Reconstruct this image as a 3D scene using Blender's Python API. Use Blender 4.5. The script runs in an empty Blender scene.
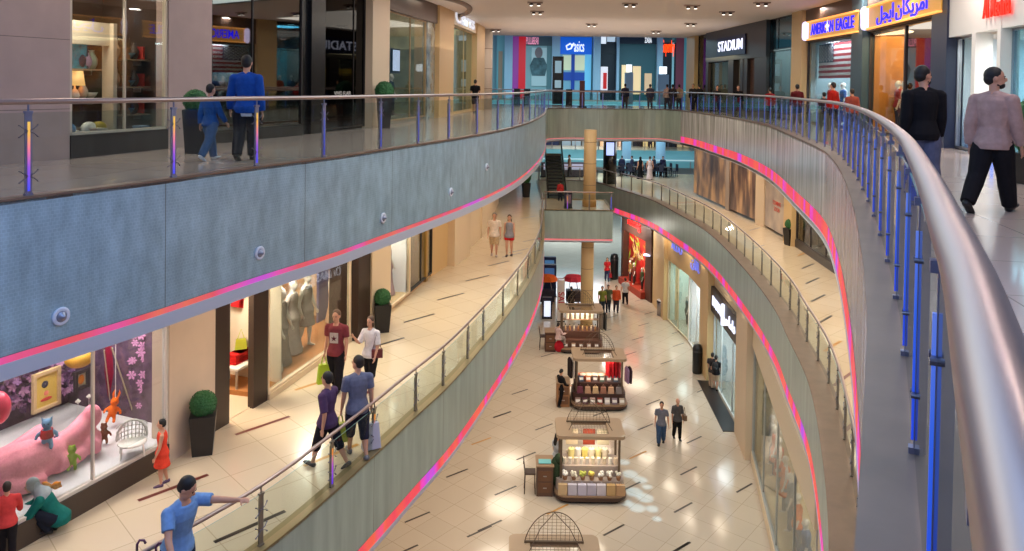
import bpy, bmesh, math, random
from mathutils import Vector, Matrix
random.seed(7)
S = bpy.context.scene
COL = S.collection
PI = math.pi

# ------------------------------------------------------------------ camera
FPX, YH, ROLL, PITCH, EYE = 760.0, 85.0, math.radians(.8), math.radians(1.2), 1.45
_fw = Vector((0, math.cos(PITCH), -math.sin(PITCH))); _up = Vector((0, math.sin(PITCH), math.cos(PITCH))); _rt = Vector((1, 0, 0))
RT = _rt*math.cos(ROLL) + _up*math.sin(ROLL); UP = -_rt*math.sin(ROLL) + _up*math.cos(ROLL)
SH = (275.5-YH) - FPX*math.tan(PITCH)
cd = bpy.data.cameras.new('camera'); cam = bpy.data.objects.new('camera', cd); COL.objects.link(cam)
cd.sensor_width = 36; cd.lens = FPX*36/1024; cd.shift_y = -SH/1024; cd.clip_start = .05; cd.clip_end = 400
m = Matrix.Identity(4)
for i in range(3):
    m[i][0] = RT[i]; m[i][1] = UP[i]; m[i][2] = -_fw[i]
m[0][3], m[1][3], m[2][3] = 0, 0, EYE
cam.matrix_world = m
S.camera = cam

# ------------------------------------------------------------------ view, world
S.view_settings.view_transform = 'Standard'; S.view_settings.look = 'None'
S.view_settings.exposure = -0.08; S.view_settings.gamma = 1; S.view_settings.use_curve_mapping = False
w = bpy.data.worlds.new('world'); S.world = w; w.use_nodes = True
bgn = w.node_tree.nodes['Background']; bgn.inputs[0].default_value = (.42, .55, .95, 1); bgn.inputs[1].default_value = .30
S.cycles.use_denoising = True
S.cycles.max_bounces = 8; S.cycles.diffuse_bounces = 3; S.cycles.glossy_bounces = 4; S.cycles.transmission_bounces = 6; S.cycles.transparent_max_bounces = 24
S.cycles.sample_clamp_indirect = 4; S.cycles.caustics_reflective = False; S.cycles.caustics_refractive = False
S.cycles.use_light_tree = True

Z2, Z1, Z0, ZC = 0.0, -5.3, -12.4, 4.8      # floors and the top ceiling
D2, D1 = 1.87, 1.62                           # depth of the two slab edges
WARM = (1.0, .85, .66)
def lamp(x, y, z, power, size=.6, color=WARM, size_y=None, spread=PI, rot=None):
    ld = bpy.data.lights.new('downlight_or_fill', 'AREA'); ld.energy = power; ld.color = color
    ld.size = size; ld.spread = spread
    if size_y: ld.shape = 'RECTANGLE'; ld.size_y = size_y
    else: ld.shape = 'DISK'
    o = bpy.data.objects.new('downlight_or_fill', ld); COL.objects.link(o); o.location = (x, y, z)
    if rot: o.rotation_euler = rot
    return o

def ray(x, y):
    return _fw + RT*((x-512)/FPX) + UP*((-(y-275.5)-SH)/FPX)
def P(x, y, z):
    d = ray(x, y); t = (z-EYE)/d.z
    return Vector((d.x*t, d.y*t, z))
def Q(x, y, Y):
    d = ray(x, y); t = Y/d.y
    return Vector((d.x*t, Y, EYE+d.z*t))
def proj(v):
    d = Vector(v)-Vector((0, 0, EYE)); k = d.dot(_fw)
    return 512+FPX*d.dot(RT)/k, 275.5-(FPX*d.dot(UP)/k+SH)

# big lamps over the void (the nearer ones: sky light through the roof opening)
lamp(-1.5, 4, 4.7, 720, 8, (.34, .56, 1.0), 8)
lamp(3, 19, 4.7, 900, 9, (.88, 1, .96), 14)
lamp(5, 36, 4.6, 520, 8, (1, .92, .80), 10)  # unseen overhead lamp just below the closed ceiling
lamp(5, 43, 2.8, 150, 12, (1, .86, .76), 10, rot=(PI, 0, 0)); lamp(-4, 33, 3.0, 50, 3, (1, .86, .76), 6, rot=(PI, 0, 0))  # added uplights without a fixture: fill that brightens the ceiling

# ------------------------------------------------------------------ materials
def lin(c):
    return tuple((v/12.92 if v <= .04045 else ((v+.055)/1.055)**2.4) for v in c)
MATS = {}
def mat(name, rgb, rough=.55, metal=0., emit=None, es=1., spec=.5, alpha=None, noise=0., nscale=8.):
    """rgb in sRGB 0-255"""
    if name in MATS: return MATS[name]
    mm = bpy.data.materials.new(name); mm.use_nodes = True; MATS[name] = mm
    nt = mm.node_tree; b = nt.nodes['Principled BSDF']
    c = lin([v/255 for v in rgb])
    b.inputs['Base Color'].default_value = (*c, 1); b.inputs['Roughness'].default_value = rough
    b.inputs['Metallic'].default_value = metal; b.inputs['Specular IOR Level'].default_value = spec
    if noise:
        tc = nt.nodes.new('ShaderNodeTexCoord'); n = nt.nodes.new('ShaderNodeTexNoise'); n.inputs['Scale'].default_value = nscale
        n.inputs['Detail'].default_value = 4
        nt.links.new(tc.outputs['Object'], n.inputs['Vector'])
        r = nt.nodes.new('ShaderNodeValToRGB')
        r.color_ramp.elements[0].position = .3; r.color_ramp.elements[1].position = .7
        r.color_ramp.elements[0].color = (*[max(0, v*(1-noise)) for v in c], 1); r.color_ramp.elements[1].color = (*[min(1, v*(1+noise)) for v in c], 1)
        nt.links.new(n.outputs['Fac'], r.inputs[0]); nt.links.new(r.outputs[0], b.inputs['Base Color'])
    if emit:
        b.inputs['Emission Color'].default_value = (*lin([v/255 for v in emit]), 1); b.inputs['Emission Strength'].default_value = es
    return mm

def N(nt, t, **k):
    n = nt.nodes.new(t)
    for a, v in k.items(): setattr(n, a, v)
    return n

def glass_mat(name, tint, gloss=.12, rough=.02, fres=1.45):
    if name in MATS: return MATS[name]
    mm = bpy.data.materials.new(name); mm.use_nodes = True; MATS[name] = mm; nt = mm.node_tree; nt.nodes.clear()
    out = N(nt, 'ShaderNodeOutputMaterial'); mix = N(nt, 'ShaderNodeMixShader'); tr = N(nt, 'ShaderNodeBsdfTransparent'); gl = N(nt, 'ShaderNodeBsdfGlossy')
    tr.inputs[0].default_value = (*lin([v/255 for v in tint]), 1); gl.inputs['Roughness'].default_value = rough
    lw = N(nt, 'ShaderNodeLayerWeight'); lw.inputs[0].default_value = .5
    fr = N(nt, 'ShaderNodeMath', operation='POWER'); fr.inputs[1].default_value = 4.5; nt.links.new(lw.outputs['Facing'], fr.inputs[0])
    ad = N(nt, 'ShaderNodeMath', operation='MULTIPLY_ADD'); ad.inputs[1].default_value = .6; ad.inputs[2].default_value = gloss+.02; ad.use_clamp = True
    nt.links.new(fr.outputs[0], ad.inputs[0]); nt.links.new(ad.outputs[0], mix.inputs[0])
    nt.links.new(tr.outputs[0], mix.inputs[1]); nt.links.new(gl.outputs[0], mix.inputs[2]); nt.links.new(mix.outputs[0], out.inputs[0])
    return mm

def floor_mat(name, rgb, joint, rough, size, ang, wear=.06):
    mm = bpy.data.materials.new(name); mm.use_nodes = True; MATS[name] = mm; nt = mm.node_tree; b = nt.nodes['Principled BSDF']
    tc = N(nt, 'ShaderNodeTexCoord'); mp = N(nt, 'ShaderNodeMapping'); mp.inputs['Rotation'].default_value = (0, 0, ang)
    br = N(nt, 'ShaderNodeTexBrick'); br.offset = 0; br.inputs['Scale'].default_value = 1
    br.inputs['Brick Width'].default_value = size; br.inputs['Row Height'].default_value = size; br.inputs['Mortar Size'].default_value = .008
    c = lin([v/255 for v in rgb]); j = lin([v/255 for v in joint])
    br.inputs['Color1'].default_value = (*c, 1); br.inputs['Color2'].default_value = (*[v*.95 for v in c], 1); br.inputs['Mortar'].default_value = (*j, 1)
    no = N(nt, 'ShaderNodeTexNoise'); no.inputs['Scale'].default_value = .9; no.inputs['Detail'].default_value = 5
    mx = N(nt, 'ShaderNodeMixRGB', blend_type='MULTIPLY'); mx.inputs[0].default_value = 1
    rr = N(nt, 'ShaderNodeValToRGB'); rr.color_ramp.elements[0].color = (1-wear, 1-wear, 1-wear, 1); rr.color_ramp.elements[1].color = (1, 1, 1, 1)
    nt.links.new(tc.outputs['Object'], mp.inputs[0]); nt.links.new(mp.outputs[0], br.inputs['Vector']); nt.links.new(tc.outputs['Object'], no.inputs['Vector'])
    nt.links.new(no.outputs['Fac'], rr.inputs[0]); nt.links.new(br.outputs['Color'], mx.inputs[1]); nt.links.new(rr.outputs[0], mx.inputs[2])
    nt.links.new(mx.outputs[0], b.inputs['Base Color']); b.inputs['Roughness'].default_value = rough; b.inputs['Specular IOR Level'].default_value = .45
    b.inputs['Coat Weight'].default_value = .18; b.inputs['Coat Roughness'].default_value = .05
    return mm

def fascia_mat(name, rgb, metal, rough, vert, mosaic, spread=.35):
    """slab edge cladding: back-painted panels with fine vertical streaks (reflections put into the colour) or fine mosaic"""
    mm = bpy.data.materials.new(name); mm.use_nodes = True; MATS[name] = mm; nt = mm.node_tree; b = nt.nodes['Principled BSDF']
    uv = N(nt, 'ShaderNodeUVMap'); c = lin([v/255 for v in rgb])
    mp = N(nt, 'ShaderNodeMapping'); mp.inputs['Scale'].default_value = vert
    no = N(nt, 'ShaderNodeTexNoise'); no.inputs['Scale'].default_value = 1; no.inputs['Detail'].default_value = 6; no.inputs['Roughness'].default_value = .6
    rp = N(nt, 'ShaderNodeValToRGB'); rp.color_ramp.elements[0].position = .35; rp.color_ramp.elements[1].position = .68
    rp.color_ramp.elements[0].color = (*[v*(1-spread) for v in c], 1); rp.color_ramp.elements[1].color = (*[min(1, v*(1+spread)) for v in c], 1)
    br = N(nt, 'ShaderNodeTexBrick'); br.inputs['Scale'].default_value = 1; br.inputs['Brick Width'].default_value = .055; br.inputs['Row Height'].default_value = .045
    br.inputs['Mortar Size'].default_value = .004; br.inputs['Color1'].default_value = (1, 1, 1, 1); br.inputs['Color2'].default_value = (.86, .86, .86, 1); br.inputs['Mortar'].default_value = (1.25, 1.25, 1.25, 1)
    mx = N(nt, 'ShaderNodeMixRGB', blend_type='MULTIPLY'); mx.inputs[0].default_value = mosaic
    # panel seams every 3 m
    sm = N(nt, 'ShaderNodeTexBrick'); sm.offset = 0; sm.inputs['Scale'].default_value = 1; sm.inputs['Brick Width'].default_value = 3.1; sm.inputs['Row Height'].default_value = 9
    sm.inputs['Mortar Size'].default_value = .008; sm.inputs['Color1'].default_value = (1, 1, 1, 1); sm.inputs['Color2'].default_value = (.94, .94, .94, 1); sm.inputs['Mortar'].default_value = (.45, .4, .35, 1)
    m2 = N(nt, 'ShaderNodeMixRGB', blend_type='MULTIPLY'); m2.inputs[0].default_value = 1
    L = nt.links.new
    L(uv.outputs[0], mp.inputs[0]); L(mp.outputs[0], no.inputs['Vector']); L(no.outputs['Fac'], rp.inputs[0]); L(uv.outputs[0], br.inputs['Vector']); L(uv.outputs[0], sm.inputs['Vector'])
    L(rp.outputs[0], mx.inputs[1]); L(br.outputs['Color'], mx.inputs[2]); L(mx.outputs[0], m2.inputs[1]); L(sm.outputs['Color'], m2.inputs[2]); L(m2.outputs[0], b.inputs['Base Color'])
    b.inputs['Metallic'].default_value = metal; b.inputs['Roughness'].default_value = rough
    bp = N(nt, 'ShaderNodeBump'); bp.inputs['Strength'].default_value = .12; bp.inputs['Distance'].default_value = .02
    L(no.outputs['Fac'], bp.inputs['Height']); L(bp.outputs[0], b.inputs['Normal'])
    return mm

def led_mat(name, stops, strength, scale):
    """lit colour-changing strip; the colour the diodes give off runs along the strip (UV x)"""
    mm = bpy.data.materials.new(name); mm.use_nodes = True; MATS[name] = mm; nt = mm.node_tree; b = nt.nodes['Principled BSDF']
    uv = N(nt, 'ShaderNodeUVMap'); mp = N(nt, 'ShaderNodeMapping'); mp.inputs['Scale'].default_value = (scale, .001, 1)
    no = N(nt, 'ShaderNodeTexNoise'); no.inputs['Scale'].default_value = 1; no.inputs['Detail'].default_value = 2
    rp = N(nt, 'ShaderNodeValToRGB'); e = rp.color_ramp.elements
    e[0].position = stops[0][0]; e[0].color = (*lin([v/255 for v in stops[0][1]]), 1)
    e[1].position = stops[-1][0]; e[1].color = (*lin([v/255 for v in stops[-1][1]]), 1)
    for p, c in stops[1:-1]:
        q = e.new(p); q.color = (*lin([v/255 for v in c]), 1)
    L = nt.links.new
    L(uv.outputs[0], mp.inputs[0]); L(mp.outputs[0], no.inputs['Vector']); L(no.outputs['Fac'], rp.inputs[0])
    L(rp.outputs[0], b.inputs['Emission Color']); b.inputs['Emission Strength'].default_value = strength
    b.inputs['Base Color'].default_value = (.02, .02, .02, 1)
    return mm

def zramp_mat(name, stops, strength):
    mm = bpy.data.materials.new(name); mm.use_nodes = True; MATS[name] = mm; nt = mm.node_tree; b = nt.nodes['Principled BSDF']
    tc = N(nt, 'ShaderNodeTexCoord'); sp = N(nt, 'ShaderNodeSeparateXYZ'); rp = N(nt, 'ShaderNodeValToRGB'); e = rp.color_ramp.elements
    e[0].position = stops[0][0]; e[0].color = (*lin([v/255 for v in stops[0][1]]), 1)
    e[1].position = stops[-1][0]; e[1].color = (*lin([v/255 for v in stops[-1][1]]), 1)
    for p, c in stops[1:-1]:
        q = e.new(p); q.color = (*lin([v/255 for v in c]), 1)
    L = nt.links.new
    L(tc.outputs['Object'], sp.inputs[0]); L(sp.outputs['Z'], rp.inputs[0]); L(rp.outputs[0], b.inputs['Emission Color']); b.inputs['Emission Strength'].default_value = strength
    b.inputs['Base Color'].default_value = (.03, .03, .03, 1)
    return mm

M_STEEL = mat('brushed_steel', (176, 170, 172), .28, .9)
M_RAIL = mat('handrail_steel', (170, 150, 145), .3, .85)
M_LEDGE = mat('ledge_metal', (124, 100, 84), .42, .25, noise=.12, nscale=3)
M_KERB = mat('brass_kerb', (150, 132, 96), .35, .5)
M_CREAM = mat('cream_wall', (226, 204, 172), .5)
M_MAUVE = mat('stone_pier', (168, 146, 140), .4, noise=.06, nscale=2)
M_TAN = mat('tan_pier', (214, 180, 128), .45)
M_DARK = mat('dark_frame', (58, 46, 40), .4)
M_BLACK = mat('black_gloss', (14, 14, 16), .25)
M_SLATE = mat('slate_pier', (62, 84, 94), .4)
M_WHITE = mat('white_paint', (235, 230, 222), .5)
M_CEIL = mat('ceiling_white', (238, 226, 216), .7)
M_GLASS = glass_mat('balustrade_glass', (226, 236, 232), .02)
M_SHOPGLASS = glass_mat('shop_glass', (232, 238, 238), .03)
M_DARKGLASS = glass_mat('dark_shop_glass', (120, 120, 120), .22)
M_SKIN = mat('skin', (205, 150, 122), .5)

# ------------------------------------------------------------------ mesh builder
class MB:
    def __init__(s): s.v = []; s.f = []; s.m = []; s.uv = []; s.has = False
    def face(s, pts, mi=0, uv=None):
        i = len(s.v); s.v += [tuple(p) for p in pts]; s.f.append(tuple(range(i, i+len(pts)))); s.m.append(mi); s.uv.append(uv)
        if uv: s.has = True
        return s
    def raw(s, vs, fs, mi=0):
        i = len(s.v); s.v += [tuple(p) for p in vs]
        for f in fs: s.f.append(tuple(k+i for k in f)); s.m.append(mi); s.uv.append(None)
        return s
    def box(s, c, size, rz=0, mi=0, M=None, taper=1.):
        x, y, z = [v/2 for v in size]; vs = []
        for dz, k in ((-z, 1.), (z, taper)):
            for dx, dy in ((-x, -y), (x, -y), (x, y), (-x, y)): vs.append(Vector((dx*k, dy*k, dz)))
        R = M or Matrix.Rotation(rz, 3, 'Z')
        vs = [R @ v + Vector(c) for v in vs]
        return s.raw(vs, [(3, 2, 1, 0), (4, 5, 6, 7), (0, 1, 5, 4), (1, 2, 6, 5), (2, 3, 7, 6), (3, 0, 4, 7)], mi)
    def tube(s, pts, r, n=8, mi=0, flat=None, cap=True):
        """r: number or list, or list of (ra,rb) with flat giving the side axis"""
        pts = [Vector(p) for p in pts]; L = len(pts); vs = []; fs = []; side = None
        for i, p in enumerate(pts):
            t = (pts[min(i+1, L-1)]-pts[max(i-1, 0)])
            if t.length < 1e-9: t = Vector((0, 0, 1))
            t.normalize()
            if side is None:
                a = Vector(flat) if flat else (Vector((0, 0, 1)) if abs(t.z) < .9 else Vector((1, 0, 0)))
                side = a - t*a.dot(t)
            else: side = side - t*side.dot(t)
            if side.length < 1e-6: side = t.orthogonal()
            side.normalize(); b = t.cross(side)
            rr = r[i] if isinstance(r, (list, tuple)) else r
            ra, rb = rr if isinstance(rr, (list, tuple)) else (rr, rr)
            for k in range(n):
                q = 2*PI*k/n; vs.append(p + side*(math.cos(q)*ra) + b*(math.sin(q)*rb))
        for i in range(L-1):
            for k in range(n):
                a = i*n+k; b2 = i*n+(k+1) % n; fs.append((a, b2, b2+n, a+n))
        if cap: fs.append(tuple(range(n-1, -1, -1))); fs.append(tuple((L-1)*n+k for k in range(n)))
        return s.raw(vs, fs, mi)
    def ell(s, c, r, n=12, k=8, mi=0, M=None):
        if not isinstance(r, (list, tuple)): r = (r, r, r)
        vs = [Vector((0, 0, -r[2]))]; fs = []
        for i in range(1, k):
            a = PI*i/k - PI/2
            for j in range(n):
                q = 2*PI*j/n; vs.append(Vector((r[0]*math.cos(a)*math.cos(q), r[1]*math.cos(a)*math.sin(q), r[2]*math.sin(a))))
        vs.append(Vector((0, 0, r[2])))
        for j in range(n): fs.append((0, 1+(j+1) % n, 1+j))
        for i in range(k-2):
            for j in range(n):
                a = 1+i*n+j; b = 1+i*n+(j+1) % n; fs.append((a, b, b+n, a+n))
        t = len(vs)-1; o = 1+(k-2)*n
        for j in range(n): fs.append((o+j, o+(j+1) % n, t))
        vs = [((M @ v) if M else v) + Vector(c) for v in vs]
        return s.raw(vs, fs, mi)
    def lathe(s, prof, c=(0, 0, 0), n=20, mi=0, sq=None):
        """prof: list of (r,z)"""
        vs = []; fs = []; c = Vector(c)
        for r, z in prof:
            for j in range(n):
                q = 2*PI*j/n; vs.append(c+Vector((r*math.cos(q), r*math.sin(q), z)))
        for i in range(len(prof)-1):
            for j in range(n):
                a = i*n+j; b = i*n+(j+1) % n; fs.append((a, b, b+n, a+n))
        fs.append(tuple(range(n-1, -1, -1))); fs.append(tuple((len(prof)-1)*n+j for j in range(n)))
        return s.raw(vs, fs, mi)
    def build(s, name, mats, parent=None, smooth=False, loc=None, rz=0):
        me = bpy.data.meshes.new(name); me.from_pydata(s.v, [], s.f)
        for mm in (mats if isinstance(mats, (list, tuple)) else [mats]): me.materials.append(mm)
        for p, mi in zip(me.polygons, s.m):
            p.material_index = mi; p.use_smooth = smooth
        if s.has:
            ul = me.uv_layers.new(name='UVMap')
            for p, u in zip(me.polygons, s.uv):
                if u:
                    for li, c in zip(p.loop_indices, u): ul.data[li].uv = c
        me.update()
        o = bpy.data.objects.new(name, me); COL.objects.link(o)
        if parent: o.parent = parent
        if loc is not None: o.location = loc
        o.rotation_euler[2] = rz
        return o

def tag(o, label=None, cat=None, group=None, kind=None):
    if label: o['label'] = label
    if cat: o['category'] = cat
    if group: o['group'] = group
    if kind: o['kind'] = kind
    return o
def struct(o): o['kind'] = 'structure'; return o
def thing(name, label, cat, loc=(0, 0, 0), rz=0, group=None):
    o = bpy.data.objects.new(name, None); COL.objects.link(o); o.location = loc; o.rotation_euler[2] = rz
    o.empty_display_size = .2
    return tag(o, label, cat, group)
def dup(root, loc=None, rz=None, label=None, group=None):
    def cp(o, par):
        c = o.copy(); COL.objects.link(c)
        if par: c.parent = par
        for ch in o.children: cp(ch, c)
        return c
    r = cp(root, None)
    if loc is not None: r.location = loc
    if rz is not None: r.rotation_euler[2] = rz
    if label: r['label'] = label
    if group: r['group'] = group
    return r

# ------------------------------------------------------------------ curves
def cr(pts, step=.35, closed=False):
    """Catmull-Rom through 2D points, resampled evenly"""
    p = [Vector((a, b)) for a, b in pts]; n = len(p); out = []
    rng = n if closed else n-1
    for i in range(rng):
        p0 = p[(i-1) % n] if (closed or i > 0) else p[0]*2-p[1]; p1 = p[i]; p2 = p[(i+1) % n]; p3 = p[(i+2) % n] if (closed or i+2 < n) else p2*2-p1
        k = max(3, int((p2-p1).length/.15))
        t0 = 0; t1 = (p1-p0).length**.5+1e-6; t2 = t1+(p2-p1).length**.5+1e-6; t3 = t2+(p3-p2).length**.5+1e-6
        for j in range(k):
            t = t1+(t2-t1)*j/k
            A1 = p0*((t1-t)/(t1-t0))+p1*((t-t0)/(t1-t0)); A2 = p1*((t2-t)/(t2-t1))+p2*((t-t1)/(t2-t1)); A3 = p2*((t3-t)/(t3-t2))+p3*((t-t2)/(t3-t2))
            B1 = A1*((t2-t)/(t2-t0))+A2*((t-t0)/(t2-t0)); B2 = A2*((t3-t)/(t3-t1))+A3*((t-t1)/(t3-t1))
            out.append(B1*((t2-t)/(t2-t1))+B2*((t-t1)/(t2-t1)))
    out.append(p[0] if closed else p[-1])
    L = [0]
    for a, b in zip(out, out[1:]): L.append(L[-1]+(b-a).length)
    m = max(2, int(L[-1]/step)); res = []; j = 0
    for i in range(m+1):
        d = L[-1]*i/m
        while j < len(L)-2 and L[j+1] < d: j += 1
        t = (d-L[j])/max(1e-9, L[j+1]-L[j]); res.append(out[j].lerp(out[j+1], t))
    return res
def arclen(c):
    L = [0]
    for a, b in zip(c, c[1:]): L.append(L[-1]+(b-a).length)
    return L
def at(c, L, d):
    d = max(0, min(L[-1], d)); lo = 0
    for j in range(len(L)-1):
        if L[j+1] >= d: lo = j; break
    t = (d-L[lo])/max(1e-9, L[lo+1]-L[lo]); return c[lo].lerp(c[lo+1], t)
def offs(c, d):
    """positive d moves toward the void (right of travel)"""
    out = []
    for i in range(len(c)):
        t = c[min(i+1, len(c)-1)]-c[max(i-1, 0)]; t.normalize(); out.append(c[i]+Vector((t.y, -t.x))*d)
    return out
def ribbon(mb, c, a, za, b, zb, mi=0, u0=0):
    """strip along the curve between (offset a, height za) and (offset b, height zb) with UVs in metres"""
    A = offs(c, a); B = offs(c, b); L = arclen(c); h = math.hypot(a-b, za-zb)
    for i in range(len(c)-1):
        mb.face([(A[i].x, A[i].y, za), (A[i+1].x, A[i+1].y, za), (B[i+1].x, B[i+1].y, zb), (B[i].x, B[i].y, zb)], mi,
                [(L[i]+u0, h), (L[i+1]+u0, h), (L[i+1]+u0, 0), (L[i]+u0, 0)])
    return mb
def bar(c, prof, closed=True):
    """profile [(offset,z)...] swept along the curve"""
    mb = MB(); k = len(prof)
    for i in range(k if closed else k-1):
        a, za = prof[i]; b, zb = prof[(i+1) % k]; ribbon(mb, c, a, za, b, zb)
    for e in (0, -1):
        O = [offs(c, a)[e] for a, z in prof]; mb.face([(o.x, o.y, z) for o, (a, z) in zip(O, prof)])
    return mb
# ------------------------------------------------------------------ void outlines (clockwise from above)
L2L = cr([(-5.8, -.9), (-7.0, 1.5), (-7.15, 4.2), (-6.7, 6.8), (-5.85, 8.75), (-5.05, 10.4), (-4.15, 12.6), (-3.3, 14.5), (-2.8, 15.9), (-1.1, 20.8), (.05, 25.3), (.95, 31), (1.65, 38), (2.0, 44.3)])
L2F = cr([(2.0, 44.3), (2.3, 46.8), (3.4, 47.8), (6.5, 47.9), (8.4, 48.6), (9.6, 48.2), (10.25, 46)])
L2R = cr([(10.25, 46), (10.5, 43), (10.45, 39.6), (10.35, 34.6), (9.65, 28.5), (8.2, 21.7), (7.15, 17.3), (5.95, 13.75), (4.3, 9.5), (3.0, 6.4), (2.2, 4.6), (1.7, 3.55), (1.12, 2.36), (.8, 1.72), (.575, 1.27), (.35, .85), (.2, .57), (.07, .33)], .12)
L2N = cr([(.07, .33), (-.35, -.35), (-1.8, -1.6), (-3.8, -1.9), (-5.8, -.9)])
L1L = cr([(-5.8, 5), (-4.9, 8.2), (-3.45, 10.8), (-2.4, 13.6), (-1.9, 15.1), (-1.3, 16.9), (-.5, 20.1), (.15, 23.0), (.8, 26.6), (1.33, 31), (1.62, 36), (1.8, 41)])
L1B = [Vector(v) for v in ((1.8, 41), (2.6, 41), (3.6, 41), (4.6, 41), (5.55, 41))]
L1C = [Vector(v) for v in ((5.55, 41), (5.6, 45), (1.9, 45), (1.9, 54))]
L1F = cr([(1.9, 54), (3.8, 54), (5.6, 53.6), (6.9, 50.3)])
L1R = cr([(6.9, 50.3), (8.3, 45.6), (8.9, 40.5), (9.2, 35.5), (8.75, 28.2), (8.1, 23), (7.6, 20.6), (6.9, 17.3), (5.9, 14.1), (4.75, 11), (3.5, 8.3), (1.8, 5.3)])
L1N = cr([(1.8, 5.3), (0, 3.4), (-2.5, 2.4), (-4.8, 3), (-5.8, 5)])

def slab(name, outer, hole, ztop, zbot, m_top, m_bot):
    bm = bmesh.new(); top = []
    def loop(pts, z):
        vs = [bm.verts.new((p[0], p[1], z)) for p in pts]
        return [bm.edges.new((vs[i], vs[(i+1) % len(vs)])) for i in range(len(vs))]
    e = loop(outer, ztop)
    for h in hole: e += loop(h, ztop)
    r = bmesh.ops.triangle_fill(bm, edges=e, use_beauty=True, use_dissolve=False)
    fs = [g for g in r['geom'] if isinstance(g, bmesh.types.BMFace)]
    for f_ in fs:
        f_.normal_update()
        if f_.normal.z < 0: f_.normal_flip()
    d = bmesh.ops.duplicate(bm, geom=list(bm.verts)+list(bm.edges)+fs)
    for v in [g for g in d['geom'] if isinstance(g, bmesh.types.BMVert)]: v.co.z = zbot
    for f_ in [g for g in d['geom'] if isinstance(g, bmesh.types.BMFace)]:
        f_.normal_flip(); f_.material_index = 1
    me = bpy.data.meshes.new(name); bm.to_mesh(me); bm.free(); me.materials.append(m_top); me.materials.append(m_bot)
    o = bpy.data.objects.new(name, me); COL.objects.link(o); return struct(o)
def loop_of(*cs):
    out = []
    for c in cs:
        for p in c:
            if not out or (p-out[-1]).length > .02: out.append(p)
    if (out[0]-out[-1]).length < .02: out.pop()
    return out
ANG0 = math.atan2(1, 1.21)
M_F2 = floor_mat('floor_tile_upper', (196, 176, 166), (150, 135, 125), .16, 1.2, .2)
M_F1 = floor_mat('floor_tile_middle', (220, 198, 168), (190, 168, 138), .22, .9, math.atan2(1, .945))
M_F0 = floor_mat('floor_tile_ground', (208, 192, 172), (176, 158, 138), .14, .9, ANG0)
M_SOF = mat('soffit_paint', (214, 204, 196), .6)
O2 = [(-20, -7), (22, -7), (22, 58), (-20, 58)]
O1 = [(-20, -2), (22, -2), (22, 59), (-20, 59)]
slab('floor_upper', O2, [loop_of(L2L, L2F, L2R, L2N)], Z2, Z2-1.0, M_F2, M_SOF)
slab('floor_middle', O1, [loop_of(L1L, L1B, L1C, L1F, L1R, L1N)], Z1, Z1-1.0, M_F1, M_SOF)
mb = MB(); mb.box((1, 45, Z0-.15), (80, 120, .3)); struct(mb.build('floor_ground', M_F0))
# soffits hang below the slabs: the ceilings of the levels underneath
slab('ceiling_middle', O2, [loop_of(L2L, L2F, L2R, L2N)], Z2-D2+.02, Z2-D2-.16, M_SOF, M_CEIL)
slab('ceiling_ground', O1, [loop_of(L1L, L1B, L1C, L1F, L1R, L1N)], Z1-D1+.02, Z1-D1-.10, M_SOF, M_CEIL)
slab('ceiling', [(-20, -7), (22, -7), (22, 51.5), (-20, 51.5)], [[(-6.5, -3), (8.5, -3), (9.5, 12), (8, 27), (-3, 27), (-6.5, 12)]], ZC+.3, ZC, M_CEIL, M_CEIL)

# far atrium: slabs on its other side
mb = MB()
mb.box((8, 95, -.9), (90, 30, 1.8)); struct(mb.build('floor_far_upper', M_F2))
mb = MB(); mb.box((8, 95, Z1-.85), (90, 30, 1.7)); struct(mb.build('floor_far_middle', mat('far_floor', (200, 196, 186), .25)))
mb = MB(); mb.box((8, 80.0, Z1-.85), (90, .14, 1.8)); mb.box((8, 79.9, -1.1), (90, .14, 1.9))
struct(mb.build('trim_1', mat('far_fascia', (150, 205, 212), .35)))

# ------------------------------------------------------------------ slab edges
FA_L = fascia_mat('fascia_mosaic', (156, 180, 190), .15, .34, (3.5, 1.2, 1), .5, .2)
FA_R = fascia_mat('fascia_reflections', (214, 208, 206), .35, .24, (3.2, .25, 1), 0, .5)  # vertical streaks are panel reflections put into the base colour
FA_1 = fascia_mat('fascia_plain', (172, 188, 178), .25, .3, (3, .3, 1), 0, .16)
LED_A = led_mat('led_pink_red', [(.30, (170, 80, 235)), (.42, (232, 84, 180)), (.50, (232, 84, 100)), (.60, (236, 112, 90)), (.72, (230, 60, 140))], .95, .45)
LED_B = led_mat('led_orange_pink', [(.30, (150, 80, 245)), (.42, (240, 60, 190)), (.48, (240, 60, 90)), (.58, (250, 100, 60)), (.70, (240, 60, 150))], 1.0, .9)
LED_F = led_mat('led_far', [(.3, (255, 120, 120)), (.7, (255, 150, 150))], .8, .3)
M_LIP = mat('lip_paint', (196, 196, 206), .45)
_n = [2]
def edge(c, z, D, fm, lm, led_h, lip_h, ledge_w, mk=M_LEDGE, kerb=.05):
    def nm():
        s_ = 'trim_%d' % _n[0]; _n[0] += 1; return s_
    mb = MB(); ribbon(mb, c, .0, z+kerb, .0, z-D+led_h); struct(mb.build(nm(), fm, smooth=True))
    mb = MB(); ribbon(mb, c, .004, z-D+led_h, .004, z-D); struct(mb.build(nm(), lm, smooth=True))
    o = struct(bar(c, [(-.05, z-D+.002), (.014, z-D+.002), (.014, z-D-lip_h), (-.05, z-D-lip_h)]).build(nm(), M_LIP))
    o = struct(bar(c, [(-ledge_w, z+kerb), (.02, z+kerb), (.02, z+kerb-.03), (0, z+kerb-.03), (0, z-.02), (-ledge_w, z-.02)]).build(nm(), mk))
edge(L2L, Z2, D2, FA_L, LED_A, .085, .19, .14)
edge(L2F, Z2, D2, FA_1, LED_F, .05, .12, .2)
edge(L2R, Z2, D2, FA_R, LED_B, .36, .03, .34)
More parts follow.
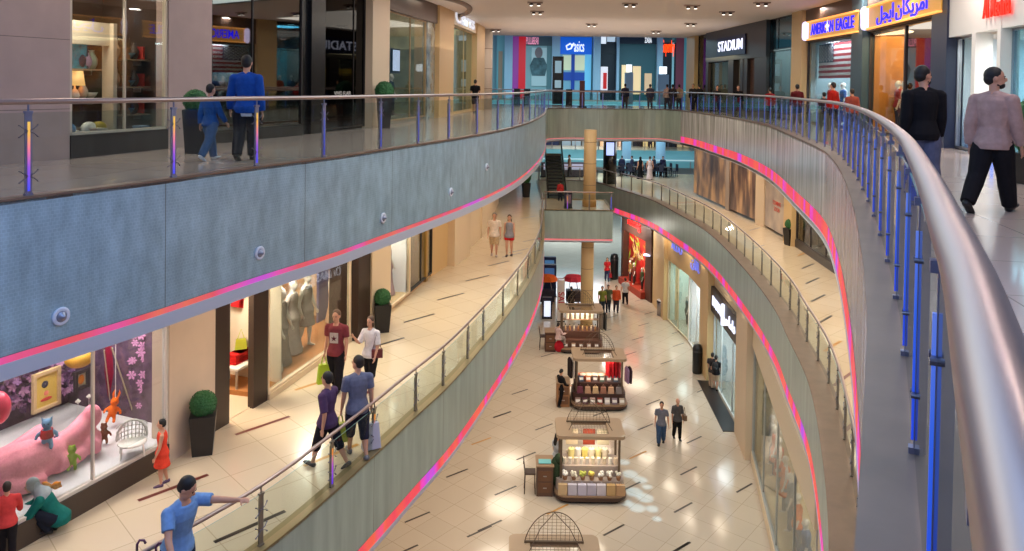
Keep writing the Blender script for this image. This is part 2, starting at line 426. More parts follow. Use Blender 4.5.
edge(L2N, Z2, D2, FA_R, LED_B, .24, .09, .3)
edge(L1L, Z1, D1, FA_1, LED_B, .22, .09, .22, M_KERB)
edge(L1B, Z1, D1, FA_1, LED_F, .09, .06, .1, M_KERB)
edge(L1C, Z1, D1, FA_1, LED_F, .09, .06, .1, M_KERB)
edge(L1F, Z1, D1, FA_1, LED_F, .09, .06, .2)
edge(L1R, Z1, D1, FA_1, LED_B, .32, .06, .5)
edge(L1N, Z1, D1, FA_1, LED_B, .2, .08, .3)

# round bosses on the left fascia
def boss(x, y):
    d0 = ray(x, y); best = None
    for i, p in enumerate(L2L):
        px = proj((p.x, p.y, -1.0))
        e = abs(px[0]-x)
        if p.y > 5 and (best is None or e < best[0]): best = (e, i)
    i = best[1]; p = L2L[i]; t = (L2L[i+1]-L2L[i-1]).normalized(); n = Vector((t.y, -t.x, 0))
    k = Vector((p.x, p.y, 0)); zz = EYE + d0.z*(p.y/d0.y)
    o = thing('fascia_fitting', 'round white nozzle fitting set in the upper slab edge', 'light fitting', (p.x, p.y, zz), math.atan2(n.y, n.x), 'round fittings along the upper slab edge')
    Mx = Matrix.Rotation(PI/2, 3, 'Y')
    mb = MB(); mb.lathe([(.11, 0), (.115, .02), (.10, .035), (.085, .03)], n=24); mb.v = [tuple(Mx @ Vector(v)) for v in mb.v]; mb.build('rim', mat('fitting_white', (225, 225, 235), .3), o, True)
    mb = MB(); mb.lathe([(.08, .02), (.05, .05), (.03, .055), (.02, .09)], n=20); mb.v = [tuple(Mx @ Vector(v)) for v in mb.v]; mb.build('nozzle', mat('fitting_grey', (150, 150, 165), .3, .5), o, True)
    return o
bl = [boss(*q) for q in ((47, 316), (263, 253), (380, 218), (448, 192), (485, 167))]
for o, l in zip(bl, ('largest round white fitting, lowest on the blue slab edge near the left frame', 'round white fitting on the upper slab edge above the black framed shop door', 'round white fitting on the upper slab edge above the lilac gowns window', 'small round fitting on the slab edge above the bare beige wall', 'smallest round fitting near the far end of the upper slab edge')):
    o['label'] = l; del o['group']

# ------------------------------------------------------------------ balustrades
STRIP_L = zramp_mat('post_light_rainbow', [(.12, (70, 80, 255)), (.38, (150, 80, 230)), (.62, (255, 130, 150)), (.78, (255, 190, 80)), (.98, (255, 210, 90))], .95)
STRIP_L2 = zramp_mat('post_light_blue', [(.1, (60, 80, 230)), (.7, (90, 110, 230)), (1.0, (160, 140, 190))], .55)
STRIP_R = zramp_mat('post_light_deep_blue', [(.05, (30, 70, 245)), (.6, (50, 105, 250)), (1.0, (110, 140, 240))], .8)
STRIP_O = zramp_mat('post_light_orange', [(.05, (70, 40, 255)), (.4, (190, 80, 230)), (.6, (255, 160, 60)), (.9, (255, 170, 60))], .9)
M_POSTB = mat('post_metal', (140, 140, 165), .3, .7)
M_POSTG = mat('post_grey', (135, 128, 120), .35, .7)
M_CLAMP = mat('clamp_metal', (120, 115, 125), .3, .8)

def balustrade(name_, label, c, z, off, h, rr, ds, strip_for, clamps_to=24, pw=.085, pm=M_POSTB, kerb=.05, railm=M_RAIL, group=None, block=False):
    root = thing(name_, label, 'railing', (c[0].x, c[0].y, z), group=group); R0 = Vector((c[0].x, c[0].y, z))
    cc = offs(c, -off); L = arclen(cc)
    pts = [Vector((p.x, p.y, z+h))-R0 for p in cc]
    mb = MB(); mb.tube(pts, rr, 12); mb.build('handrail', railm, root, True)
    if callable(ds): ds = ds(cc, L)
    ds = sorted(ds); protos = {}
    zb = kerb
    def post(d, st):
        p = at(cc, L, d); t = (at(cc, L, d+.05)-at(cc, L, d-.05)).normalized(); rz = math.atan2(t.y, t.x)
        near = p.y < clamps_to; key = (st.name if st else '', near)
        if key not in protos:
            mb = MB(); mb.box((0, 0, (h-.12+zb)/2), (pw, .016, h-.12-zb)); mb.box((0, .02, (h-.2+zb)/2), (pw*.5, .03, h-.2-zb)); mb.box((0, 0, zb+.012), (pw*1.1, .05, .024)); mb.tube([(0, 0, h-.13), (0, 0, h-rr*.5)], .012, 8)
            mb.box((0, 0, h-.125), (pw*1.05, .05, .03))
            o = mb.build('post', pm, root)
            if st:
                mb = MB(); mb.box((0, -.012, (h-.24+zb+.05)/2), (pw*.34, .01, h-.24-zb-.05)); mb.build('light_strip', st, o)
            if near:
                for zz in (.28, h-.35):
                    mb = MB()
                    if block:
                        mb.box((0, -.012, zz), (.07, .012, .014)); mb.tube([(-.032, -.022, zz), (-.032, .010, zz)], .010, 10); mb.tube([(.032, -.022, zz), (.032, .010, zz)], .010, 10)
                        mb.build('glass_clamp', M_CLAMP, o); continue
                    mb.ell((0, .0, zz), .016, 8, 6)
                    for sx in (-1, 1):
                        for sz in (-1, 1):
                            mb.tube([(0, -.01, zz), (sx*.06, -.02, zz+sz*.028), (sx*.11, -.012, zz+sz*.07)], .006, 6); mb.lathe([(.012, -.006), (.012, .006)], (sx*.11, -.01, zz+sz*.07), 8)
                    mb.build('glass_clamp', M_CLAMP, o)
            protos[key] = o
        else:
            s0 = protos[key]; o = s0.copy(); COL.objects.link(o); o.parent = root
            for ch in s0.children:
                q = ch.copy(); COL.objects.link(q); q.parent = o
        o.location = Vector((p.x, p.y, z))-R0; o.rotation_euler[2] = rz
        return o
    for i, d in enumerate(ds): post(d, strip_for(i, at(cc, L, d)))
    for a, b in zip(ds, ds[1:]):
        a += .03; b -= .03; n = max(1, int((b-a)/.4)); q = [at(cc, L, a+(b-a)*k/n) for k in range(n+1)]
        mb = MB(); A = offs(q, .006); B = offs(q, -.006); z0 = zb+.02; z1 = h-.13
        for k in range(n):
            for O, fl in ((A, 0), (B, 1)):
                f4 = [(O[k].x-R0.x, O[k].y-R0.y, z0), (O[k+1].x-R0.x, O[k+1].y-R0.y, z0), (O[k+1].x-R0.x, O[k+1].y-R0.y, z1), (O[k].x-R0.x, O[k].y-R0.y, z1)]
                if fl: f4.reverse()
                if O is A: mb.face(f4)
            mb.face([(A[k].x-R0.x, A[k].y-R0.y, z1), (A[k+1].x-R0.x, A[k+1].y-R0.y, z1), (B[k+1].x-R0.x, B[k+1].y-R0.y, z1), (B[k].x-R0.x, B[k].y-R0.y, z1)], 1)
        mb.build('glass_panel', [M_GLASS, M_GEDGE], root)
    return root
M_GEDGE = mat('glass_edge', (130, 165, 155), .2)
def by_px(xs, z, then=None):
    def fn(cc, L):
        out = []
        for x in xs:
            best = min(range(len(cc)), key=lambda i: abs(proj((cc[i].x, cc[i].y, z+.5))[0]-x) if cc[i].y > 3 else 1e9)
            out.append(L[best])
        if then:
            s0 = then; d = max(out)+s0
            while d < L[-1]-.2: out.append(d); d += s0
            d = min(out)-s0
            while d > .2: out.append(d); d -= s0
        return out
    return fn
def every(s_):
    return lambda cc, L: [.1+(L[-1]-.2)*i/max(1, round(L[-1]/s_)) for i in range(max(1, round(L[-1]/s_))+1)]
balustrade('glass_balustrade', 'long curved glass railing with lit blue posts along the upper left walkway', L2L, Z2, .07, 1.17, .036,
           by_px([40, 168, 260, 326, 378, 418, 447, 475], Z2, 2.1), lambda i, p: STRIP_L if p.y < 13.2 else STRIP_L2)
balustrade('glass_balustrade', 'straight glass railing crossing the far end of the upper level', L2F, Z2, .1, 1.1, .035, every(1.35), lambda i, p: STRIP_L2, pw=.06)
balustrade('glass_balustrade', 'big curved glass railing with deep blue lit posts and broad steel handrail', L2R+L2N[1:3], Z2, .17, 1.15, .040,
           every(1.22), lambda i, p: STRIP_R, pw=.035, block=True, clamps_to=14)
balustrade('glass_balustrade', 'curved glass railing the man in light blue shirt leans on', L1L, Z1, .1, .93, .03,
           by_px([260, 326, 375, 414, 443, 467, 485], Z1, 2.2), lambda i, p: STRIP_O if 12 < p.y < 14 else None, pm=M_POSTG, clamps_to=20)
balustrade('glass_balustrade', 'short straight glass railing in front of the cream column on the middle level', L1B, Z1, .05, 1.0, .03, every(1.3), lambda i, p: STRIP_R if i == 3 else (STRIP_O if i == 1 else None), pm=M_POSTG)
balustrade('glass_balustrade', 'glass railing behind the cream column on the far edge of the middle level', L1F, Z1, .1, 1.0, .03, every(1.5), lambda i, p: None, pm=M_POSTG)
balustrade('glass_balustrade', 'curved glass railing with plain grey posts along the middle right walkway', L1R, Z1, .42, 1.0, .032, every(1.45), lambda i, p: None, pm=M_POSTG, clamps_to=24)

# ------------------------------------------------------------------ floor inlays (short stone dashes set in the floor)
def inlays(zf, vpx, spots, L=.95, W=.075):
    dr = Vector(((vpx-512)/FPX, 1, 0)).normalized(); nn = Vector((-dr.y, dr.x, 0)); grp = {0: MB(), 1: MB(), 2: MB()}
    for s_ in spots:
        x, y = s_[:2]; k = s_[2] if len(s_) > 2 else 0
        c = P(x, y, zf+.004); a = c-dr*L/2; b = c+dr*L/2
        grp[k].face([a-nn*W/2, b-nn*W/2, b+nn*W/2, a+nn*W/2])
    for k, mb in grp.items():
        if mb.f:
            o = mb.build('trim_%d' % _n[0], mat(('inlay_black', 'inlay_gold', 'inlay_red')[k], ((52, 42, 36), (186, 130, 50), (110, 46, 36))[k], .3)); _n[0] += 1; struct(o)
def T(x0, y0, s_, L): return [(x0+q[0]/s_, y0+q[1]/s_)+tuple(q[2:]) for q in L]
inlays(Z0, 1430, T(490, 400, 3.648, [(45, 52), (197, 98), (132, 204), (57, 330), (247, 398, 1), (452, 474), (540, 200, 1), (725, 258), (705, 392), (690, 540), (745, 145), (567, 98), (595, 8), (405, 48), (515, 315), (0, 458)])
       + T(540, 290, 3.93, [(285, 105), (258, 160), (385, 190), (355, 250), (430, 90), (408, 135), (540, 165), (498, 283), (474, 358), (645, 322), (642, 392), (30, 255), (545, 215)])
       + T(330, 380, 3.224, [(612, 38), (555, 112), (488, 197, 1), (410, 300), (282, 442), (482, 488), (240, 551)])
       + T(650, 270, 1.96, [(185, 427), (60, 545)]) + [(640, 300), (652, 296), (560, 345)])
inlays(Z1, 1230, T(140, 400, 3.65, [(450, 92, 2), (125, 318, 2), (405, 460), (700, 200, 1)])
       + T(370, 180, 3.442, [(170, 475), (278, 401), (370, 338), (443, 287), (512, 243), (545, 128), (558, 206), (490, 258)]) + T(180, 230, 2.9, [(600, 327), (400, 443, 1)])
       + T(780, 200, 2.755, [(65, 147, 1), (77, 182), (90, 222), (105, 270), (122, 330), (145, 402, 1), (173, 493, 2)]) + T(660, 140, 2.9, [(275, 258), (285, 310)]) + [(854, 423, 2)], 1.15, .085)
# ------------------------------------------------------------------ people
HAIR = {'black': (22, 18, 18), 'dark': (38, 28, 24), 'brown': (84, 58, 38), 'grey': (120, 112, 104), 'blonde': (150, 116, 72)}
def cloth(rgb): return mat('cloth_%d_%d_%d' % rgb, rgb, .85, spec=.2, noise=.12, nscale=14)
def voxel(o, size):
    md = o.modifiers.new('remesh', 'REMESH'); md.mode = 'VOXEL'; md.voxel_size = size; md.use_smooth_shade = True
    sm = o.modifiers.new('smooth', 'SMOOTH'); sm.factor = .5; sm.iterations = 2
    return o
def rot_x(v, a, o):      # pitch about the x axis through o; positive leans forward (+y)
    d = v-o; c, s_ = math.cos(a), math.sin(a); return o+Vector((d.x, d.y*c+d.z*s_, -d.y*s_+d.z*c))
def figure(label, pos, rz, H, pose=None, top=None, bottom=None, hair='black', skin=None, vox=.014, name_='person', cat='person', group=None, props=(), female=False, bare=False, shoes=(30, 28, 28), fingers=True, mannequin=False):
    """pos: point the feet stand on; rz 0 faces +Y. pose angles in degrees"""
    p = dict(lean=0, tl=8, kl=6, tr=-8, kr=10, al=6, abl=8, el=14, ar=-6, abr=8, er=14, head=0, nod=0, twist=0); p.update(pose or {})
    rad = math.radians; ms = skin or M_SKIN
    root = thing(name_, label, cat, pos, rz, group)
    sw = .105 if female else .122; hw = .052
    pel = Vector((0, 0, .50))
    def up(v): return rot_x(Vector(v), rad(p['lean']), Vector((0, 0, .50)))
    J = {}
    for s_, k in ((-1, 'l'), (1, 'r')):
        hip = Vector((s_*hw, 0, .49)); a = rad(p['t'+k]); kn = hip+Vector((s_*.006+s_*p.get('spread', 0)*.01, math.sin(a), -math.cos(a)))*.225
        b = a-rad(p['k'+k]); an = kn+Vector((0, math.sin(b), -math.cos(b)))*.215
        fa = rad(p.get('f'+k, 0)); J[k] = (hip, kn, an, b+fa)
        sh = up((s_*sw*.90, -.005, .778)); a2 = rad(p['a'+k])+rad(p['lean']); ab = rad(p['ab'+k])
        el = sh+Vector((s_*math.sin(ab), math.sin(a2)*math.cos(ab), -math.cos(a2)*math.cos(ab)))*.168
        a3 = a2+rad(p['e'+k]); ab3 = ab*.5-rad(p.get('in'+k, 0)); wr = el+Vector((s_*math.sin(ab3), math.sin(a3)*math.cos(ab3), -math.cos(a3)*math.cos(ab3)))*.145
        J['a'+k] = (sh, el, wr, (wr-el).normalized())
    zmin = min(J['l'][2].z, J['r'][2].z)-.042
    if 'zfix' in p: zmin = p['zfix']
    OFF = Vector((0, 0, -zmin))
    def G(v): return (Vector(v)+OFF)*H
    def tb(mb, pts, rs, n=12, flat=None): mb.tube([G(q) for q in pts], [((r[0]*H, r[1]*H) if isinstance(r, tuple) else r*H) for r in rs], n, flat=flat)
    def ring_torso(mb, grow=0., z0=.46, z1=.835, skirt=None):
        fem = female
        prof = [(.455, .078, .060), (.50, .088 if fem else .082, .066), (.545, .080 if fem else .078, .060), (.60, .066 if fem else .073, .052), (.66, .072 if fem else .082, .056), (.73, .083 if fem else .094, .064), (.78, .080 if fem else .094, .056), (.815, .052 if fem else .058, .042), (.845, .030, .030)]
        pts = []; rs = []
        for z, a, b in prof:
            if z0-.01 <= z <= z1+.01: pts.append(up((0, 0, z)) if z > .5 else Vector((0, 0, z))); gg = grow + ((.022 if z < .52 else .010) if (grow >= .013 and z < .56) else 0); rs.append((a+gg, b+gg))
        mb.tube([G(q) for q in pts], [(a*H, b*H) for a, b in rs], 16, flat=(1, 0, 0))
    hc = up((0, .012, .925)); hy = rad(p['head']); HR = Matrix.Rotation(hy, 3, 'Z') @ Matrix.Rotation(-rad(p['nod']), 3, 'X')
    def hv(v): return G(hc+HR @ Vector(v))
    # body, one surface
    mb = MB(); ring_torso(mb)
    tb(mb, [up((0, -.004, .80)), up((0, 0, .84)), hc+HR @ Vector((0, -.01, -.03))], [.040, .031, .029])
    HM = HR
    mb.ell(hv((0, -.004, .012)), (.046*H, .057*H, .062*H), 16, 12, M=HM); mb.ell(hv((0, .014, -.030)), (.036*H, .040*H, .040*H), 14, 10, M=HM)
    mb.ell(hv((0, .057, -.008)), (.0085*H, .015*H, .016*H), 8, 6, M=HM)
    for s_ in (-1, 1): mb.ell(hv((s_*.047, -.002, -.002)), (.007*H, .011*H, .017*H), 8, 6, M=HM)
    for k in 'lr':
        hip, kn, an, fa = J[k]
        tb(mb, [hip+Vector((0, 0, .02)), hip.lerp(kn, .3), kn.lerp(hip, .12), kn, kn.lerp(an, .3), kn.lerp(an, .75), an], [.050, .052, .036, .034, .035, .022, .019])
        ft = Vector((0, math.cos(fa), math.sin(fa))); dn = Vector((0, math.sin(fa), -math.cos(fa)))
        tb(mb, [an-ft*.02+dn*.022, an+ft*.04+dn*.024, an+ft*.09+dn*.03], [(.022, .018), (.024, .016), (.02, .010)], flat=(1, 0, 0))
        sh, el, wr, d = J['a'+k]
        tb(mb, [up((0, -.004, .826)), up((0, -.004, .815)).lerp(sh, .55), sh], [.026, .027, .028]); mb.ell(G(sh), .033*H, 10, 8)
        tb(mb, [sh, sh.lerp(el, .3), el, el.lerp(wr, .3), wr], [.031, .029, .023, .022, .014])
        # hand
        sx = -1 if k == 'l' else 1; side = Vector((0, 1, 0))-d*d.y; side.normalize(); pn = d.cross(side)*(-sx)
        tb(mb, [wr, wr+d*.03, wr+d*.055], [(.012, .010), (.022, .011), (.021, .010)], 10, flat=tuple(side))
        if fingers:
            fr = max(.0052, .0085/H*.55)
            curl = rad(p.get('c'+k, 25))
            inn = Vector((-sx, 0, 0))-d*(-sx*d.x); inn = inn.normalized() if inn.length > .1 else pn
            for q, (o_, ln) in enumerate(((.0165, .034), (.0055, .040), (-.0055, .037), (-.016, .028))):
                b0 = wr+d*.052+side*o_; b1 = b0+(d*math.cos(curl*.5)+inn*math.sin(curl*.5))*ln*.5; b2 = b1+(d*math.cos(curl*1.4)+inn*math.sin(curl*1.4))*ln*.5
                tb(mb, [b0-d*.01, b0, b1, b2], [fr, fr, fr*.95, fr*.8], 6)
            t0 = wr+d*.018+side*.016; tb(mb, [t0, t0+(side*.7+d*.7+inn*.3).normalized()*.022, t0+(side*.45+d*.9+inn*.4).normalized()*.04], [fr*1.2, fr*1.1, fr*.85], 6)
    body = mb.build('body', ms, root); voxel(body, vox)
    # trousers / shorts / skirt
    if bottom:
        kind, rgb = bottom; mb = MB(); ring_torso(mb, .008, .45, .60 if not female else .60)
        g = .012 if kind != 'loose' else .02
        cut = {'shorts': .95, 'mini': .45, 'capri': 1.35}.get(kind, 2)
        if kind != 'skirt' and kind != 'long_skirt':
            for k in 'lr':
                hip, kn, an, fa = J[k]; pts = [hip+Vector((0, 0, .02)), hip.lerp(kn, .3)]; rs = [.054+g*.6, .053+g]
                if cut < .9: pts.append(hip.lerp(kn, cut)); rs.append(.050+g)
                elif cut < 1: pts.append(hip.lerp(kn, .95)); rs.append(.040+g*1.4)
                else:
                    pts += [kn]; rs += [.037+g]
                    e = min(1, cut-1); pts += [kn.lerp(an, .35*min(1, e*2))]; rs += [.036+g]
                    pts += [kn.lerp(an, e if e < 1 else 1.02)]; rs += [.026+g]
                tb(mb, pts, rs)
            voxel(mb.build({'shorts': 'shorts', 'mini': 'shorts', 'capri': 'shorts'}.get(kind, 'trousers'), cloth(rgb), root), vox*.9)
        else:
            zb = .27 if kind == 'skirt' else .04; cy = (J['l'][1].y+J['r'][1].y)/2*.6
            mb.tube([G((0, 0, .60)), G((0, 0, .52)), G((0, cy*.5, (.5+zb)/2)), G((0, cy, zb))], [(.072*H, .058*H), (.096*H, .074*H), (.112*H, .10*H), (.13*H, .125*H)], 16, flat=(1, 0, 0))
            voxel(mb.build('skirt', cloth(rgb), root), vox)
    if top:
        kind, rgb = top[:2]; mb = MB(); g = .013 if kind != 'jacket' else .015
        ring_torso(mb, g, .50 if kind == 'shirt_in' else .455, .82)
        if kind in ('tank', 'dress'):
            pass
        if kind in ('dress', 'gown', 'long_dress'):
            zb = {'dress': .30, 'gown': .03, 'long_dress': .22}[kind]
            mb.tube([G(up((0, 0, .66))), G((0, 0, .56)), G((0, 0, .47)), G((0, 0, (.47+zb)/2)), G((0, 0, zb))], [(.082*H, .066*H), (.083*H, .066*H), (.104*H, .084*H), (.116*H, .10*H), (.135*H*(1.2 if kind == 'gown' else 1), .12*H*(1.2 if kind == 'gown' else 1))], 16, flat=(1, 0, 0))
        sl = {'jacket': 1.93, 'long': 1.9, 'short': .62, 'shirt_in': .62, 'tunic': .9}.get(kind, 0)
        if sl:
            for k in 'lr':
                sh, el, wr, d = J['a'+k]; pts = [sh, sh.lerp(el, .35)]; rs = [.030+g, .030+g]; tb(mb, [up((0, -.004, .822)), up((0, -.004, .815)).lerp(sh, .55), sh], [.028+g*.4, .029+g*.6, .029+g*.8]); mb.ell(G(sh), (.032+g)*H, 12, 8)
                if sl < 1: pts.append(sh.lerp(el, sl)); rs.append(.029+g)
                else: pts += [el, el.lerp(wr, .4), el.lerp(wr, sl-1)]; rs += [.026+g, .024+g, .018+g]
                tb(mb, pts, rs)
        nm = {'jacket': 'jacket', 'dress': 'dress', 'gown': 'dress', 'long_dress': 'dress', 'tank': 'vest_top'}.get(kind, 'shirt')
        so = mb.build(nm, cloth(rgb), root); voxel(so, vox*.9)
        if len(top) > 2:
            # shirt tail or undershirt below the jacket
            mb = MB(); mb.tube([G((0, 0, .53)), G((0, 0, .47)), G((0, 0, .425))], [(.088*H, .074*H), (.098*H, .08*H), (.10*H, .083*H)], 18, flat=(1, 0, 0)); voxel(mb.build('shirt_tail', cloth(top[2]), root), vox)
    if not bare:
        for k in 'lr':
            hip, kn, an, fa = J[k]; ft = Vector((0, math.cos(fa), math.sin(fa))); dn = Vector((0, math.sin(fa), -math.cos(fa)))
            mb = MB(); tb(mb, [an-ft*.034+dn*.020, an-ft*.012+dn*.018, an+ft*.035+dn*.023, an+ft*.075+dn*.030, an+ft*.105+dn*.033], [(.018, .018), (.028, .026), (.027, .021), (.029, .013), (.018, .008)], 12, flat=(1, 0, 0))
            mb.build('shoe', mat('shoe_%d_%d_%d' % shoes, shoes, .5), root, True)
    # hair
    if hair:
        hk, hcol = (hair if isinstance(hair, tuple) else ('short', hair)); hm = mat('hair_'+hcol, HAIR[hcol], .6, noise=.3, nscale=60) if hcol in HAIR else cloth(SCARF[hcol])
        mb = MB()
        if hk != 'bald': mb.ell(hv((0, -.013, .024)), (.0505*H, .058*H, .058*H), 16, 12, M=HM); mb.ell(hv((0, -.028, -.002)), (.047*H, .042*H, .044*H), 14, 10, M=HM)
        if hk == 'bald': mb.ell(hv((0, -.022, -.012)), (.046*H, .040*H, .030*H), 14, 10, M=HM)
        if hk == 'long':
            mb.tube([hv((0, -.03, .0)), hv((0, -.04, -.06)), G(up((0, -.062, .80))), G(up((0, -.062, .74)))], [(.045*H, .03*H), (.052*H, .026*H), (.055*H, .022*H), (.035*H, .012*H)], 12, flat=(1, 0, 0))
        if hk == 'bob':
            for s_ in (-1, 1): mb.ell(hv((s_*.040, -.01, -.025)), (.016*H, .032*H, .045*H), 10, 8, M=HM)
            mb.ell(hv((0, -.035, -.03)), (.044*H, .025*H, .042*H), 12, 8, M=HM)
        if hk == 'tail':
            mb.tube([hv((0, -.055, .01)), hv((0, -.085, -.01)), hv((0, -.08, -.07))], [.015*H, .02*H, .006*H], 8)
        if hk == 'bun': mb.ell(hv((0, -.06, .035)), .024*H, 10, 8)
        if hk == 'scarf':
            mb.ell(hv((0, -.014, .008)), (.057*H, .062*H, .068*H), 16, 12, M=HM)
            mb.tube([hv((0, -.012, -.03)), G(up((0, -.006, .85))), G(up((0, -.01, .80))), G(up((0, -.012, .755)))], [(.048*H, .05*H), (.06*H, .055*H), (.108*H, .072*H), (.112*H, .078*H)], 16, flat=(1, 0, 0))
            voxel(mb.build('headscarf', hm, root), vox)
        else: voxel(mb.build('hair', hm, root), vox*.8)
    if 'beard' in props:
        mb = MB(); mb.ell(hv((0, .030, -.046)), (.030*H, .028*H, .024*H), 14, 10, M=HM); mb.ell(hv((0, .014, -.040)), (.036*H, .024*H, .020*H), 14, 10, M=HM); voxel(mb.build('beard', mat('hair_black', HAIR['black'], .6), root), vox*.8)
    if not mannequin and H*FPX/max(3, pos[1]) > 50:
        for s_ in (-1, 1):
            mb = MB(); mb.ell(hv((s_*.0165, .0520, .004)), (.006*H, .003*H, .0038*H), 8, 6, M=HM); mb.build('eye', M_BLACK, root, True)
            mb = MB(); mb.tube([hv((s_*.008, .0560, .014)), hv((s_*.017, .0545, .0165)), hv((s_*.026, .048, .013))], .0022*H, 5); mb.build('eyebrow', mat('hair_black', HAIR['black'], .6), root)
        mb = MB(); mb.tube([hv((-.013, .0475, -.036)), hv((0, .0535, -.037)), hv((.013, .0475, -.036))], [.0015*H, .003*H, .0015*H], 6); mb.build('mouth', mat('lips', (160, 86, 76), .5), root)
    root['_h'] = H
    J['G'] = G; J['hv'] = hv
    return root, J
SCARF = {'scarf_grey': (150, 160, 165), 'scarf_black': (18, 18, 20)}
def world(root, v):
    return root.location + Matrix.Rotation(root.rotation_euler[2], 3, 'Z') @ Vector(v)

def at_px(x, y, z): return P(x, y, z)
FACE = PI    # turned to the camera
ppl = {}
def person(key, label, x, y, z, rz, H, **k):
    pos = P(x, y, z); r, J = figure(label, tuple(pos), rz, H, **k); ppl[key] = (r, J); return r, J
def person_at(key, label, X, Y, z, rz, H, **k):
    r, J = figure(label, (X, Y, z), rz, H, **k); ppl[key] = (r, J); return r, J

# upper level
person('blue', 'man in royal blue jumper walking away beside a child on the upper left walkway', 246, 160, Z2, .1, 1.95, pose=dict(tl=-10, tr=9, kl=14, al=12, ar=-4, abl=14, el=10), top=('jacket', (24, 74, 160), (215, 215, 225)), bottom=('loose', (26, 28, 38)), hair='black', vox=.015)
person('kid', 'child in blue top and light jeans beside the man in royal blue jumper', 210, 160, Z2, -.5, 1.42, pose=dict(tl=16, kl=6, tr=-16, kr=16, al=-12, ar=20), top=('long', (38, 84, 150)), bottom=('loose', (70, 100, 140)), hair='black', shoes=(220, 220, 225), vox=.014)
person('capman', 'person in black t-shirt and cap walking away near the round white column upstairs', 475, 113, Z2, -.2, 1.72, pose=dict(tl=10, tr=-10, kr=14, el=40, er=35), top=('short', (26, 22, 26)), bottom=('shorts', (86, 70, 62)), hair='black', vox=.02)
person('coat', 'bearded man in black coat and grey trousers behind the near right railing', 921, 200, Z2, -.1, 1.80, pose=dict(tl=8, tr=-8, kr=10, head=-72, abl=6, abr=6, al=-4, ar=4), top=('jacket', (22, 21, 25)), bottom=('loose', (92, 96, 122)), hair='black', props=('beard',), vox=.010)
person('sweater', 'bearded man in pale pink jumper and black trousers walking on the right walkway', 991, 212, Z2, -.95, 1.80, pose=dict(tl=-24, kl=12, tr=20, kr=2, head=-66, abl=6, abr=7, al=-12, ar=12, el=22, er=8), top=('jacket', (178, 146, 138)), bottom=('loose', (24, 22, 26)), hair='black', props=('beard',), vox=.010)
far2 = [('red long shirt', 833, 26.3, 1.72, (150, 24, 22), 'black', .6), ('dark red jacket', 797, 30.5, 1.66, (96, 26, 28), 'black', 0), ('dark top, smallest before the flag window', 824, 27.5, 1.36, (52, 40, 52), 'black', 0),
        ('black coat leaning at the rail before the sports shop', 738, 38.5, 1.62, (22, 20, 24), 'dark', PI), ('bright red top at the glass shop corner', 770, 34.5, 1.5, (170, 34, 34), 'black', 0), ('patterned red top nearest the slate pier', 852, 25.4, 1.5, (140, 66, 58), 'dark', 0),
        ('black jumper before the tan pier', 699, 46.2, 1.68, (24, 22, 26), 'dark', .3), ('dark grey jacket just left of the tan pier', 693, 47.2, 1.70, (40, 36, 40), 'dark', 2.6), ('dark jacket beside the yellow lit shop door', 717, 41.5, 1.6, (46, 40, 44), 'dark', PI)]
for i, (d, x, Y, H, rgb, hc_, rz) in enumerate(far2):
    person_at('f%d' % i, 'person in '+d+', upper right walkway', (x-512)*Y/FPX, Y, Z2, rz, H, top=('long', rgb), bottom=('long', (40, 36, 44)), hair=hc_, vox=.024)
for i, (d, x, rgb, Y, rz) in enumerate((('pale pink top, left of the group at the far upper rail', 667, (205, 170, 160), 50.5, .4), ('white and black top, middle of the group at the far upper rail', 672.5, (60, 50, 54), 50.3, -.3), ('sand coloured top, right of the group at the far upper rail', 679, (190, 160, 140), 50.6, 0),
                                    ('dark clothes beside the lit shop door across the atrium', 625, (50, 50, 70), 51, 0), ('grey clothes near the blue sign shop across the atrium', 650, (70, 70, 90), 51, 0))):
    person_at('g%d' % i, 'person in '+d, (x-512)*Y/FPX, Y, Z2, rz, 1.66, top=('long', rgb), bottom=('long', (70, 60, 64)), hair='dark', vox=.03)

# middle level, left walkway
star, sJ = person('star', 'man in maroon t-shirt with a white star print carrying a green bag', 336, 390, Z1, PI-.15, 1.80, pose=dict(tl=14, kl=10, tr=-10, kr=8, al=6, ar=-10, er=26), top=('short', (122, 52, 58)), bottom=('loose', (30, 26, 30)), hair='brown', vox=.014)
person('white', 'woman in white top and black cropped trousers walking beside the star t-shirt man', 370, 389, Z1, PI-.35, 1.64, pose=dict(tl=10, tr=-8, al=6, el=30, ar=30, er=110, abr=14), top=('tunic', (226, 216, 214)), bottom=('capri', (26, 24, 28)), hair=('bob', 'brown'), female=True, shoes=(110, 50, 50), vox=.014)
person('purple', 'woman in purple top and black knee length shorts walking left', 327, 467, Z1, 1.15, 1.74, pose=dict(tl=22, kl=8, tr=-24, kr=8, al=-18, ar=16, el=24), top=('tunic', (84, 60, 92)), bottom=('capri', (28, 24, 34)), hair='black', female=True, shoes=(70, 66, 70), vox=.014)
bagm, bJ = person('greyblue', 'man in grey blue shirt walking away with a white carrier bag', 357, 456, Z1, .45, 1.86, pose=dict(tl=14, kl=6, tr=-14, kr=10, al=4, ar=-2, head=40), top=('short', (112, 114, 136)), bottom=('capri', (40, 38, 56)), hair='dark', shoes=(120, 116, 120), vox=.014)
person('leaner', 'man in light blue shirt resting both hands on the railing', 177, 616, Z1, -2.1, 1.86, pose=dict(lean=12, tl=2, tr=0, kl=4, kr=4, al=78, abl=30, el=8, ar=26, abr=22, er=4, head=25, nod=30), top=('short', (118, 156, 205)), bottom=('loose', (28, 44, 70)), hair='black', vox=.012)
person('girl', 'small girl in bright orange red dress beside the toy shop window', 162, 485, Z1, 1.9, 1.12, pose=dict(tl=4, tr=-4, al=10, ar=4), top=('dress', (228, 70, 48)), hair='black', female=True, shoes=(90, 60, 90), vox=.012)
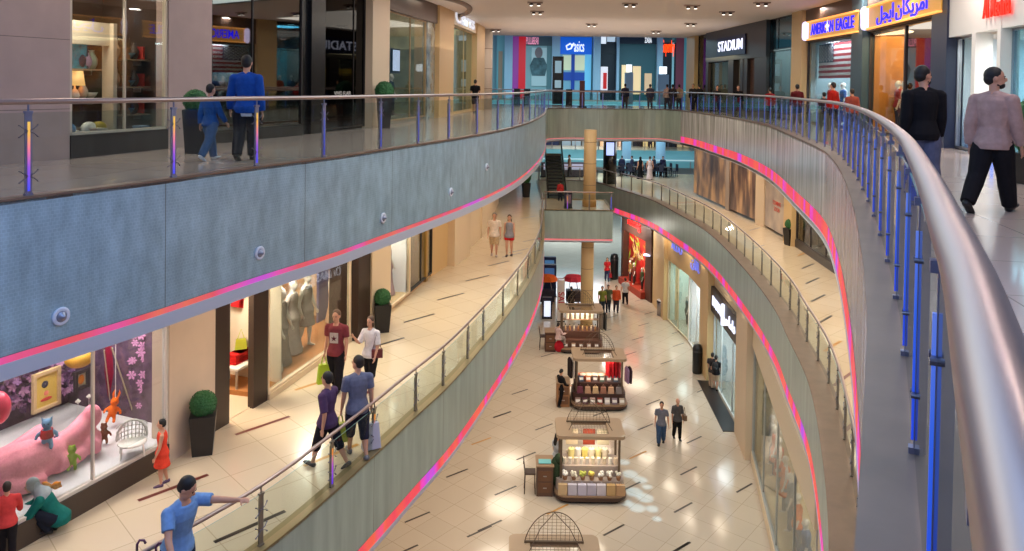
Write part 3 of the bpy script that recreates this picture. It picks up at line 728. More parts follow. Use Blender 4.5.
person('kneel', 'woman in green and teal jacket and grey headscarf crouching at the toy window', 60, 532, Z1, 1.85, 1.5, pose=dict(lean=34, tl=118, kl=152, tr=100, kr=150, al=0, ar=8, el=34, er=26, nod=14, fl=42, fr=74), top=('jacket', (24, 104, 96)), bottom=('loose', (32, 36, 48)), hair=('scarf', 'scarf_grey'), female=True, vox=.014)
person('toddler', 'child in coral red coat at the lower left edge facing the toy window', 7, 560, Z1, .6, 1.12, pose=dict(al=30, ar=30), top=('jacket', (206, 66, 66)), bottom=('long', (28, 24, 28)), hair='dark', vox=.014)
person('tankm', 'man in cream shirt and beige shorts walking with a woman far along the left walkway', 494, 256, Z1, PI, 1.74, pose=dict(tl=10, tr=-8), top=('short', (224, 204, 186)), bottom=('shorts', (196, 166, 128)), hair='grey', shoes=(170, 150, 140), vox=.018)
person('redshorts', 'woman in grey vest and red shorts walking toward us on the left walkway', 509, 256, Z1, PI-.1, 1.66, pose=dict(tl=-6, tr=8), top=('tank', (140, 136, 142)), bottom=('mini', (206, 32, 42)), hair=('long', 'brown'), female=True, shoes=(70, 50, 50), vox=.018)
# middle level, far
person_at('abaya', 'figure in long black robe standing in the cafe area past the far railing', 9.45, 55.5, Z1, .3, 1.66, top=('gown', (14, 14, 18)), hair=('scarf', 'scarf_black'), female=True, vox=.03)
person_at('kandura', 'figure in long white robe standing beside the black robed figure', 10.1, 55.2, Z1, .1, 1.72, top=('gown', (214, 196, 196)), hair='dark', vox=.03)
person_at('farstand', 'person in dark red standing on the far side walkway between pale blue columns', 15.4, 84, Z1, .1, 1.72, top=('long', (90, 40, 50)), bottom=('long', (60, 50, 70)), hair='dark', vox=.035)
person_at('w1', 'person in dark trousers walking behind the cream column', 3.0, 56.5, Z1, 1.2, 1.72, pose=dict(tl=26, tr=-26), top=('long', (120, 120, 130)), bottom=('long', (40, 36, 40)), hair='dark', vox=.03)
person_at('w2', 'person in beige top left of the cream column on the far walkway', 4.3, 56.0, Z1, 1.6, 1.70, pose=dict(tl=10, tr=-10), top=('long', (150, 120, 100)), bottom=('long', (50, 40, 40)), hair='dark', vox=.03)
# ground floor
person('cpl1', 'man in grey shirt and blue jeans walking hand in hand on the ground floor', 661, 444, Z0, PI-.2, 1.68, pose=dict(tl=-10, kl=12, tr=10, al=4, ar=-6, abl=14), top=('short', (112, 112, 124)), bottom=('loose', (62, 84, 116)), hair='dark', vox=.018)
person('cpl2', 'woman in patterned dark tunic and black trousers walking beside the man in jeans', 677, 439, Z0, PI+.1, 1.64, pose=dict(tl=8, tr=-8, ar=-4), top=('tunic', (84, 80, 80)), bottom=('long', (22, 20, 22)), hair=('bald', 'blonde'), female=True, vox=.018)
person('gA', 'person in yellow green top, left of the group of four on the ground floor', 602, 313, Z0, PI, 1.68, pose=dict(tl=10, tr=-8), top=('short', (120, 122, 50)), bottom=('long', (40, 50, 60)), hair='black', vox=.025)
person('gB', 'person in dark olive top beside the person in yellow green', 608, 312, Z0, PI, 1.70, pose=dict(tl=-8, tr=8), top=('short', (74, 80, 54)), bottom=('long', (36, 36, 44)), hair='black', vox=.025)
person('gC', 'person in orange top, third of the group on the ground floor', 616, 312, Z0, PI, 1.66, pose=dict(tl=8, tr=-8), top=('long', (196, 76, 40)), bottom=('long', (46, 40, 50)), hair='dark', vox=.025)
person('gD', 'person in white top and black trousers, right of the group near the red shop', 625, 304, Z0, .2, 1.70, top=('short', (196, 196, 200)), bottom=('long', (24, 20, 24)), hair='black', vox=.025)
person('redw', 'woman in red top and jeans walking past the cream column with a red bag', 607, 281, Z0, PI, 1.70, pose=dict(tl=10, tr=-10), top=('short', (190, 40, 46)), bottom=('long', (56, 60, 96)), hair=('long', 'dark'), female=True, vox=.025)
person('pack1', 'person in khaki trousers and dark top outside the white lit shop', 712, 388, Z0, -.7, 1.66, pose=dict(tl=6, tr=-6, er=60), top=('short', (60, 54, 54)), bottom=('loose', (176, 152, 128)), hair='dark', vox=.02)
person('pack2', 'person with black backpack outside the white lit shop', 715.5, 390, Z0, -.5, 1.62, pose=dict(tl=4, tr=-4), top=('short', (30, 28, 32)), bottom=('shorts', (180, 156, 130)), hair='black', vox=.02)
person('seller2', 'seller in black standing at the counter of the gift stall', 560.5, 406, Z0, -1.0, 1.62, pose=dict(nod=30, al=20, ar=20, el=50, er=50), top=('long', (18, 18, 22)), bottom=('long', (16, 16, 20)), hair='black', vox=.018)
person('seller1', 'seller with black hair and white shirt at the back of the candle stall', 556.5, 478, Z0, -.9, 1.62, pose=dict(nod=10), top=('short', (196, 200, 204)), bottom=('long', (24, 24, 28)), hair=('long', 'black'), female=True, vox=.018)
person('seller3', 'seller in pale pink seated at the side of the farthest stall', 558, 354, Z0, -.8, 1.60, pose=dict(tl=86, tr=86, kl=80, kr=80, al=20, ar=30, el=60, er=60, zfix=-.02), top=('long', (206, 176, 172)), bottom=('long', (150, 136, 130)), hair=('tail', 'dark'), female=True, vox=.02)
# ------------------------------------------------------------------ walls and shops
def dense(poly, n=60):
    out = []
    for a, b in zip(poly, poly[1:]):
        a, b = Vector(a), Vector(b)
        for i in range(n): out.append(a.lerp(b, i/n))
    out.append(Vector(poly[-1])); return out
LW2 = dense([(-10.6, 8), (-8.1, 13.7), (-7.2, 16.6), (-5.9, 20.5), (-4.75, 25), (-3.75, 30), (-2.9, 36), (-2.0, 44), (-1.4, 49)])
LW1 = dense([Vector((-9.2, 5.2)), Vector((-8.1, 8.3))]+[P(*q, Z1).xy for q in ((21, 548), (100, 502), (168, 462), (215, 430), (266, 400), (325, 357), (390, 313), (432.5, 275), (466, 253), (480, 238), (489, 224), (497, 203))])
RW2 = dense([(7.2, 4), (9.4, 10), (10.4, 15), (11.2, 19), (12.4, 26.5), (12.6, 33), (12.5, 40), (12.0, 50), (11.9, 51.5)])
RW1 = dense([P(*q, Z1).xy for q in ((694.5, 195), (763, 226), (794.5, 245), (832, 269))] + [(11.3, 21), (9.5, 12)])
RW0 = dense([P(*q, Z0).xy for q in ((626, 281), (655, 300), (665, 317), (682, 335), (691, 344), (719, 390), (739, 425.6), (750, 452), (769.5, 511), (783, 551))] + [(7.0, 17), (5.5, 12)])
def wp(poly, x, z):
    return min(poly, key=lambda v: abs(proj((v.x, v.y, z))[0]-x) if v.y > 2 else 1e9).copy()
class Fr:
    """A to B along the shop front; +v goes into the shop"""
    def __init__(s, poly, x0, x1, z, inward):
        s.A = wp(poly, x0, z+.5); s.B = wp(poly, x1, z+.5); s.z = z
        s.t = (s.B-s.A); s.w = s.t.length; s.t.normalize(); n = Vector((-s.t.y, s.t.x))
        if n.x*inward < 0: n = -n
        s.n = n; s.rz = math.atan2(s.t.y, s.t.x); s.flip = (s.t.x*n.y-s.t.y*n.x) < 0
    def p(s, u, v, z=0):
        q = s.A+s.t*(u*s.w)+s.n*v; return Vector((q.x, q.y, s.z+z))
    def face_rz(s):   # heading of a figure that looks out of the window
        d = -s.n; return math.atan2(-d.x, d.y)
    def u_px(s, x, v=0., z=1.):
        return min(range(401), key=lambda i: abs(proj(s.p(i/200-.5, v, z))[0]-x))/200-.5
    def z_px(s, u, v, y):
        q = s.p(u, v, 0); lo, hi = -1., 9.
        for _ in range(30):
            m_ = (lo+hi)/2
            if proj((q.x, q.y, s.z+m_))[1] > y: lo = m_
            else: hi = m_
        return lo
    def slabx(s, mb, u0, u1, v0, v1, z0, z1, mi=0):
        """box in shop coordinates"""
        vs = [s.p(u, v, z) for z in (z0, z1) for (u, v) in ((u0, v0), (u1, v0), (u1, v1), (u0, v1))]
        mb.raw(vs, [(3, 2, 1, 0), (4, 5, 6, 7), (0, 1, 5, 4), (1, 2, 6, 5), (2, 3, 7, 6), (3, 0, 4, 7)], mi); return mb
_w = {'win': 1, 'door': 1, 'wall': 0}
def pier(poly, x0, x1, z, h, inward, m, out=.25, deep=.8, side='left'):
    f = Fr(poly, x0, x1, z, inward); mb = MB(); f.slabx(mb, 0, 1, -out, deep, 0, h)
    return struct(mb.build('wall_%s_pier' % side, m)), f
def shell(f, depth, h, m_wall, m_floor, side, plinth=0., m_ceil=None, U=1., near=True):
    mb = MB()
    f.slabx(mb, -.02, U+.02, depth, depth+.1, 0, h)
    if near: f.slabx(mb, -.01, .01, .1, depth, 0, h)
    f.slabx(mb, U-.01, U+.01, .1, depth, 0, h)
    struct(mb.build('wall_%s_shop' % side, m_wall))
    mb = MB(); f.slabx(mb, 0, U, .05, depth, .0, max(.02, plinth)); struct(mb.build('floor_shop', m_floor))
    mb = MB(); f.slabx(mb, 0, U, .05, depth, h-.1, h); struct(mb.build('ceiling_shop', m_ceil or M_CEIL))
def window(f, z0, z1, m_frame, m_glass=None, mull=(), u0=0., u1=1., v=0., fw=.05, plinth=None, name='window'):
    n = _w['win']; _w['win'] += 1
    root = bpy.data.objects.new('%s_%d' % (name, n), None); COL.objects.link(root); struct(root)
    mb = MB(); e = fw/f.w
    f.slabx(mb, u0, u0+e, v-.05, v+.05, z0, z1); f.slabx(mb, u1-e, u1, v-.05, v+.05, z0, z1); f.slabx(mb, u0, u1, v-.05, v+.05, z1-fw, z1); f.slabx(mb, u0, u1, v-.05, v+.05, z0, z0+fw)
    for q in mull: f.slabx(mb, q-e*.3, q+e*.3, v-.03, v+.03, z0, z1)
    mb.build('frame', m_frame, root)
    mb = MB(); f.slabx(mb, u0+e, u1-e, v-.006, v+.006, z0+fw, z1-fw); mb.build('pane', m_glass or M_SHOPGLASS, root)
    if plinth: mb = MB(); f.slabx(mb, u0, u1, v-.08, v+.1, plinth[0], z0); mb.build('plinth', plinth[1], root)
    return root
def header(f, z0, z1, m, side, out=.12, u0=0, u1=1):
    mb = MB(); f.slabx(mb, u0, u1, -out, .1, z0, z1); return struct(mb.build('wall_%s_header' % side, m))
def shoplight(f, power, depth, h, col=(1, .9, .75), u=.5):
    q = f.p(u, depth*.45, h-.15); lamp(q.x, q.y, q.z, power, max(.4, f.w*.6), col)
def text(s, size, m, parent, loc, rot, ext=.02, align='CENTER', name='lettering', width=None):
    c = bpy.data.curves.new(name, 'FONT'); c.body = s; c.size = size; c.extrude = ext; c.align_x = align; c.align_y = 'CENTER'; c.offset = size*.01
    c.materials.append(m); tmp = bpy.data.objects.new('tmp', c); COL.objects.link(tmp); bpy.context.view_layer.update()
    me = bpy.data.meshes.new_from_object(tmp.evaluated_get(bpy.context.evaluated_depsgraph_get())); bpy.data.objects.remove(tmp); bpy.data.curves.remove(c)
    o = bpy.data.objects.new(name, me); COL.objects.link(o); o.parent = parent; o.location = loc; o.rotation_euler = rot
    if width:
        xs = [v.co.x for v in me.vertices]
        if xs and max(xs) > min(xs): o.scale.x = width/(max(xs)-min(xs))
    return o
def sign(f, u, z, v, s_, size, m_text, label, board=None, width=None, ext=.02, name='shop_sign', bw=None, bh=None):
    """sign on the front of frame f reading correctly from the walkway"""
    q = f.p(u, v, z); face = -f.n; rz = math.atan2(face.y, face.x)+PI/2
    r = thing(name, label, 'sign', tuple(q), rz)
    if board: mb = MB(); mb.box((0, .035, 0), (bw, .06, bh)); mb.build('sign_board', board, r)
    text(s_, size, m_text, r, (0, 0, 0), (PI/2, 0, 0), ext, width=width)
    return r
def emis(name, rgb, s=1.): return mat(name, rgb, .5, emit=rgb, es=s)
FIT = lambda f, s_: s_

# simple goods ---------------------------------------------------------------
def garment(mb, x, y, z, w, h, t=.05, mi=0):
    mb.raw([(x-t/2, y-w*.30, z), (x+t/2, y-w*.30, z), (x+t/2, y+w*.30, z), (x-t/2, y+w*.30, z), (x-t, y-w/2, z-.12), (x+t, y-w/2, z-.12), (x+t, y+w/2, z-.12), (x-t, y+w/2, z-.12), (x-t*.9, y-w*.44, z-h), (x+t*.9, y-w*.44, z-h), (x+t*.9, y+w*.48, z-h), (x-t*.9, y+w*.48, z-h)],
           [(0, 1, 2, 3), (0, 4, 5, 1), (1, 5, 6, 2), (2, 6, 7, 3), (3, 7, 4, 0), (4, 8, 9, 5), (5, 9, 10, 6), (6, 10, 11, 7), (7, 11, 8, 4), (11, 10, 9, 8)], mi)
def rack(f, u, v, L, cols, label, h=1.5, gl=1.0, turn=0., group='garments'):
    q = f.p(u, v, 0); rz = f.rz+turn
    r = thing('clothes_rack', label, 'clothes rack', tuple(q), rz)
    mb = MB(); mb.tube([(-L/2, 0, .03), (-L/2, 0, h), (L/2, 0, h), (L/2, 0, .03)], .018, 8); mb.build('rail_frame', mat('rack_metal', (190, 186, 178), .3, .6), r, True)
    for s_ in (-1, 1): mb = MB(); mb.box((s_*L/2, 0, .02), (.05, .5, .04)); mb.build('foot', mat('rack_metal', (190, 186, 178)), r)
    n = len(cols)
    for i, c in enumerate(cols):
        mb = MB(); x = -L/2+.1+(L-.2)*i/max(1, n-1); garment(mb, 0, 0, 0, .42, gl*random.uniform(.8, 1), .03)
        hk = Matrix.Rotation(rz, 3, 'Z') @ Vector((x, 0, 0)); g = mb.build('hanging_garment', cloth(c), loc=(q.x+hk.x, q.y+hk.y, q.z+h-.04), rz=rz)
        mh = MB(); mh.tube([(0, -.16, -.0), (0, 0, .03), (0, .16, 0)], .008, 5); mh.build('hanger', M_BLACK, g)
        tag(g, 'garment hanging on the %s' % label, 'garment', group=group)
    return r
def shelf_items(f, u0, u1, v, z, kinds, label, group, scale=1.):
    n = len(kinds)
    for i, (k, rgb) in enumerate(kinds):
        u = u0+(u1-u0)*(i+.5)/n; q = f.p(u, v, z+.003); m_ = mat('%s_%d_%d_%d' % (k, *rgb), rgb, .45); mb = MB(); s_ = scale
        if k == 'vase': mb.lathe([(.05*s_, 0), (.09*s_, .08*s_), (.10*s_, .16*s_), (.05*s_, .26*s_), (.035*s_, .30*s_), (.05*s_, .33*s_), (.04*s_, .325*s_), (.03*s_, .28*s_)], n=14); o = mb.build('vase', m_, loc=tuple(q), smooth=True)
        elif k == 'box': mb.box((0, 0, .09*s_), (.24*s_, .2*s_, .18*s_)); o = mb.build('gift_box', m_, loc=tuple(q), rz=f.rz); m2 = MB(); m2.box((0, 0, .195*s_), (.26*s_, .22*s_, .03*s_)); m2.build('lid', m_, o)
        elif k == 'bowl': mb.lathe([(.05*s_, 0), (.10*s_, .05*s_), (.14*s_, .12*s_), (.13*s_, .12*s_), (.08*s_, .04*s_)], n=16); o = mb.build('bowl', m_, loc=tuple(q), smooth=True)
        elif k == 'fold': 
            for j in range(4): mb.box((random.uniform(-.01, .01), 0, .03+.055*j), (.3*s_, .26*s_, .045))
            o = mb.build('folded_clothes', cloth(rgb), loc=tuple(q), rz=f.rz); o['kind'] = 'thing'
        elif k == 'bag': mb.box((0, 0, .13*s_), (.28*s_, .12*s_, .26*s_), taper=.8); o = mb.build('handbag', m_, loc=tuple(q), rz=f.rz); m2 = MB(); m2.tube([(-.07*s_, 0, .25*s_), (-.06*s_, 0, .36*s_), (.06*s_, 0, .36*s_), (.07*s_, 0, .25*s_)], .01, 6); m2.build('handle', m_, o)
        elif k == 'book': mb.box((0, 0, .13*s_), (.05, .2*s_, .26*s_)); o = mb.build('book', m_, loc=tuple(q), rz=f.rz+.1)
        elif k == 'cushion': mb.ell((0, 0, .14*s_), (.2*s_, .08*s_, .15*s_)); o = mb.build('cushion', m_, loc=tuple(q), rz=f.rz, smooth=True)
        elif k == 'shoe':
            mb.tube([(0, -.12, .06), (0, -.04, .06), (0, .06, .04), (0, .13, .025)], [.045, .045, .04, .02], 8); o = mb.build('shoe_on_display', m_, loc=tuple(q), rz=f.rz, smooth=True)
        tag(o, label % k if '%s' in label else label, {'fold': 'clothes', 'shoe': 'shoe', 'box': 'box', 'bag': 'handbag'}.get(k, k), group=group+' ('+k+')')
def shelving(f, u0, u1, v, levels, m_, label, back=True, d=.4):
    c = f.p((u0+u1)/2, v, 0); W = (u1-u0)*f.w; sg = -1 if f.flip else 1
    if len(levels) == 1:
        z = levels[0]; r = thing('wall_shelf', label, 'shelf', tuple(c+Vector((0, 0, z))), f.rz); mb = MB(); mb.box((0, 0, -.015), (W, d, .03)); mb.build('board', m_, r)
        for s_ in (-1, 1): mb = MB(); mb.box((s_*W*.42, sg*d*.25, -.08), (.03, d*.5, .1)); mb.build('bracket', M_STEEL, r)
        return r
    r = thing('shelf_unit', label, 'shelving', tuple(c), f.rz)
    for s_ in (-1, 1): mb = MB(); mb.box((s_*W/2, 0, levels[-1]/2+.2), (.04, d, levels[-1]+.4)); mb.build('upright', m_, r)
    for z in levels: mb = MB(); mb.box((0, 0, z-.015), (W, d, .03)); mb.build('shelf', m_, r)
    if back: mb = MB(); mb.box((0, sg*d/2, levels[-1]/2+.2), (W, .02, levels[-1]+.4)); mb.build('back_panel', m_, r)
    return r
def mannequin(f, u, v, z, rgb, kind, label, H=1.75, rz=0, rgb2=None, skin=None, hd=True, group=None, pose=None):
    q = f.p(u, v, z); sk = skin or mat('mannequin_white', (232, 222, 210), .35)
    return figure(label, tuple(q), f.face_rz()+rz, H, pose=pose or dict(tl=4, tr=-3, kl=2, kr=2, abl=12, abr=14), top=(kind, rgb) if kind else None, bottom=rgb2, hair=None, skin=sk, vox=.02, name_='mannequin', cat='mannequin', female=True, bare=True, group=group, mannequin=True)[0]
def topiary(x, y, z, label, s_=1., ball=.24, tall=False):
    q = P(x, y, z) if not isinstance(x, Vector) else x
    r = thing('potted_topiary', label, 'potted plant', tuple(q), .3)
    mb = MB(); h = .95*s_; mb.box((0, 0, h/2), (.34, .34, h), taper=1.32); mb.build('planter', mat('planter_black', (30, 26, 26), .35), r)
    mb = MB(); mb.box((0, 0, h+.005), (.44, .44, .02)); mb.build('rim', mat('planter_rim', (40, 36, 34), .4), r)
    random.seed(int(abs(q.x*97+q.y*13)) + 3); bmx = bmesh.new(); bmesh.ops.create_icosphere(bmx, subdivisions=4, radius=1)
    for v in bmx.verts: v.co *= 1+random.uniform(-.06, .05)
    vs = [v.co*ball*1.0 for v in bmx.verts]; vs = [Vector((v.x, v.y, v.z*(1 if not tall else 1.8)))+Vector((0, 0, h+ball*(.85 if not tall else 1.6))) for v in vs]; fs = [tuple(v.index for v in p.verts) for p in bmx.faces]; bmx.free()
    mb = MB(); mb.raw(vs, fs)
    # leaves standing off the ball
    for i in range(500):
        v = Vector((random.gauss(0, 1), random.gauss(0, 1), random.gauss(0, 1))).normalized(); c = Vector((v.x*ball, v.y*ball, v.z*ball*(1 if not tall else 1.8)+h+ball*(.85 if not tall else 1.6)))
        a = v.orthogonal().normalized(); b = v.cross(a); q_ = random.uniform(0, 6.3); a2 = a*math.cos(q_)+b*math.sin(q_); b2 = v.cross(a2)
        mb.face([c-a2*.014, c+v*.025+b2*.01, c+a2*.014, c+v*.012-b2*.012])
    mb.build('clipped_foliage', mat('leaf_green', (44, 98, 52), .7, noise=.4, nscale=40), r)
    return r

H2 = ZC-Z2          # upper storey clear height
H1 = -D2-.14-Z1     # middle
H0 = (Z1-D1-.1)-Z0  # ground
M_PIERJ = M_MAUVE
PLY = {}
# ================= upper level, left side
p0, f = pier(LW2, -90, 67, Z2, H2, -1, M_MAUVE, .06, 1.2)
mb = MB()
for zz in (.9, 2.15, 3.35): f.slabx(mb, 0, 1, -.063, -.05, zz, zz+.012)
mb.build('joint', mat('joint_dark', (110, 96, 92)), p0)
# home ware shop
fA = Fr(LW2, 67, 166, Z2, -1); shell(fA, 2.4, H2, mat('umber', (70, 50, 40), .7), mat('dark_floor', (90, 80, 74), .3), 'left', .25, None, 1.3)
window(fA, .42, H2, mat('frame_greige', (190, 178, 160), .4), None, (.54,), plinth=(0, mat('plinth_dark', (38, 32, 32), .5)))
mb = MB(); fA.slabx(mb, .04, .80, 1.0, 1.15, 2.15, 2.62); fA.slabx(mb, .80, .84, .9, 1.2, .3, 2.62); fA.slabx(mb, 0, .04, .3, .5, .3, 3.6)
struct(mb.build('wall_left_partition', mat('cream_board', (206, 190, 165), .5)))
mb = MB(); fA.slabx(mb, .05, .97, .6, .66, 3.18, 3.24); tag(mb.build('ceiling_light_strip', emis('amber_strip', (255, 170, 70), 1.6)), 'amber light strip along the ceiling of the home ware window', 'light')
for zz, u0, u1 in ((1.62, .06, .34), (1.66, .38, .78), (1.12, .06, .42), (1.05, .46, .78), (.45, .06, .78)):
    shelving(fA, u0, u1, 1.35, [zz], mat('shelf_oak', (178, 150, 120), .5), {1.62: 'left upper shelf with pale vases in the home ware window', 1.66: 'upper shelf with the teal picture in the home ware window', 1.12: 'left middle shelf with baskets in the home ware window', 1.05: 'middle shelf with the lit lamp in the home ware window', .45: 'low display platform with cushions in the home ware window'}[zz], False)
shelf_items(fA, .06, .30, 1.35, 1.62, [('vase', (180, 170, 140)), ('vase', (120, 140, 150)), ('bowl', (190, 180, 160))], 'pale %s on the left upper shelf of the home ware window', 'home ware window')
shelf_items(fA, .06, .42, 1.35, 1.12, [('box', (140, 110, 80)), ('box', (120, 90, 66)), ('book', (200, 180, 150)), ('bowl', (150, 140, 110))], 'brown %s on the left middle shelf of the home ware window', 'home ware window')
shelf_items(fA, .62, .78, 1.35, 1.05, [('vase', (200, 190, 170)), ('bowl', (210, 205, 190))], 'white %s right of the lit lamp in the home ware window', 'home ware window')
shelf_items(fA, .60, .78, 1.35, 1.66, [('vase', (60, 70, 90)), ('vase', (180, 160, 190)), ('vase', (150, 170, 150))], '%s right of the teal picture in the home ware window', 'home ware window', 1.2)
shelf_items(fA, .08, .70, .9, .30, [('cushion', (150, 140, 150)), ('cushion', (206, 80, 40)), ('cushion', (60, 120, 170)), ('bowl', (210, 205, 200)), ('cushion', (220, 215, 210)), ('cushion', (190, 160, 60))], 'bright %s on the low platform of the home ware window', 'home ware window')
for zz in (.7, 1.3, 1.9):
    shelving(fA, .90, 1.27, 1.2, [zz], mat('shelf_oak', (178, 150, 120)), {.7: 'lower', 1.3: 'middle', 1.9: 'upper'}[zz]+' shelf at the right side of the home ware window', False)
    shelf_items(fA, .91, 1.26, 1.2, zz, [('vase', (190, 170, 140)), ('box', (150, 110, 80)), ('bowl', (110, 140, 150)), ('vase', (90, 70, 60)), ('book', (190, 60, 50))], '%s on the '+{.7: 'lower', 1.3: 'middle', 1.9: 'upper'}[zz]+' right shelf of the home ware window', 'home ware window right shelves', 1.1)
shelf_items(fA, .05, .95, .35, .28, [('bowl', (180, 200, 210)), ('bowl', (90, 110, 160)), ('box', (200, 190, 180)), ('bowl', (210, 205, 200)), ('bowl', (150, 160, 180)), ('box', (120, 140, 170))], '%s in the front row of the home ware window', 'home ware window front row')
q = fA.p(.50, 1.3, 1.97); o = thing('painting', 'teal and blue canvas picture on the upper shelf of the home ware window', 'picture', tuple(q), fA.rz)
mb = MB(); mb.box((0, 0, 0), (.85, .04, .62)); mb.build('canvas', mat('canvas_teal', (60, 160, 185), .6, noise=.6, nscale=5), o); mb = MB(); mb.box((0, 0, .32), (.89, .06, .03)); mb.box((0, 0, -.32), (.89, .06, .03)); mb.box((.43, 0, 0), (.03, .06, .64)); mb.box((-.43, 0, 0), (.03, .06, .64)); mb.build('frame', mat('pic_frame', (40, 70, 90)), o)
q = fA.p(.56, 1.3, 1.055); o = thing('table_lamp', 'lit table lamp with cream shade in the home ware window', 'lamp', tuple(q))
mb = MB(); mb.lathe([(.08, 0), (.1, .06), (.06, .16), (.02, .2), (.015, .3)], n=16); mb.build('base', M_WHITE, o, True); mb = MB(); mb.lathe([(.19, .26), (.15, .56), (.145, .56), (.185, .26)], n=20); mb.build('lamp_shade', mat('lamp_shade_lit', (250, 200, 140), .6, emit=(255, 190, 110), es=1.1), o, True)
shoplight(fA, 120, 2.0, H2, (1, .82, .62)); lamp(*fA.p(.35, .8, 2.9), 50, 1.2, (1, .85, .7))
# pier
pier(LW2, 166, 208, Z2, H2, -1, M_MAUVE, .08, .25)
# dark fashion shop with chandelier
fB = Fr(LW2, 208, 300, Z2, -1); shell(fB, 4, H2, mat('black_brown', (34, 26, 22), .7), mat('dark_floor', (90, 80, 74)), 'left', .05, mat('ceil_dark', (50, 40, 34)), 1.3)
window(fB, .25, H2, mat('frame_black', (30, 24, 22), .4), M_DARKGLASS, (.42,), plinth=(0, mat('frame_black', (30, 24, 22))))
q = fB.p(.36, 1.3, 3.55); o = thing('chandelier', 'gold crystal chandelier at the top of the dark fashion window', 'chandelier', tuple(q))
mb = MB(); mb.lathe([(.55, 0), (.58, .05), (.55, .1), (.1, .12)], n=24); mb.build('ring', mat('gold', (200, 160, 70), .3, .8), o, True)
mb = MB(); mb.tube([(0, 0, .1), (0, 0, 1.2)], .015); mb.build('chain', M_BLACK, o)
for i in range(18):
    a = i*2*PI/18; mb = MB(); mb.tube([(.5*math.cos(a), .5*math.sin(a), 0), (.5*math.cos(a), .5*math.sin(a), -.22)], [.035, .012], 6); mb.build('crystal', emis('crystal_gold', (255, 222, 140), .9), o)
q = fB.p(.55, 1.6, 4.4); o = thing('ceiling_lamp', 'long warm lamp above the dark fashion window', 'light', tuple(q), fB.rz); mb = MB(); mb.box((0, 0, 0), (2.2, .3, .12)); mb.build('diffuser', emis('warm_lamp', (255, 226, 170), 1.3), o); mb = MB(); mb.box((0, 0, .09), (2.3, .4, .06)); mb.build('housing', M_WHITE, o)
rack(fB, .84, 1.0, 1.3, [(60, 60, 110), (150, 120, 150), (70, 70, 120), (200, 190, 180), (120, 60, 60), (60, 70, 110)], 'white rack in the dark fashion window', 1.7, 1.3)
mannequin(fB, .15, 1.1, .1, (40, 90, 80), 'tunic', 'dark mannequin in green top, left in the dark fashion window', rgb2=('long', (50, 40, 40)), skin=mat('mannequin_brown', (90, 70, 56)))
mannequin(fB, .33, 1.4, .1, (150, 120, 100), 'tunic', 'dark mannequin in beige top under the chandelier', rgb2=('long', (60, 50, 60)), skin=mat('mannequin_brown', (90, 70, 56)))
mannequin(fB, .6, 1.5, .1, (130, 50, 50), 'tunic', 'dark mannequin in dark red top beside the white rack', rgb2=('long', (50, 44, 60)), skin=mat('mannequin_brown', (90, 70, 56)))
rack(fB, .45, 2.8, 2.2, [(110, 60, 50), (160, 130, 100), (70, 90, 80), (150, 60, 50), (60, 60, 70), (170, 150, 130), (90, 60, 90), (60, 90, 80)], 'long rack at the back of the dark fashion shop', 1.6, 1.0)
shoplight(fB, 30, 3, H2, (1, .75, .5))
# black shop
fC = Fr(LW2, 300, 363, Z2, -1); header(fC, 0, H2, M_BLACK, 'left', .0, 0, .10); header(fC, 0, H2, M_BLACK, 'left', .1, .10, .30)
shell(fC, 2, H2, mat('charcoal', (16, 15, 18), .6), M_BLACK, 'left', .1, M_BLACK)
window(fC, .05, H2, mat('frame_black', (30, 24, 22)), glass_mat('black_shop_glass', (60, 60, 62), .0), (.80,), .30, 1.)
sign(fC, .60, 1.12, -.06, 'VIVID FLAIR', .17, mat('etched_white', (190, 186, 180), .5), 'small white lettering on the glass of the black shop', width=1.1, ext=.002)
o = mannequin(fC, .88, 1.0, .1, (70, 170, 40), 'tunic', 'small figure in bright green behind the black shop glass', rgb2=('long', (30, 30, 30)), H=1.6, skin=M_BLACK); shoplight(fC, 4, 2, H2)
pier(LW2, 363, 381, Z2, H2, -1, mat('cream_pier', (214, 190, 160), .5), .3, .8)
# taupe header shop
fD = Fr(LW2, 381, 432, Z2, -1); M_TAUPE = mat('taupe', (96, 78, 66), .5); header(fD, fD.z_px(.5, 0, 17), H2+1.2, M_TAUPE, 'left', .2)
shell(fD, 3.5, H2, mat('pale_green_wall', (176, 178, 140), .6, noise=.35, nscale=1.5), mat('pale_floor', (190, 180, 160), .2), 'left', .08, None, 1.3)
zt = fD.z_px(.5, 0, 17); window(fD, .1, zt, mat('frame_tan', (180, 150, 110), .4), None, (.5,), 0, .82)
mb = MB(); fD.slabx(mb, 0, .46, .3, .4, fD.z_px(.2, 0, 73), fD.z_px(.2, 0, 47)); struct(mb.build('wall_left_band', M_TAUPE))
q = fD.p(.36, .26, (fD.z_px(.35, 0, 70)+fD.z_px(.35, 0, 51))/2); o = thing('display_screen', 'bright white and blue screen on the brown band of the pale shop', 'screen', tuple(q), fD.rz)
mb = MB(); mb.box((0, 0, 0), (.85, .05, .85)); mb.build('frame', M_BLACK, o); mb = MB(); mb.box((0, (.03 if fD.flip else -.03), 0), (.78, .01, .78)); mb.build('screen', emis('screen_white', (205, 215, 245), 1.0), o)
mb = MB(); fD.slabx(mb, .82, 1, -.1, .1, 0, H2); struct(mb.build('wall_left_pier', mat('mirror_tile', (190, 196, 190), .15, .6, noise=.4, nscale=3)))
for i, (u, c) in enumerate(((.12, (110, 90, 80)), (.26, (60, 56, 60)), (.62, (40, 36, 40)))):
    mannequin(fD, u, 1.0, .1, c, 'tunic', ('brown', 'grey', 'black')[i]+' dressed mannequin in the pale shop beneath the screen wall', rgb2=('long', (50, 46, 50)))
shoplight(fD, 70, 3, H2, (1, .95, .8))
pier(LW2, 432, 447, Z2, H2, -1, M_TAN, .3, .8)
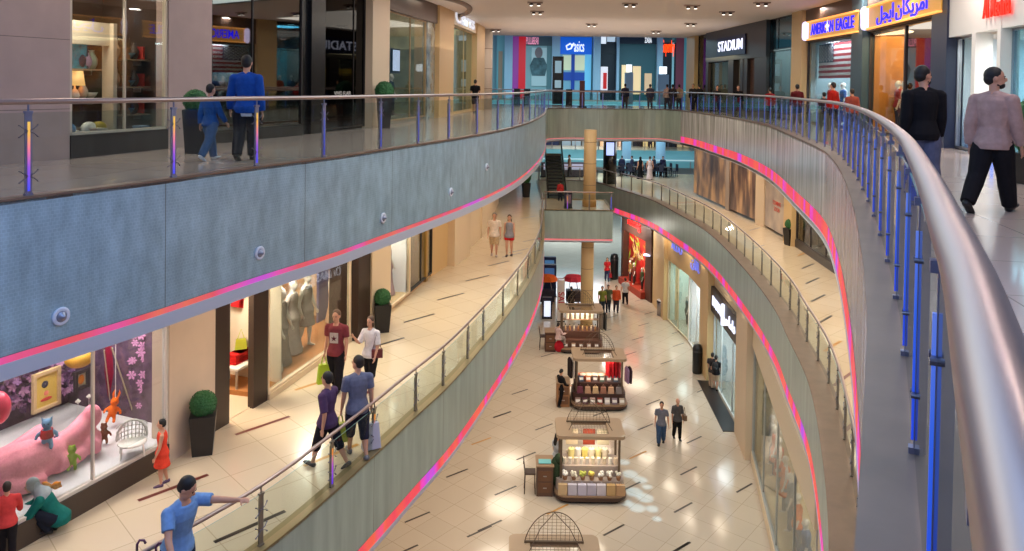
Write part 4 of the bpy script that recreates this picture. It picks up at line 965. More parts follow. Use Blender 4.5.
# sign header shop
fE = Fr(LW2, 447, 471, Z2, -1); zt = fE.z_px(.5, 0, 29); header(fE, zt, H2+.4, M_CREAM, 'left', .25)
shell(fE, 4, H2, mat('aqua_wall', (150, 200, 205), .6), mat('pale_floor', (190, 180, 160)), 'left', .05, None, 1.4)
window(fE, .08, zt, M_TAN, None, (.62,), plinth=(0, M_TAN)); shoplight(fE, 120, 3, H2, (.7, .95, 1))
sign(fE, .45, fE.z_px(.45, -.25, 20), -.31, 'Clarks', 1.0, emis('sign_silver', (205, 210, 225), .9), 'silver lettering on the cream header beside the round white column', width=fE.w*.8)
mannequin(fE, .2, 1.0, .1, (220, 70, 60), 'dress', 'mannequin in coral red dress in the aqua shop'); mannequin(fE, .8, .8, .1, (150, 110, 120), 'dress', 'mannequin in mauve dress in the aqua shop')
mb = MB(); fE.slabx(mb, .55, .68, .3, .6, 0, zt); struct(mb.build('wall_left_partition', mat('yellow_board', (230, 205, 150), .5)))
pier(LW2, 471, 479, Z2, H2, -1, M_TAN, .3, .8)
def roundcol(name, x, Y, wpx, z0, z1, m_, base=None):
    X = (x-512)*Y/FPX; r = wpx*Y/FPX/2; mb = MB(); mb.lathe([(r, z0), (r, z1)], (X, Y, 0), 28)
    k = z0+1.2
    while k < z1: mb.lathe([(r+.004, k), (r+.004, k+.03)], (X, Y, 0), 28, 1); k += 1.2
    o = struct(mb.build(name, [m_, mat('col_joint', (150, 120, 90), .5)], smooth=True))
    if base: mb = MB(); mb.lathe([(r*1.12, z0), (r*1.12, z0+.35), (r, z0+.4)], (X, Y, 0), 28); struct(mb.build(name+'_base', base, smooth=True))
    return o
roundcol('column_round_white', 485, 46, 14, Z2, ZC, mat('white_col', (224, 212, 196), .5))
roundcol('column_cream', 591, 42.6, 12.6, Z1, -1.0, M_TAN, mat('brass_base', (190, 140, 80), .4)); roundcol('column_cream', 590, 42.6, 12.6, Z0, Z1-.9, M_TAN, mat('brass_base', (190, 140, 80)))
topiary(384, 128, Z2, 'dark green ball topiary in front of the cream pier on the upper left', 1., .30)
topiary(195, 153, Z2, 'dark bushy potted plant against the pier behind the child', .9, .22)
topiary(1030, 184, Z2, 'green shrub at the right frame edge beside the man in pink jumper', .5, .26, True)

# ================= upper level, right side
SIDE = 'right'
pier(RW2, 690, 698, Z2, H2, 1, M_TAN, .3, .8, SIDE)
fS = Fr(RW2, 698, 770, Z2, 1); shell(fS, 4, H2, mat('grey_wall', (110, 104, 98), .6), mat('dark_floor', (90, 80, 74)), SIDE, .03, M_BLACK)
ua = fS.u_px(709); ub = fS.u_px(733); uc = fS.u_px(743); ud = fS.u_px(758)
header(fS, 3.0, H2, mat('stadium_dark', (52, 44, 42), .4), SIDE, .25, ua, 1)
window(fS, .05, H2, M_BLACK, glass_mat('teal_glass', (110, 150, 160), .1), (), 0, ua); 
mb = MB()
for a, b in ((ua, ua+.035), (ub-.02, ub+.05), (uc, uc+.04), (ud, 1.0)): fS.slabx(mb, a, b, -.22, .1, 0, 3.0)
fS.slabx(mb, .73, .78, -.2, .1, 0, H2)
struct(mb.build('wall_right_frame', mat('stadium_dark', (52, 44, 42))))
window(fS, .05, 3.0, M_BLACK, None, (.5,), ua+.035, ub-.02); mb = MB(); fS.slabx(mb, uc+.04, ud, -.02, .12, 0, 3.0); struct(mb.build('wall_right_panel', mat('wood_dark', (74, 48, 34), .5, noise=.3, nscale=6)))
sign(fS, fS.u_px(730, -.33, 3.8), 3.78, -.33, 'STADIUM', .8, emis('sign_white', (225, 230, 255), 1.6), 'white glowing letters on the dark sports shop front', mat('navy_board', (20, 24, 70), .4), width=abs(fS.u_px(742, -.33, 3.8)-fS.u_px(718, -.33, 3.8))*fS.w, bw=abs(fS.u_px(744, -.33, 3.8)-fS.u_px(716, -.33, 3.8))*fS.w, bh=1.05)
shelving(fS, ua+.04, ub-.04, 2.2, [.5, 1.0, 1.5, 2.0], mat('lit_yellow', (220, 190, 90), .5), 'yellow lit shoe wall inside the sports shop'); shoplight(fS, 220, 3.6, 3.4, (1, .88, .5), (ua+ub)/2)
for zz in (.5, 1.0, 1.5, 2.0): shelf_items(fS, ua+.05, ub-.05, 2.1, zz, [('shoe', c) for c in ((200, 190, 180), (60, 60, 70), (220, 200, 80), (150, 50, 50), (230, 230, 230))], 'sports shoe on the yellow lit wall', 'sports shoes on the yellow wall', 1.2)
fT = Fr(RW2, 770, 797, Z2, 1); shell(fT, 4, H2, mat('teal_wall', (90, 150, 160), .6), mat('dark_floor', (90, 80, 74)), SIDE, .05)
window(fT, .05, 3.25, M_BLACK, None, (.15,)); window(fT, 3.3, H2, M_BLACK, glass_mat('teal_glass', (110, 150, 160)), (.3,)); shoplight(fT, 320, 3.5, H2, (.6, .9, 1))
for i, (u, c) in enumerate(((.2, (190, 50, 60)), (.45, (60, 100, 130)), (.68, (230, 80, 50)), (.88, (60, 60, 80)))): mannequin(fT, u, .9, .1, c, 'tunic', ('crimson', 'steel blue', 'orange', 'dark')[i]+' dressed mannequin in the teal window of the right side', rgb2=('long', (60, 70, 90)))
pier(RW2, 797, 807, Z2, H2, 1, M_TAN, .3, .8, SIDE)
# american flag shop
M_SLD = mat('sign_gold_back', (190, 140, 60), .4, emit=(255, 190, 90), es=.35)
fF = Fr(RW2, 807, 858, Z2, 1); zs = 3.45
header(fF, zs, H2, M_TAUPE, SIDE, .15); shell(fF, 3.2, zs, mat('aqua_grey', (150, 170, 176), .6), mat('pale_floor', (190, 180, 160)), SIDE, .05, mat('aqua_ceil', (160, 180, 190)))
window(fF, .05, zs, mat('frame_dk', (60, 50, 48), .4), None, ()); shoplight(fF, 380, 3, zs, (.85, .93, 1))
M_BLUEL = emis('sign_blue', (20, 20, 255), 1.8)
def oval_sign(f, u, z, w_, words, label, zb=.72):
    r = sign(f, u, z, -.34, words[0][0], .62, M_BLUEL, label, M_SLD, width=w_*words[0][2], bw=w_, bh=zb)
    [c for c in r.children if c.name.startswith('lettering')][0].location.x = words[0][1]*w_
    for s_, x_, k_ in words[1:]: text(s_, .62, M_BLUEL, r, (x_*w_, 0, 0), (PI/2, 0, 0), .02, width=w_*k_)
    mb = MB(); mb.tube([(-w_/2+.06, -.08, -.26), (-w_/2+.06, -.08, .26)], .14, 14); mb.ell((-w_/2+.06, -.08, .26), .14, 14, 8); mb.ell((-w_/2+.06, -.08, -.26), .14, 14, 8); mb.build('end_lamp', emis('sign_lamp', (225, 215, 255), 1.5), r, True)
    for zz in (-zb/2, zb/2): mb = MB(); mb.box((0, -.03, zz), (w_+.06, .12, .05)); mb.build('border', emis('sign_amber', (255, 180, 90), 1.1), r)
    return r
va = fF.u_px(807, -.34, 3.85); vb = fF.u_px(858, -.34, 3.85)
r = oval_sign(fF, (va+vb)/2, 3.85, abs(vb-va)*fF.w, [('AMERICAN', -.17, .46), ('EAGLE', .27, .32)], 'blue glowing letters on the gold sign above the flag window')
mb = MB(); mb.raw([(-.28, -.1, .02), (-.12, -.1, .12), (-.02, -.1, .30), (.0, -.1, .12), (.16, -.1, .02), (.05, -.1, -.04), (.12, -.1, -.2), (-.02, -.1, -.12), (-.14, -.1, -.22), (-.1, -.1, -.05)], [tuple(range(10))]); mb.build('white_mark', emis('mark_white', (235, 240, 255), 1.4), r)
# flag
def flag(f, u0, u1, v, z0, z1, label):
    q = f.p(0, v, 0); mb = MB(); face = -f.n; h = z1-z0
    def pt(a, b, o_=0): 
        k = f.p(u0+(u1-u0)*a, v-o_-.03*math.sin(a*14), z1-b*h); return k
    for i in range(13):
        for j in range(16): mb.face([pt(j/16, i/13), pt((j+1)/16, i/13), pt((j+1)/16, (i+1)/13), pt(j/16, (i+1)/13)], 0 if i % 2 == 0 else 1)
    for j in range(8): mb.face([pt(j/20, 0, .01), pt((j+1)/20, 0, .01), pt((j+1)/20, 7/13, .01), pt(j/20, 7/13, .01)], 2)
    for i in range(9):
        for j in range(6 if i % 2 == 0 else 5):
            a = (.4/12)*(1+2*j+(0 if i % 2 == 0 else 1)); b = (7/13)*(i+1)/10; c = pt(a, b, .02); t = Vector((f.t.x, f.t.y, 0)); up_ = Vector((0, 0, 1))
            mb.face([c+(t*math.sin(k*PI/5)+up_*math.cos(k*PI/5))*(.085 if k % 2 == 0 else .035) for k in range(10)], 1)
    o = mb.build('flag', [mat('flag_red', (190, 50, 60), .7), mat('flag_white', (232, 226, 226), .7), mat('flag_navy', (40, 44, 90), .7)])
    return tag(o, label, 'flag')
u_a = max(.02, min(fF.u_px(812, .4, 2), .98)); u_b = max(.02, min(fF.u_px(857, .4, 2), .98)); fz0 = fF.z_px(.5, .4, 78); fz1 = fF.z_px(.5, .4, 42)
flag(fF, min(u_a, u_b), max(u_a, u_b), .4, fz0, fz1, 'large stars and stripes flag hanging behind the window of the right side shop') if True else None
for i in range(7):
    mannequin(fF, .1+.13*i, .75+.3*(i % 2), .1, ((180, 60, 60), (210, 205, 210), (60, 90, 150), (230, 220, 220), (60, 130, 120), (190, 70, 90), (120, 110, 160))[i], 'tunic', ('red', 'white', 'blue', 'cream', 'green', 'pink', 'lilac')[i]+' topped mannequin below the stars and stripes flag', rgb2=('long', (60, 70, 100)), H=1.65)
pier(RW2, 858, 869, Z2, H2, 1, M_SLATE, .3, .8, SIDE)
fG = Fr(RW2, 869, 941, Z2, 1); header(fG, zs, H2, M_TAUPE, SIDE, .15); shell(fG, 3, zs, mat('amber_wood', (214, 140, 60), .5, noise=.15, nscale=3), mat('pale_floor', (190, 180, 160)), SIDE, .05)
um = fG.u_px(905); window(fG, .05, zs, mat('frame_dk', (60, 50, 48)), None, (), 0, um); window(fG, .05, zs, mat('frame_dk', (60, 50, 48)), glass_mat('mirror_glass', (150, 150, 150), .3), (), um, 1); shoplight(fG, 230, 2.6, zs, (1, .75, .42), um*.5)
va = fG.u_px(867, -.34, 3.85); vb = fG.u_px(941, -.34, 3.85)
oval_sign(fG, (va+vb)/2, 3.85, abs(vb-va)*fG.w, [('\uFEDE\uFEA0\uFBFE\uFE8D', -.20, .26), ('\uFEE5\uFE8E\uFEDC\uFBFE\uFEAE\uFEE3\uFE8D', .16, .40)], 'blue glowing Arabic letters on the gold sign nearest on the right side')
for i, (zz, cs) in enumerate(((.6, 5), (1.2, 5), (1.8, 5))):
    shelving(fG, .06, um*.95, 1.9, [zz], mat('shelf_oak', (178, 150, 120)), ('lower', 'middle', 'upper')[i]+' wooden shelf in the amber lit window', False)
    shelf_items(fG, .07, um*.93, 1.9, zz, [(random.choice(('fold', 'bag', 'box', 'fold')), random.choice(((200, 190, 170), (110, 70, 50), (190, 60, 60), (80, 90, 110), (230, 220, 200)))) for _ in range(cs)], '%s on the ' + ('lower', 'middle', 'upper')[i] + ' shelf of the amber lit window', 'amber lit window '+('lower', 'middle', 'upper')[i]+' shelf', 1.1)
for u, c, d in ((.06, (170, 60, 60), 'red'), (.16, (220, 210, 200), 'white')): mannequin(fG, u, .8, .1, c, 'tunic', d+' topped mannequin at the edge of the amber lit window', rgb2=('long', (70, 70, 90)), H=1.7)
pier(RW2, 941, 958, Z2, H2, 1, mat('slate_dark', (34, 40, 66), .35), .3, .8, SIDE)
fH = Fr(RW2, 958, 1040, Z2, 1); zh = fH.z_px(.3, 0, 34); header(fH, zh, H2, M_WHITE, SIDE, .25); shell(fH, 4, zh+.05, mat('bright_wall', (222, 232, 238), .6), mat('pale_floor', (190, 180, 160)), SIDE, .02)
u1 = fH.u_px(985); u2 = fH.u_px(1010); window(fH, .03, zh, M_STEEL, None, (), 0, u1-.02); window(fH, .03, zh, M_STEEL, glass_mat('cyan_glass', (190, 225, 235), .1), (), u2+.02, 1)
mb = MB(); fH.slabx(mb, u1-.03, u1+.02, -.27, .1, 0, zh); fH.slabx(mb, u2-.01, u2+.03, -.27, .1, 0, H2); struct(mb.build('wall_right_jamb', M_WHITE)); shoplight(fH, 170, 3.4, zh, (.9, .96, 1), (u1+u2)/2)
us = fH.u_px(997, -.3, 3.5); sign(fH, us, fH.z_px(us, -.3, 7), -.31, 'Al Medina', .62, emis('sign_red', (255, 30, 10), 1.6), 'red slanted lettering above the bright doorway at the right', width=abs(u2-u1)*fH.w*1.05)
mannequin(fH, u1*.8, 1.2, .05, (225, 60, 60), 'dress', 'mannequin in red dress behind the man in pink jumper', H=1.8)
q = fH.p(u1*.35, .5, .0); o = thing('display_stand', 'blue lit display stand between the two bearded men', 'display stand', tuple(q), fH.rz); mb = MB(); mb.box((0, 0, .4), (.5, .4, .8)); mb.build('body', mat('blue_stand', (30, 110, 230), .4, emit=(40, 120, 255), es=.5), o); mb = MB(); mb.box((0, 0, .83), (.54, .44, .06)); mb.build('top', M_WHITE, o)
# ================= middle level, left side
M_PORTAL = mat('portal_brown', (52, 36, 30), .35)
# toy shop window
fP = Fr(LW1, -70, 166, Z1, -1)
M_TOYW = mat('toy_back', (86, 62, 84), .8, noise=.5, nscale=6)
shell(fP, 3.0, H1, M_TOYW, mat('white_fur_floor', (226, 222, 226), .9), 'left', .40, None, 1.12)
window(fP, .36, H1-.1, mat('frame_white', (210, 200, 190), .4), None, tuple(fP.u_px(x, 0, .8) for x in (93,)), plinth=(0, mat('plinth_brown', (70, 56, 46), .5)))
lamp(*fP.p(.6, 1.6, H1-.25), 130, 2.2, (1, .86, .8)); lamp(*fP.p(.9, 1.5, H1-.25), 110, 1.2, (1, .88, .8))
def fpx(f, x, y, v):
    """point in the window at depth v behind the glass seen at a pixel"""
    d = ray(x, y); a = f.A+f.n*v; o_ = Vector((0, 0)); D = Vector((d.x, d.y)); nn = f.n
    t = (a-o_).dot(nn)/D.dot(nn); return Vector((d.x*t, d.y*t, EYE+d.z*t))
# back wall dressing: paper flowers (countless)
random.seed(5); mb = MB()
for i in range(900):
    u = random.uniform(.3, 1.1); z = random.uniform(.7, H1-.2); q = fP.p(u, 2.86-random.uniform(0, .22), z); r_ = random.uniform(.05, .13); n0 = Vector((random.gauss(0, .5)-fP.n.x, random.gauss(0, .5)-fP.n.y, random.gauss(0, .5))).normalized(); a_ = n0.orthogonal().normalized(); b_ = n0.cross(a_); k = random.choice((0, 0, 0, 1, 1, 2))
    for j in range(5):
        t0 = j*2*PI/5; c0 = a_*math.cos(t0)+b_*math.sin(t0); c1 = a_*math.cos(t0+.5)+b_*math.sin(t0+.5); c2 = a_*math.cos(t0-.5)+b_*math.sin(t0-.5)
        mb.face([q, q+(c2*.7+n0*.15)*r_, q+(c0+n0*.3)*r_, q+(c1*.7+n0*.15)*r_], k)
tag(mb.build('paper_flowers', [mat('flower_purple', (112, 74, 120), .8), mat('flower_mauve', (170, 120, 160), .8), mat('flower_deep', (70, 40, 80), .8)]), 'purple paper flowers covering the back of the toy window', 'paper flowers', kind='stuff')
random.seed(9); mb = MB()
for i in range(120):
    q = fpx(fP, random.gauss(145, 6), random.uniform(332, 412), 1.2+random.uniform(-.2, .2)); r_ = random.uniform(.05, .10)
    for j in range(6): t0 = j*PI/3; mb.face([q, q+Vector((math.cos(t0-.4)*.7, .1, math.sin(t0-.4)*.7))*r_, q+Vector((math.cos(t0), 0, math.sin(t0)))*r_, q+Vector((math.cos(t0+.4)*.7, .1, math.sin(t0+.4)*.7))*r_])
tag(mb.build('flower_garland', mat('flower_pink', (214, 150, 196), .8)), 'hanging column of pink paper flowers at the right of the toy window', 'paper flowers', kind='stuff')
# giant pink soft toy lying on its back: seen from the chest to the legs
pk = mat('pink_plush', (240, 150, 168), .95, spec=.1, noise=.1, nscale=30)
def seg(mb, pts, rs, n=14): mb.tube(pts, rs, n)
def tp(x, y, v): return fpx(fP, x, y, v)
zb = Z1+.41
root = thing('giant_plush_toy', 'giant pink soft toy lying on its back across the toy shop window', 'soft toy', tuple(fP.p(.4, 1.2, .41)))
R_ = root.location
mb = MB()
def hp(x, y, h): return P(x, y, zb+h)-R_
A0, A1, A2 = hp(-30, 484, .30)+R_, hp(12, 468, .32)+R_, hp(58, 452, .26)+R_
seg(mb, [A0-R_, A1-R_, (A1.lerp(A2, .6))-R_, A2-R_], [.30, .36, .33, .24])
seg(mb, [hp(50, 452, .3), hp(72, 436, .42), hp(90, 418, .55)], [.20, .16, .17]); mb.ell(hp(92, 416, .62), (.16, .15, .20))
seg(mb, [hp(55, 464, .2), hp(70, 460, .14), hp(82, 452, .14)], [.17, .12, .13])
seg(mb, [hp(92, 436, .25), hp(93, 446, .2), hp(78, 450, .15)], [.15, .17, .10])
seg(mb, [hp(-8, 462, .4), hp(15, 448, .4), hp(42, 430, .4)], [.13, .11, .12])
seg(mb, [hp(0, 490, .2), hp(26, 486, .13), hp(44, 480, .10)], [.13, .12, .13])
hd_ = hp(-50, 492, .35); mb.ell(hd_, (.36, .36, .34))
for s_ in (-.25, .25): mb.ell(hd_+Vector((-.2, s_, .26)), (.10, .08, .13))
o = mb.build('body', pk, root); voxel(o, .035)
for i in range(10):
    u = random.uniform(0, 1); q = A0.lerp(A2, u)-R_+Vector((random.uniform(-.08, .08), random.uniform(-.15, .05), .325)); mb = MB(); mb.ell(q, .022, 8, 6)
    c_ = mb.build('bead', mat('bead_dark', (120, 80, 140), .3), root, True)
def softtoy(name, label, q, s_, rgb, ears, extra=None, tilt=0., hang=False):
    r = thing(name, label, 'soft toy', tuple(q), .4); mm_ = mat('plush_%d_%d_%d' % rgb, rgb, .95, spec=.1); T_ = Matrix.Rotation(tilt, 3, 'Y')
    mb = MB(); V = lambda *a: T_ @ (Vector(a)*s_)
    mb.ell(V(0, 0, .22), (.13*s_, .10*s_, .18*s_)); mb.ell(V(0, 0, .48), (.12*s_, .11*s_, .12*s_))
    for k in (-1, 1):
        mb.tube([V(k*.06, 0, .12), V(k*.09, -.02, -.04), V(k*.09, -.1, -.08)], [.055*s_, .05*s_, .045*s_], 10); mb.tube([V(k*.1, 0, .32), V(k*.2, -.03, .24), V(k*.22, -.06, .15)], [.04*s_, .04*s_, .04*s_], 10)
        if ears == 'long': mb.tube([V(k*.05, 0, .56), V(k*.08, .02, .72), V(k*.06, .03, .84)], [.03*s_, .04*s_, .015*s_], 8)
        elif ears == 'point': mb.tube([V(k*.07, 0, .54), V(k*.12, 0, .66)], [.04*s_, .008*s_], 8)
        else: mb.ell(V(k*.06, -.03, .6), .045*s_)
    voxel(mb.build('body', mm_, r), .018*s_+.006)
    for k in (-1, 1): mb = MB(); mb.ell(V(k*.04, -.105, .5), .013*s_, 8, 6); mb.build('eye', M_BLACK, r, True)
    if extra: mb = MB(); mb.lathe([(.135*s_, .16*s_), (.142*s_, .25*s_), (.13*s_, .34*s_)], n=16); mb.build('waistcoat', cloth(extra), r, True)
    if hang: mb = MB(); mb.tube([V(0, 0, .58), V(0, 0, .58)+Vector((0, 0, 1.2))], .008, 5); mb.build('cord', M_WHITE, r)
    return r
q = P(47, 444, zb+.55); softtoy('plush_toy', 'light blue soft toy with red waistcoat sitting on the giant pink toy', (q.x, q.y, zb+.55), .68, (130, 170, 210), 'point', (190, 40, 50))
q = P(72, 466, zb+.1); softtoy('plush_toy', 'lime green soft toy between the legs of the giant pink toy', (q.x, q.y, zb+.10), .55, (150, 175, 60), 'round')
q = tp(111, 418, 1.3); softtoy('plush_toy', 'orange long eared soft toy hanging on a cord in the toy window', tuple(q), .62, (240, 110, 40), 'long', tilt=.2, hang=True)
q = P(38, 491, zb+.1); softtoy('plush_toy', 'orange yellow soft toy lying by the crouching woman', (q.x, q.y, zb+.10), .5, (250, 150, 50), 'round', tilt=1.4)
q = P(104, 441, zb+.05); softtoy('plush_toy', 'small brown soft toy beside the pink plush feet', (q.x, q.y, zb+.06), .5, (120, 60, 40), 'round')
q = tp(83, 413, 2.2)
for i, (x, y) in enumerate(((78, 404), (89, 399))):
    q = tp(x, y, 2.0); o = tag(MB().tube([(0, 0, -.6), (0, 0, 0)], .006, 5).lathe([(.0, .0), (.05, .05), (0, .1)], n=10).build('star_wand', M_WHITE, loc=tuple(q)), ('white star wand left of', 'white star wand touching')[i]+' the pink plush foot', 'decoration')
# framed pictures on the flower wall: plain face drawing and small orange picture
def framed(x0, x1, y0, y1, v, label, frame_rgb, art):
    c = tp((x0+x1)/2, (y0+y1)/2, v); w_ = (tp(x1, (y0+y1)/2, v)-tp(x0, (y0+y1)/2, v)).length; h_ = abs(tp((x0+x1)/2, y0, v).z-tp((x0+x1)/2, y1, v).z)*.95
    r = thing('framed_picture', label, 'picture', tuple(c), math.atan2(-fP.n.y, -fP.n.x)+PI/2)
    mb = MB()
    for sx in (-1, 1): mb.box((sx*w_/2, 0, 0), (.06, .06, h_+.06)); mb.box((0, 0, sx*h_/2), (w_, .06, .06))
    mb.build('frame', mat('pf_%d_%d_%d' % frame_rgb, frame_rgb, .4), r)
    mb = MB(); mb.box((0, .02, 0), (w_, .02, h_)); p_ = mb.build('picture_panel', mat('pp_%d_%d_%d' % art[0], art[0], .6), r)
    for kx, kz, rx, rz_, c_ in art[1]:
        mb = MB(); mb.ell((kx*w_, .006, kz*h_), (rx*w_, .012, rz_*h_), 16, 8); mb.build('drawing', mat('pd_%d_%d_%d' % c_, c_, .6), p_, True)
    return r
framed(35, 58, 371, 408, 2.2, 'yellow picture with a simple drawn face in the toy window', (200, 170, 130), ((206, 176, 84), [(-.05, .16, .14, .10, (40, 40, 60)), (-.05, .17, .08, .06, (230, 225, 200)), (.0, -.1, .1, .07, (225, 130, 110)), (0, -.27, .24, .05, (190, 50, 50))]))
framed(76, 87, 371, 388, 2.2, 'small picture with an orange shape beside the yellow face picture', (60, 50, 60), ((190, 180, 160), [(0, 0, .26, .30, (220, 130, 40))]))
q = tp(79, 358, 1.8); tag(MB().ell((0, 0, 0), (.24, .24, .17), 20, 10).build('hanging_ball', mat('ochre', (190, 140, 40), .6), loc=tuple(q), smooth=True), 'ochre round hanging ball under the slab edge in the toy window', 'decoration')
q = tp(-2, 408, 1.4); tag(MB().ell((0, 0, 0), (.18, .18, .26), 20, 12).build('balloon', mat('balloon_pink', (206, 60, 90), .3), loc=tuple(q), smooth=True), 'dark pink balloon at the left frame edge in the toy window', 'balloon')
# rope swing and white wicker chair
mb = MB(); a_, b_ = tp(112, 348, 1.3), tp(133, 412, 1.3); mb.tube([a_, b_], .014, 6); a2, b2 = tp(104, 350, 1.3), tp(110, 400, 1.5); mb.tube([a2, b2], .012, 6); tag(mb.build('rope', mat('rope', (190, 180, 150), .8)), 'pale ropes hanging from the ceiling of the toy window', 'rope', kind='thing')
q = tp(111, 345, 1.9); tag(MB().tube([(0, 0, 0), (.02, 0, -.5), (0, 0, -1.0)], [.10, .13, .05], 10).build('red_drape', cloth((130, 24, 50)), loc=(q.x, q.y, q.z)), 'dark red drape hanging above the orange soft toy', 'drape')
q = P(132, 453, zb); r = thing('wicker_chair', 'white wicker chair with rounded lattice back in the toy window', 'chair', (q.x, q.y, zb), .5)
mb = MB()
for i in range(13):
    a = PI*i/12
    mb.tube([(.22*math.cos(a), .07, .22+.0*a), (.235*math.cos(a), .08, .23+.30*math.sin(a))], .009, 5)
for k in range(4):
    mb.tube([(.235*math.cos(PI*i/14)*(1-.0*k), .08, .20+k*.075+.1*math.sin(PI*i/14)) for i in range(15)], .009, 5)
mb.tube([(.235*math.cos(PI*i/16), .08, .23+.31*math.sin(PI*i/16)) for i in range(17)], .018, 8); mb.build('backrest', M_WHITE, r)
mb = MB(); mb.lathe([(.20, .19), (.23, .21), (.215, .23), (0.02, .235)], (0, -.06, 0), 20); mb.build('seat', M_WHITE, r, True)
for sx in (-1, 1):
    for sy in (-.3, .1): mb = MB(); mb.tube([(sx*.16, sy*.66, .2), (sx*.18, sy*.72, 0)], .014, 8); mb.build('leg', M_WHITE, r)
# legs of a low red stand under the window
pier(LW1, 166, 212, Z1, H1, -1, mat('beige_pier', (216, 192, 170), .45, noise=.04, nscale=2), .06, .3)
topiary(203, 452, Z1, 'ball topiary in a black tapered planter beside the black framed door', .74, .22)
# black framed doorway
fQ = Fr(LW1, 212, 266, Z1, -1); mb = MB(); ua = fQ.u_px(228, 0, 1.2); ub = fQ.u_px(252, 0, 1.2)
fQ.slabx(mb, 0, ua, -.04, .10, 0, H1); fQ.slabx(mb, ub, 1.0, -.04, .10, 0, H1); fQ.slabx(mb, ua, ub, -.04, .10, 2.75, H1); r = struct(mb.build('door_1', M_PORTAL))
shell(fQ, 2.6, H1, mat('white_shop_wall', (226, 210, 190), .6), mat('cream_floor', (222, 200, 170), .2), 'left', .01, None, 1.4); shoplight(fQ, 150, 2.2, H1, (1, .86, .66))
rack(fQ, fQ.u_px(242, 1.3, 2), 1.3, .8, [(190, 30, 36), (200, 40, 40), (60, 50, 130), (190, 30, 30), (220, 60, 40)], 'upper rack of red clothes inside the black framed door', 2.35, .7)
o = thing('display_table', 'low table with folded red clothes inside the black framed door', 'table', tuple(fQ.p(fQ.u_px(240, 1.0, .6), 1.0, 0)), fQ.rz); mb = MB(); mb.box((0, 0, .55), (.9, .6, .05)); mb.build('tabletop', M_WHITE, o)
for sx in (-.4, .4):
    for sy in (-.25, .25): mb = MB(); mb.box((sx, sy, .265), (.04, .04, .53)); mb.build('leg', M_STEEL, o)
uq = fQ.u_px(240, 1.0, .6); shelf_items(fQ, uq-.13, uq+.13, 1.0, .575, [('fold', (200, 30, 30)), ('fold', (180, 26, 30)), ('fold', (210, 50, 40))], 'red folded clothes on the low table inside the black framed door', 'red folded clothes on the low table')
# grey gown window
fR = Fr(LW1, 266, 350, Z1, -1); shell(fR, 3.2, H1, mat('warm_wall', (216, 180, 140), .6), mat('brown_carpet', (170, 112, 62), .8), 'left', .12, None, 1.35, False); window(fR, .12, H1, M_CREAM, None, (), plinth=(0, mat('cream_plinth', (220, 196, 160))))
lamp(*fR.p(.35, .8, H1-.2), 170, .6, (1, .86, .7)); lamp(*fR.p(.95, 1.0, H1-.2), 150, .6, (1, .86, .7))
G_ = (134, 122, 112)
for i, (x, kind, hh, c) in enumerate(((272, 'gown', 1.75, (200, 190, 176)), (281, 'gown', 1.85, G_), (292, 'gown', 1.85, G_), (306, 'dress', 1.9, G_), (335, 'gown', 1.85, (206, 170, 140)))):
    vv = (.5, .6, .75, .7, .9)[i]; u = fR.u_px(x, vv, 1.0); mannequin(fR, u, vv, .12, c, kind, ('headless mannequin with cream dress at the left edge of the grey gown window', 'mannequin in long grey gown nearest the black framed door', 'mannequin in long grey gown behind the first grey gown', 'mannequin in short grey dress in the middle of the gown window', 'mannequin in pale draped gown right of the blue panel')[i], H=hh, pose=dict(abl=14, abr=14, tl=5 if i == 3 else 0, tr=-6 if i == 3 else 0), skin=mat('mannequin_white', (236, 222, 204), .35))
mb = MB(); u = fR.u_px(324, 1.3, 1); fR.slabx(mb, u-.08, u+.10, 1.3, 1.36, .12, 2.3); tag(mb.build('blue_screen', mat('slate_blue', (98, 96, 136), .6)), 'tall slate blue panel behind the short grey dress', 'panel', kind='thing')
rack(fR, .3, 2.3, 2.0, [(60, 80, 60), (120, 50, 50), (60, 60, 70), (150, 60, 50), (50, 90, 90), (60, 50, 50), (170, 150, 130)], 'back rack of dark clothes behind the grey gowns', 2.3, .9)
rack(fR, .75, 2.0, 1.4, [(200, 170, 130), (210, 190, 160), (190, 160, 130), (180, 150, 120), (60, 80, 110)], 'rack of beige clothes behind the blue panel', 2.2, 1.1)
q = fR.p(.15, 1.0, .9); o = thing('handbag', 'lime yellow handbag hanging in the grey gown window', 'handbag', tuple(q), .4); mb = MB(); mb.box((0, 0, 0), (.26, .1, .24), taper=.8); mb.build('body', mat('lime', (190, 190, 60), .5), o); mb = MB(); mb.tube([(-.08, 0, .1), (0, 0, .34), (.08, 0, .1)], .01, 6); mb.build('strap', mat('lime', (190, 190, 60)), o)
pier(LW1, 350, 362, Z1, H1, -1, M_PORTAL, .25, .6)
pier(LW1, 362, 381, Z1, H1, -1, M_CREAM, .3, .8)
topiary(382, 331, Z1, 'ball topiary in a black planter in front of the lilac gown window', .78, .22)
fU = Fr(LW1, 381, 409, Z1, -1); shell(fU, 2.6, H1, mat('peach_wall', (232, 196, 160), .6), mat('peach_floor', (230, 196, 150)), 'left', .12, None, 1.5); window(fU, .12, H1, M_CREAM, None, ()); shoplight(fU, 160, 1.6, H1, (1, .88, .72))
L_ = (172, 132, 150)
mannequin(fU, fU.u_px(387, .55, 1), .55, .12, L_, 'gown', 'mannequin in long lilac gown nearest the planter', H=1.85); mannequin(fU, fU.u_px(396, .7, 1), .7, .12, (160, 122, 142), 'gown', 'second mannequin in long lilac gown, farther from the planter', H=1.9); mannequin(fU, fU.u_px(404, .8, 1), .8, .12, (214, 190, 160), 'dress', 'mannequin in beige jacket beside the lilac gowns', H=1.8)
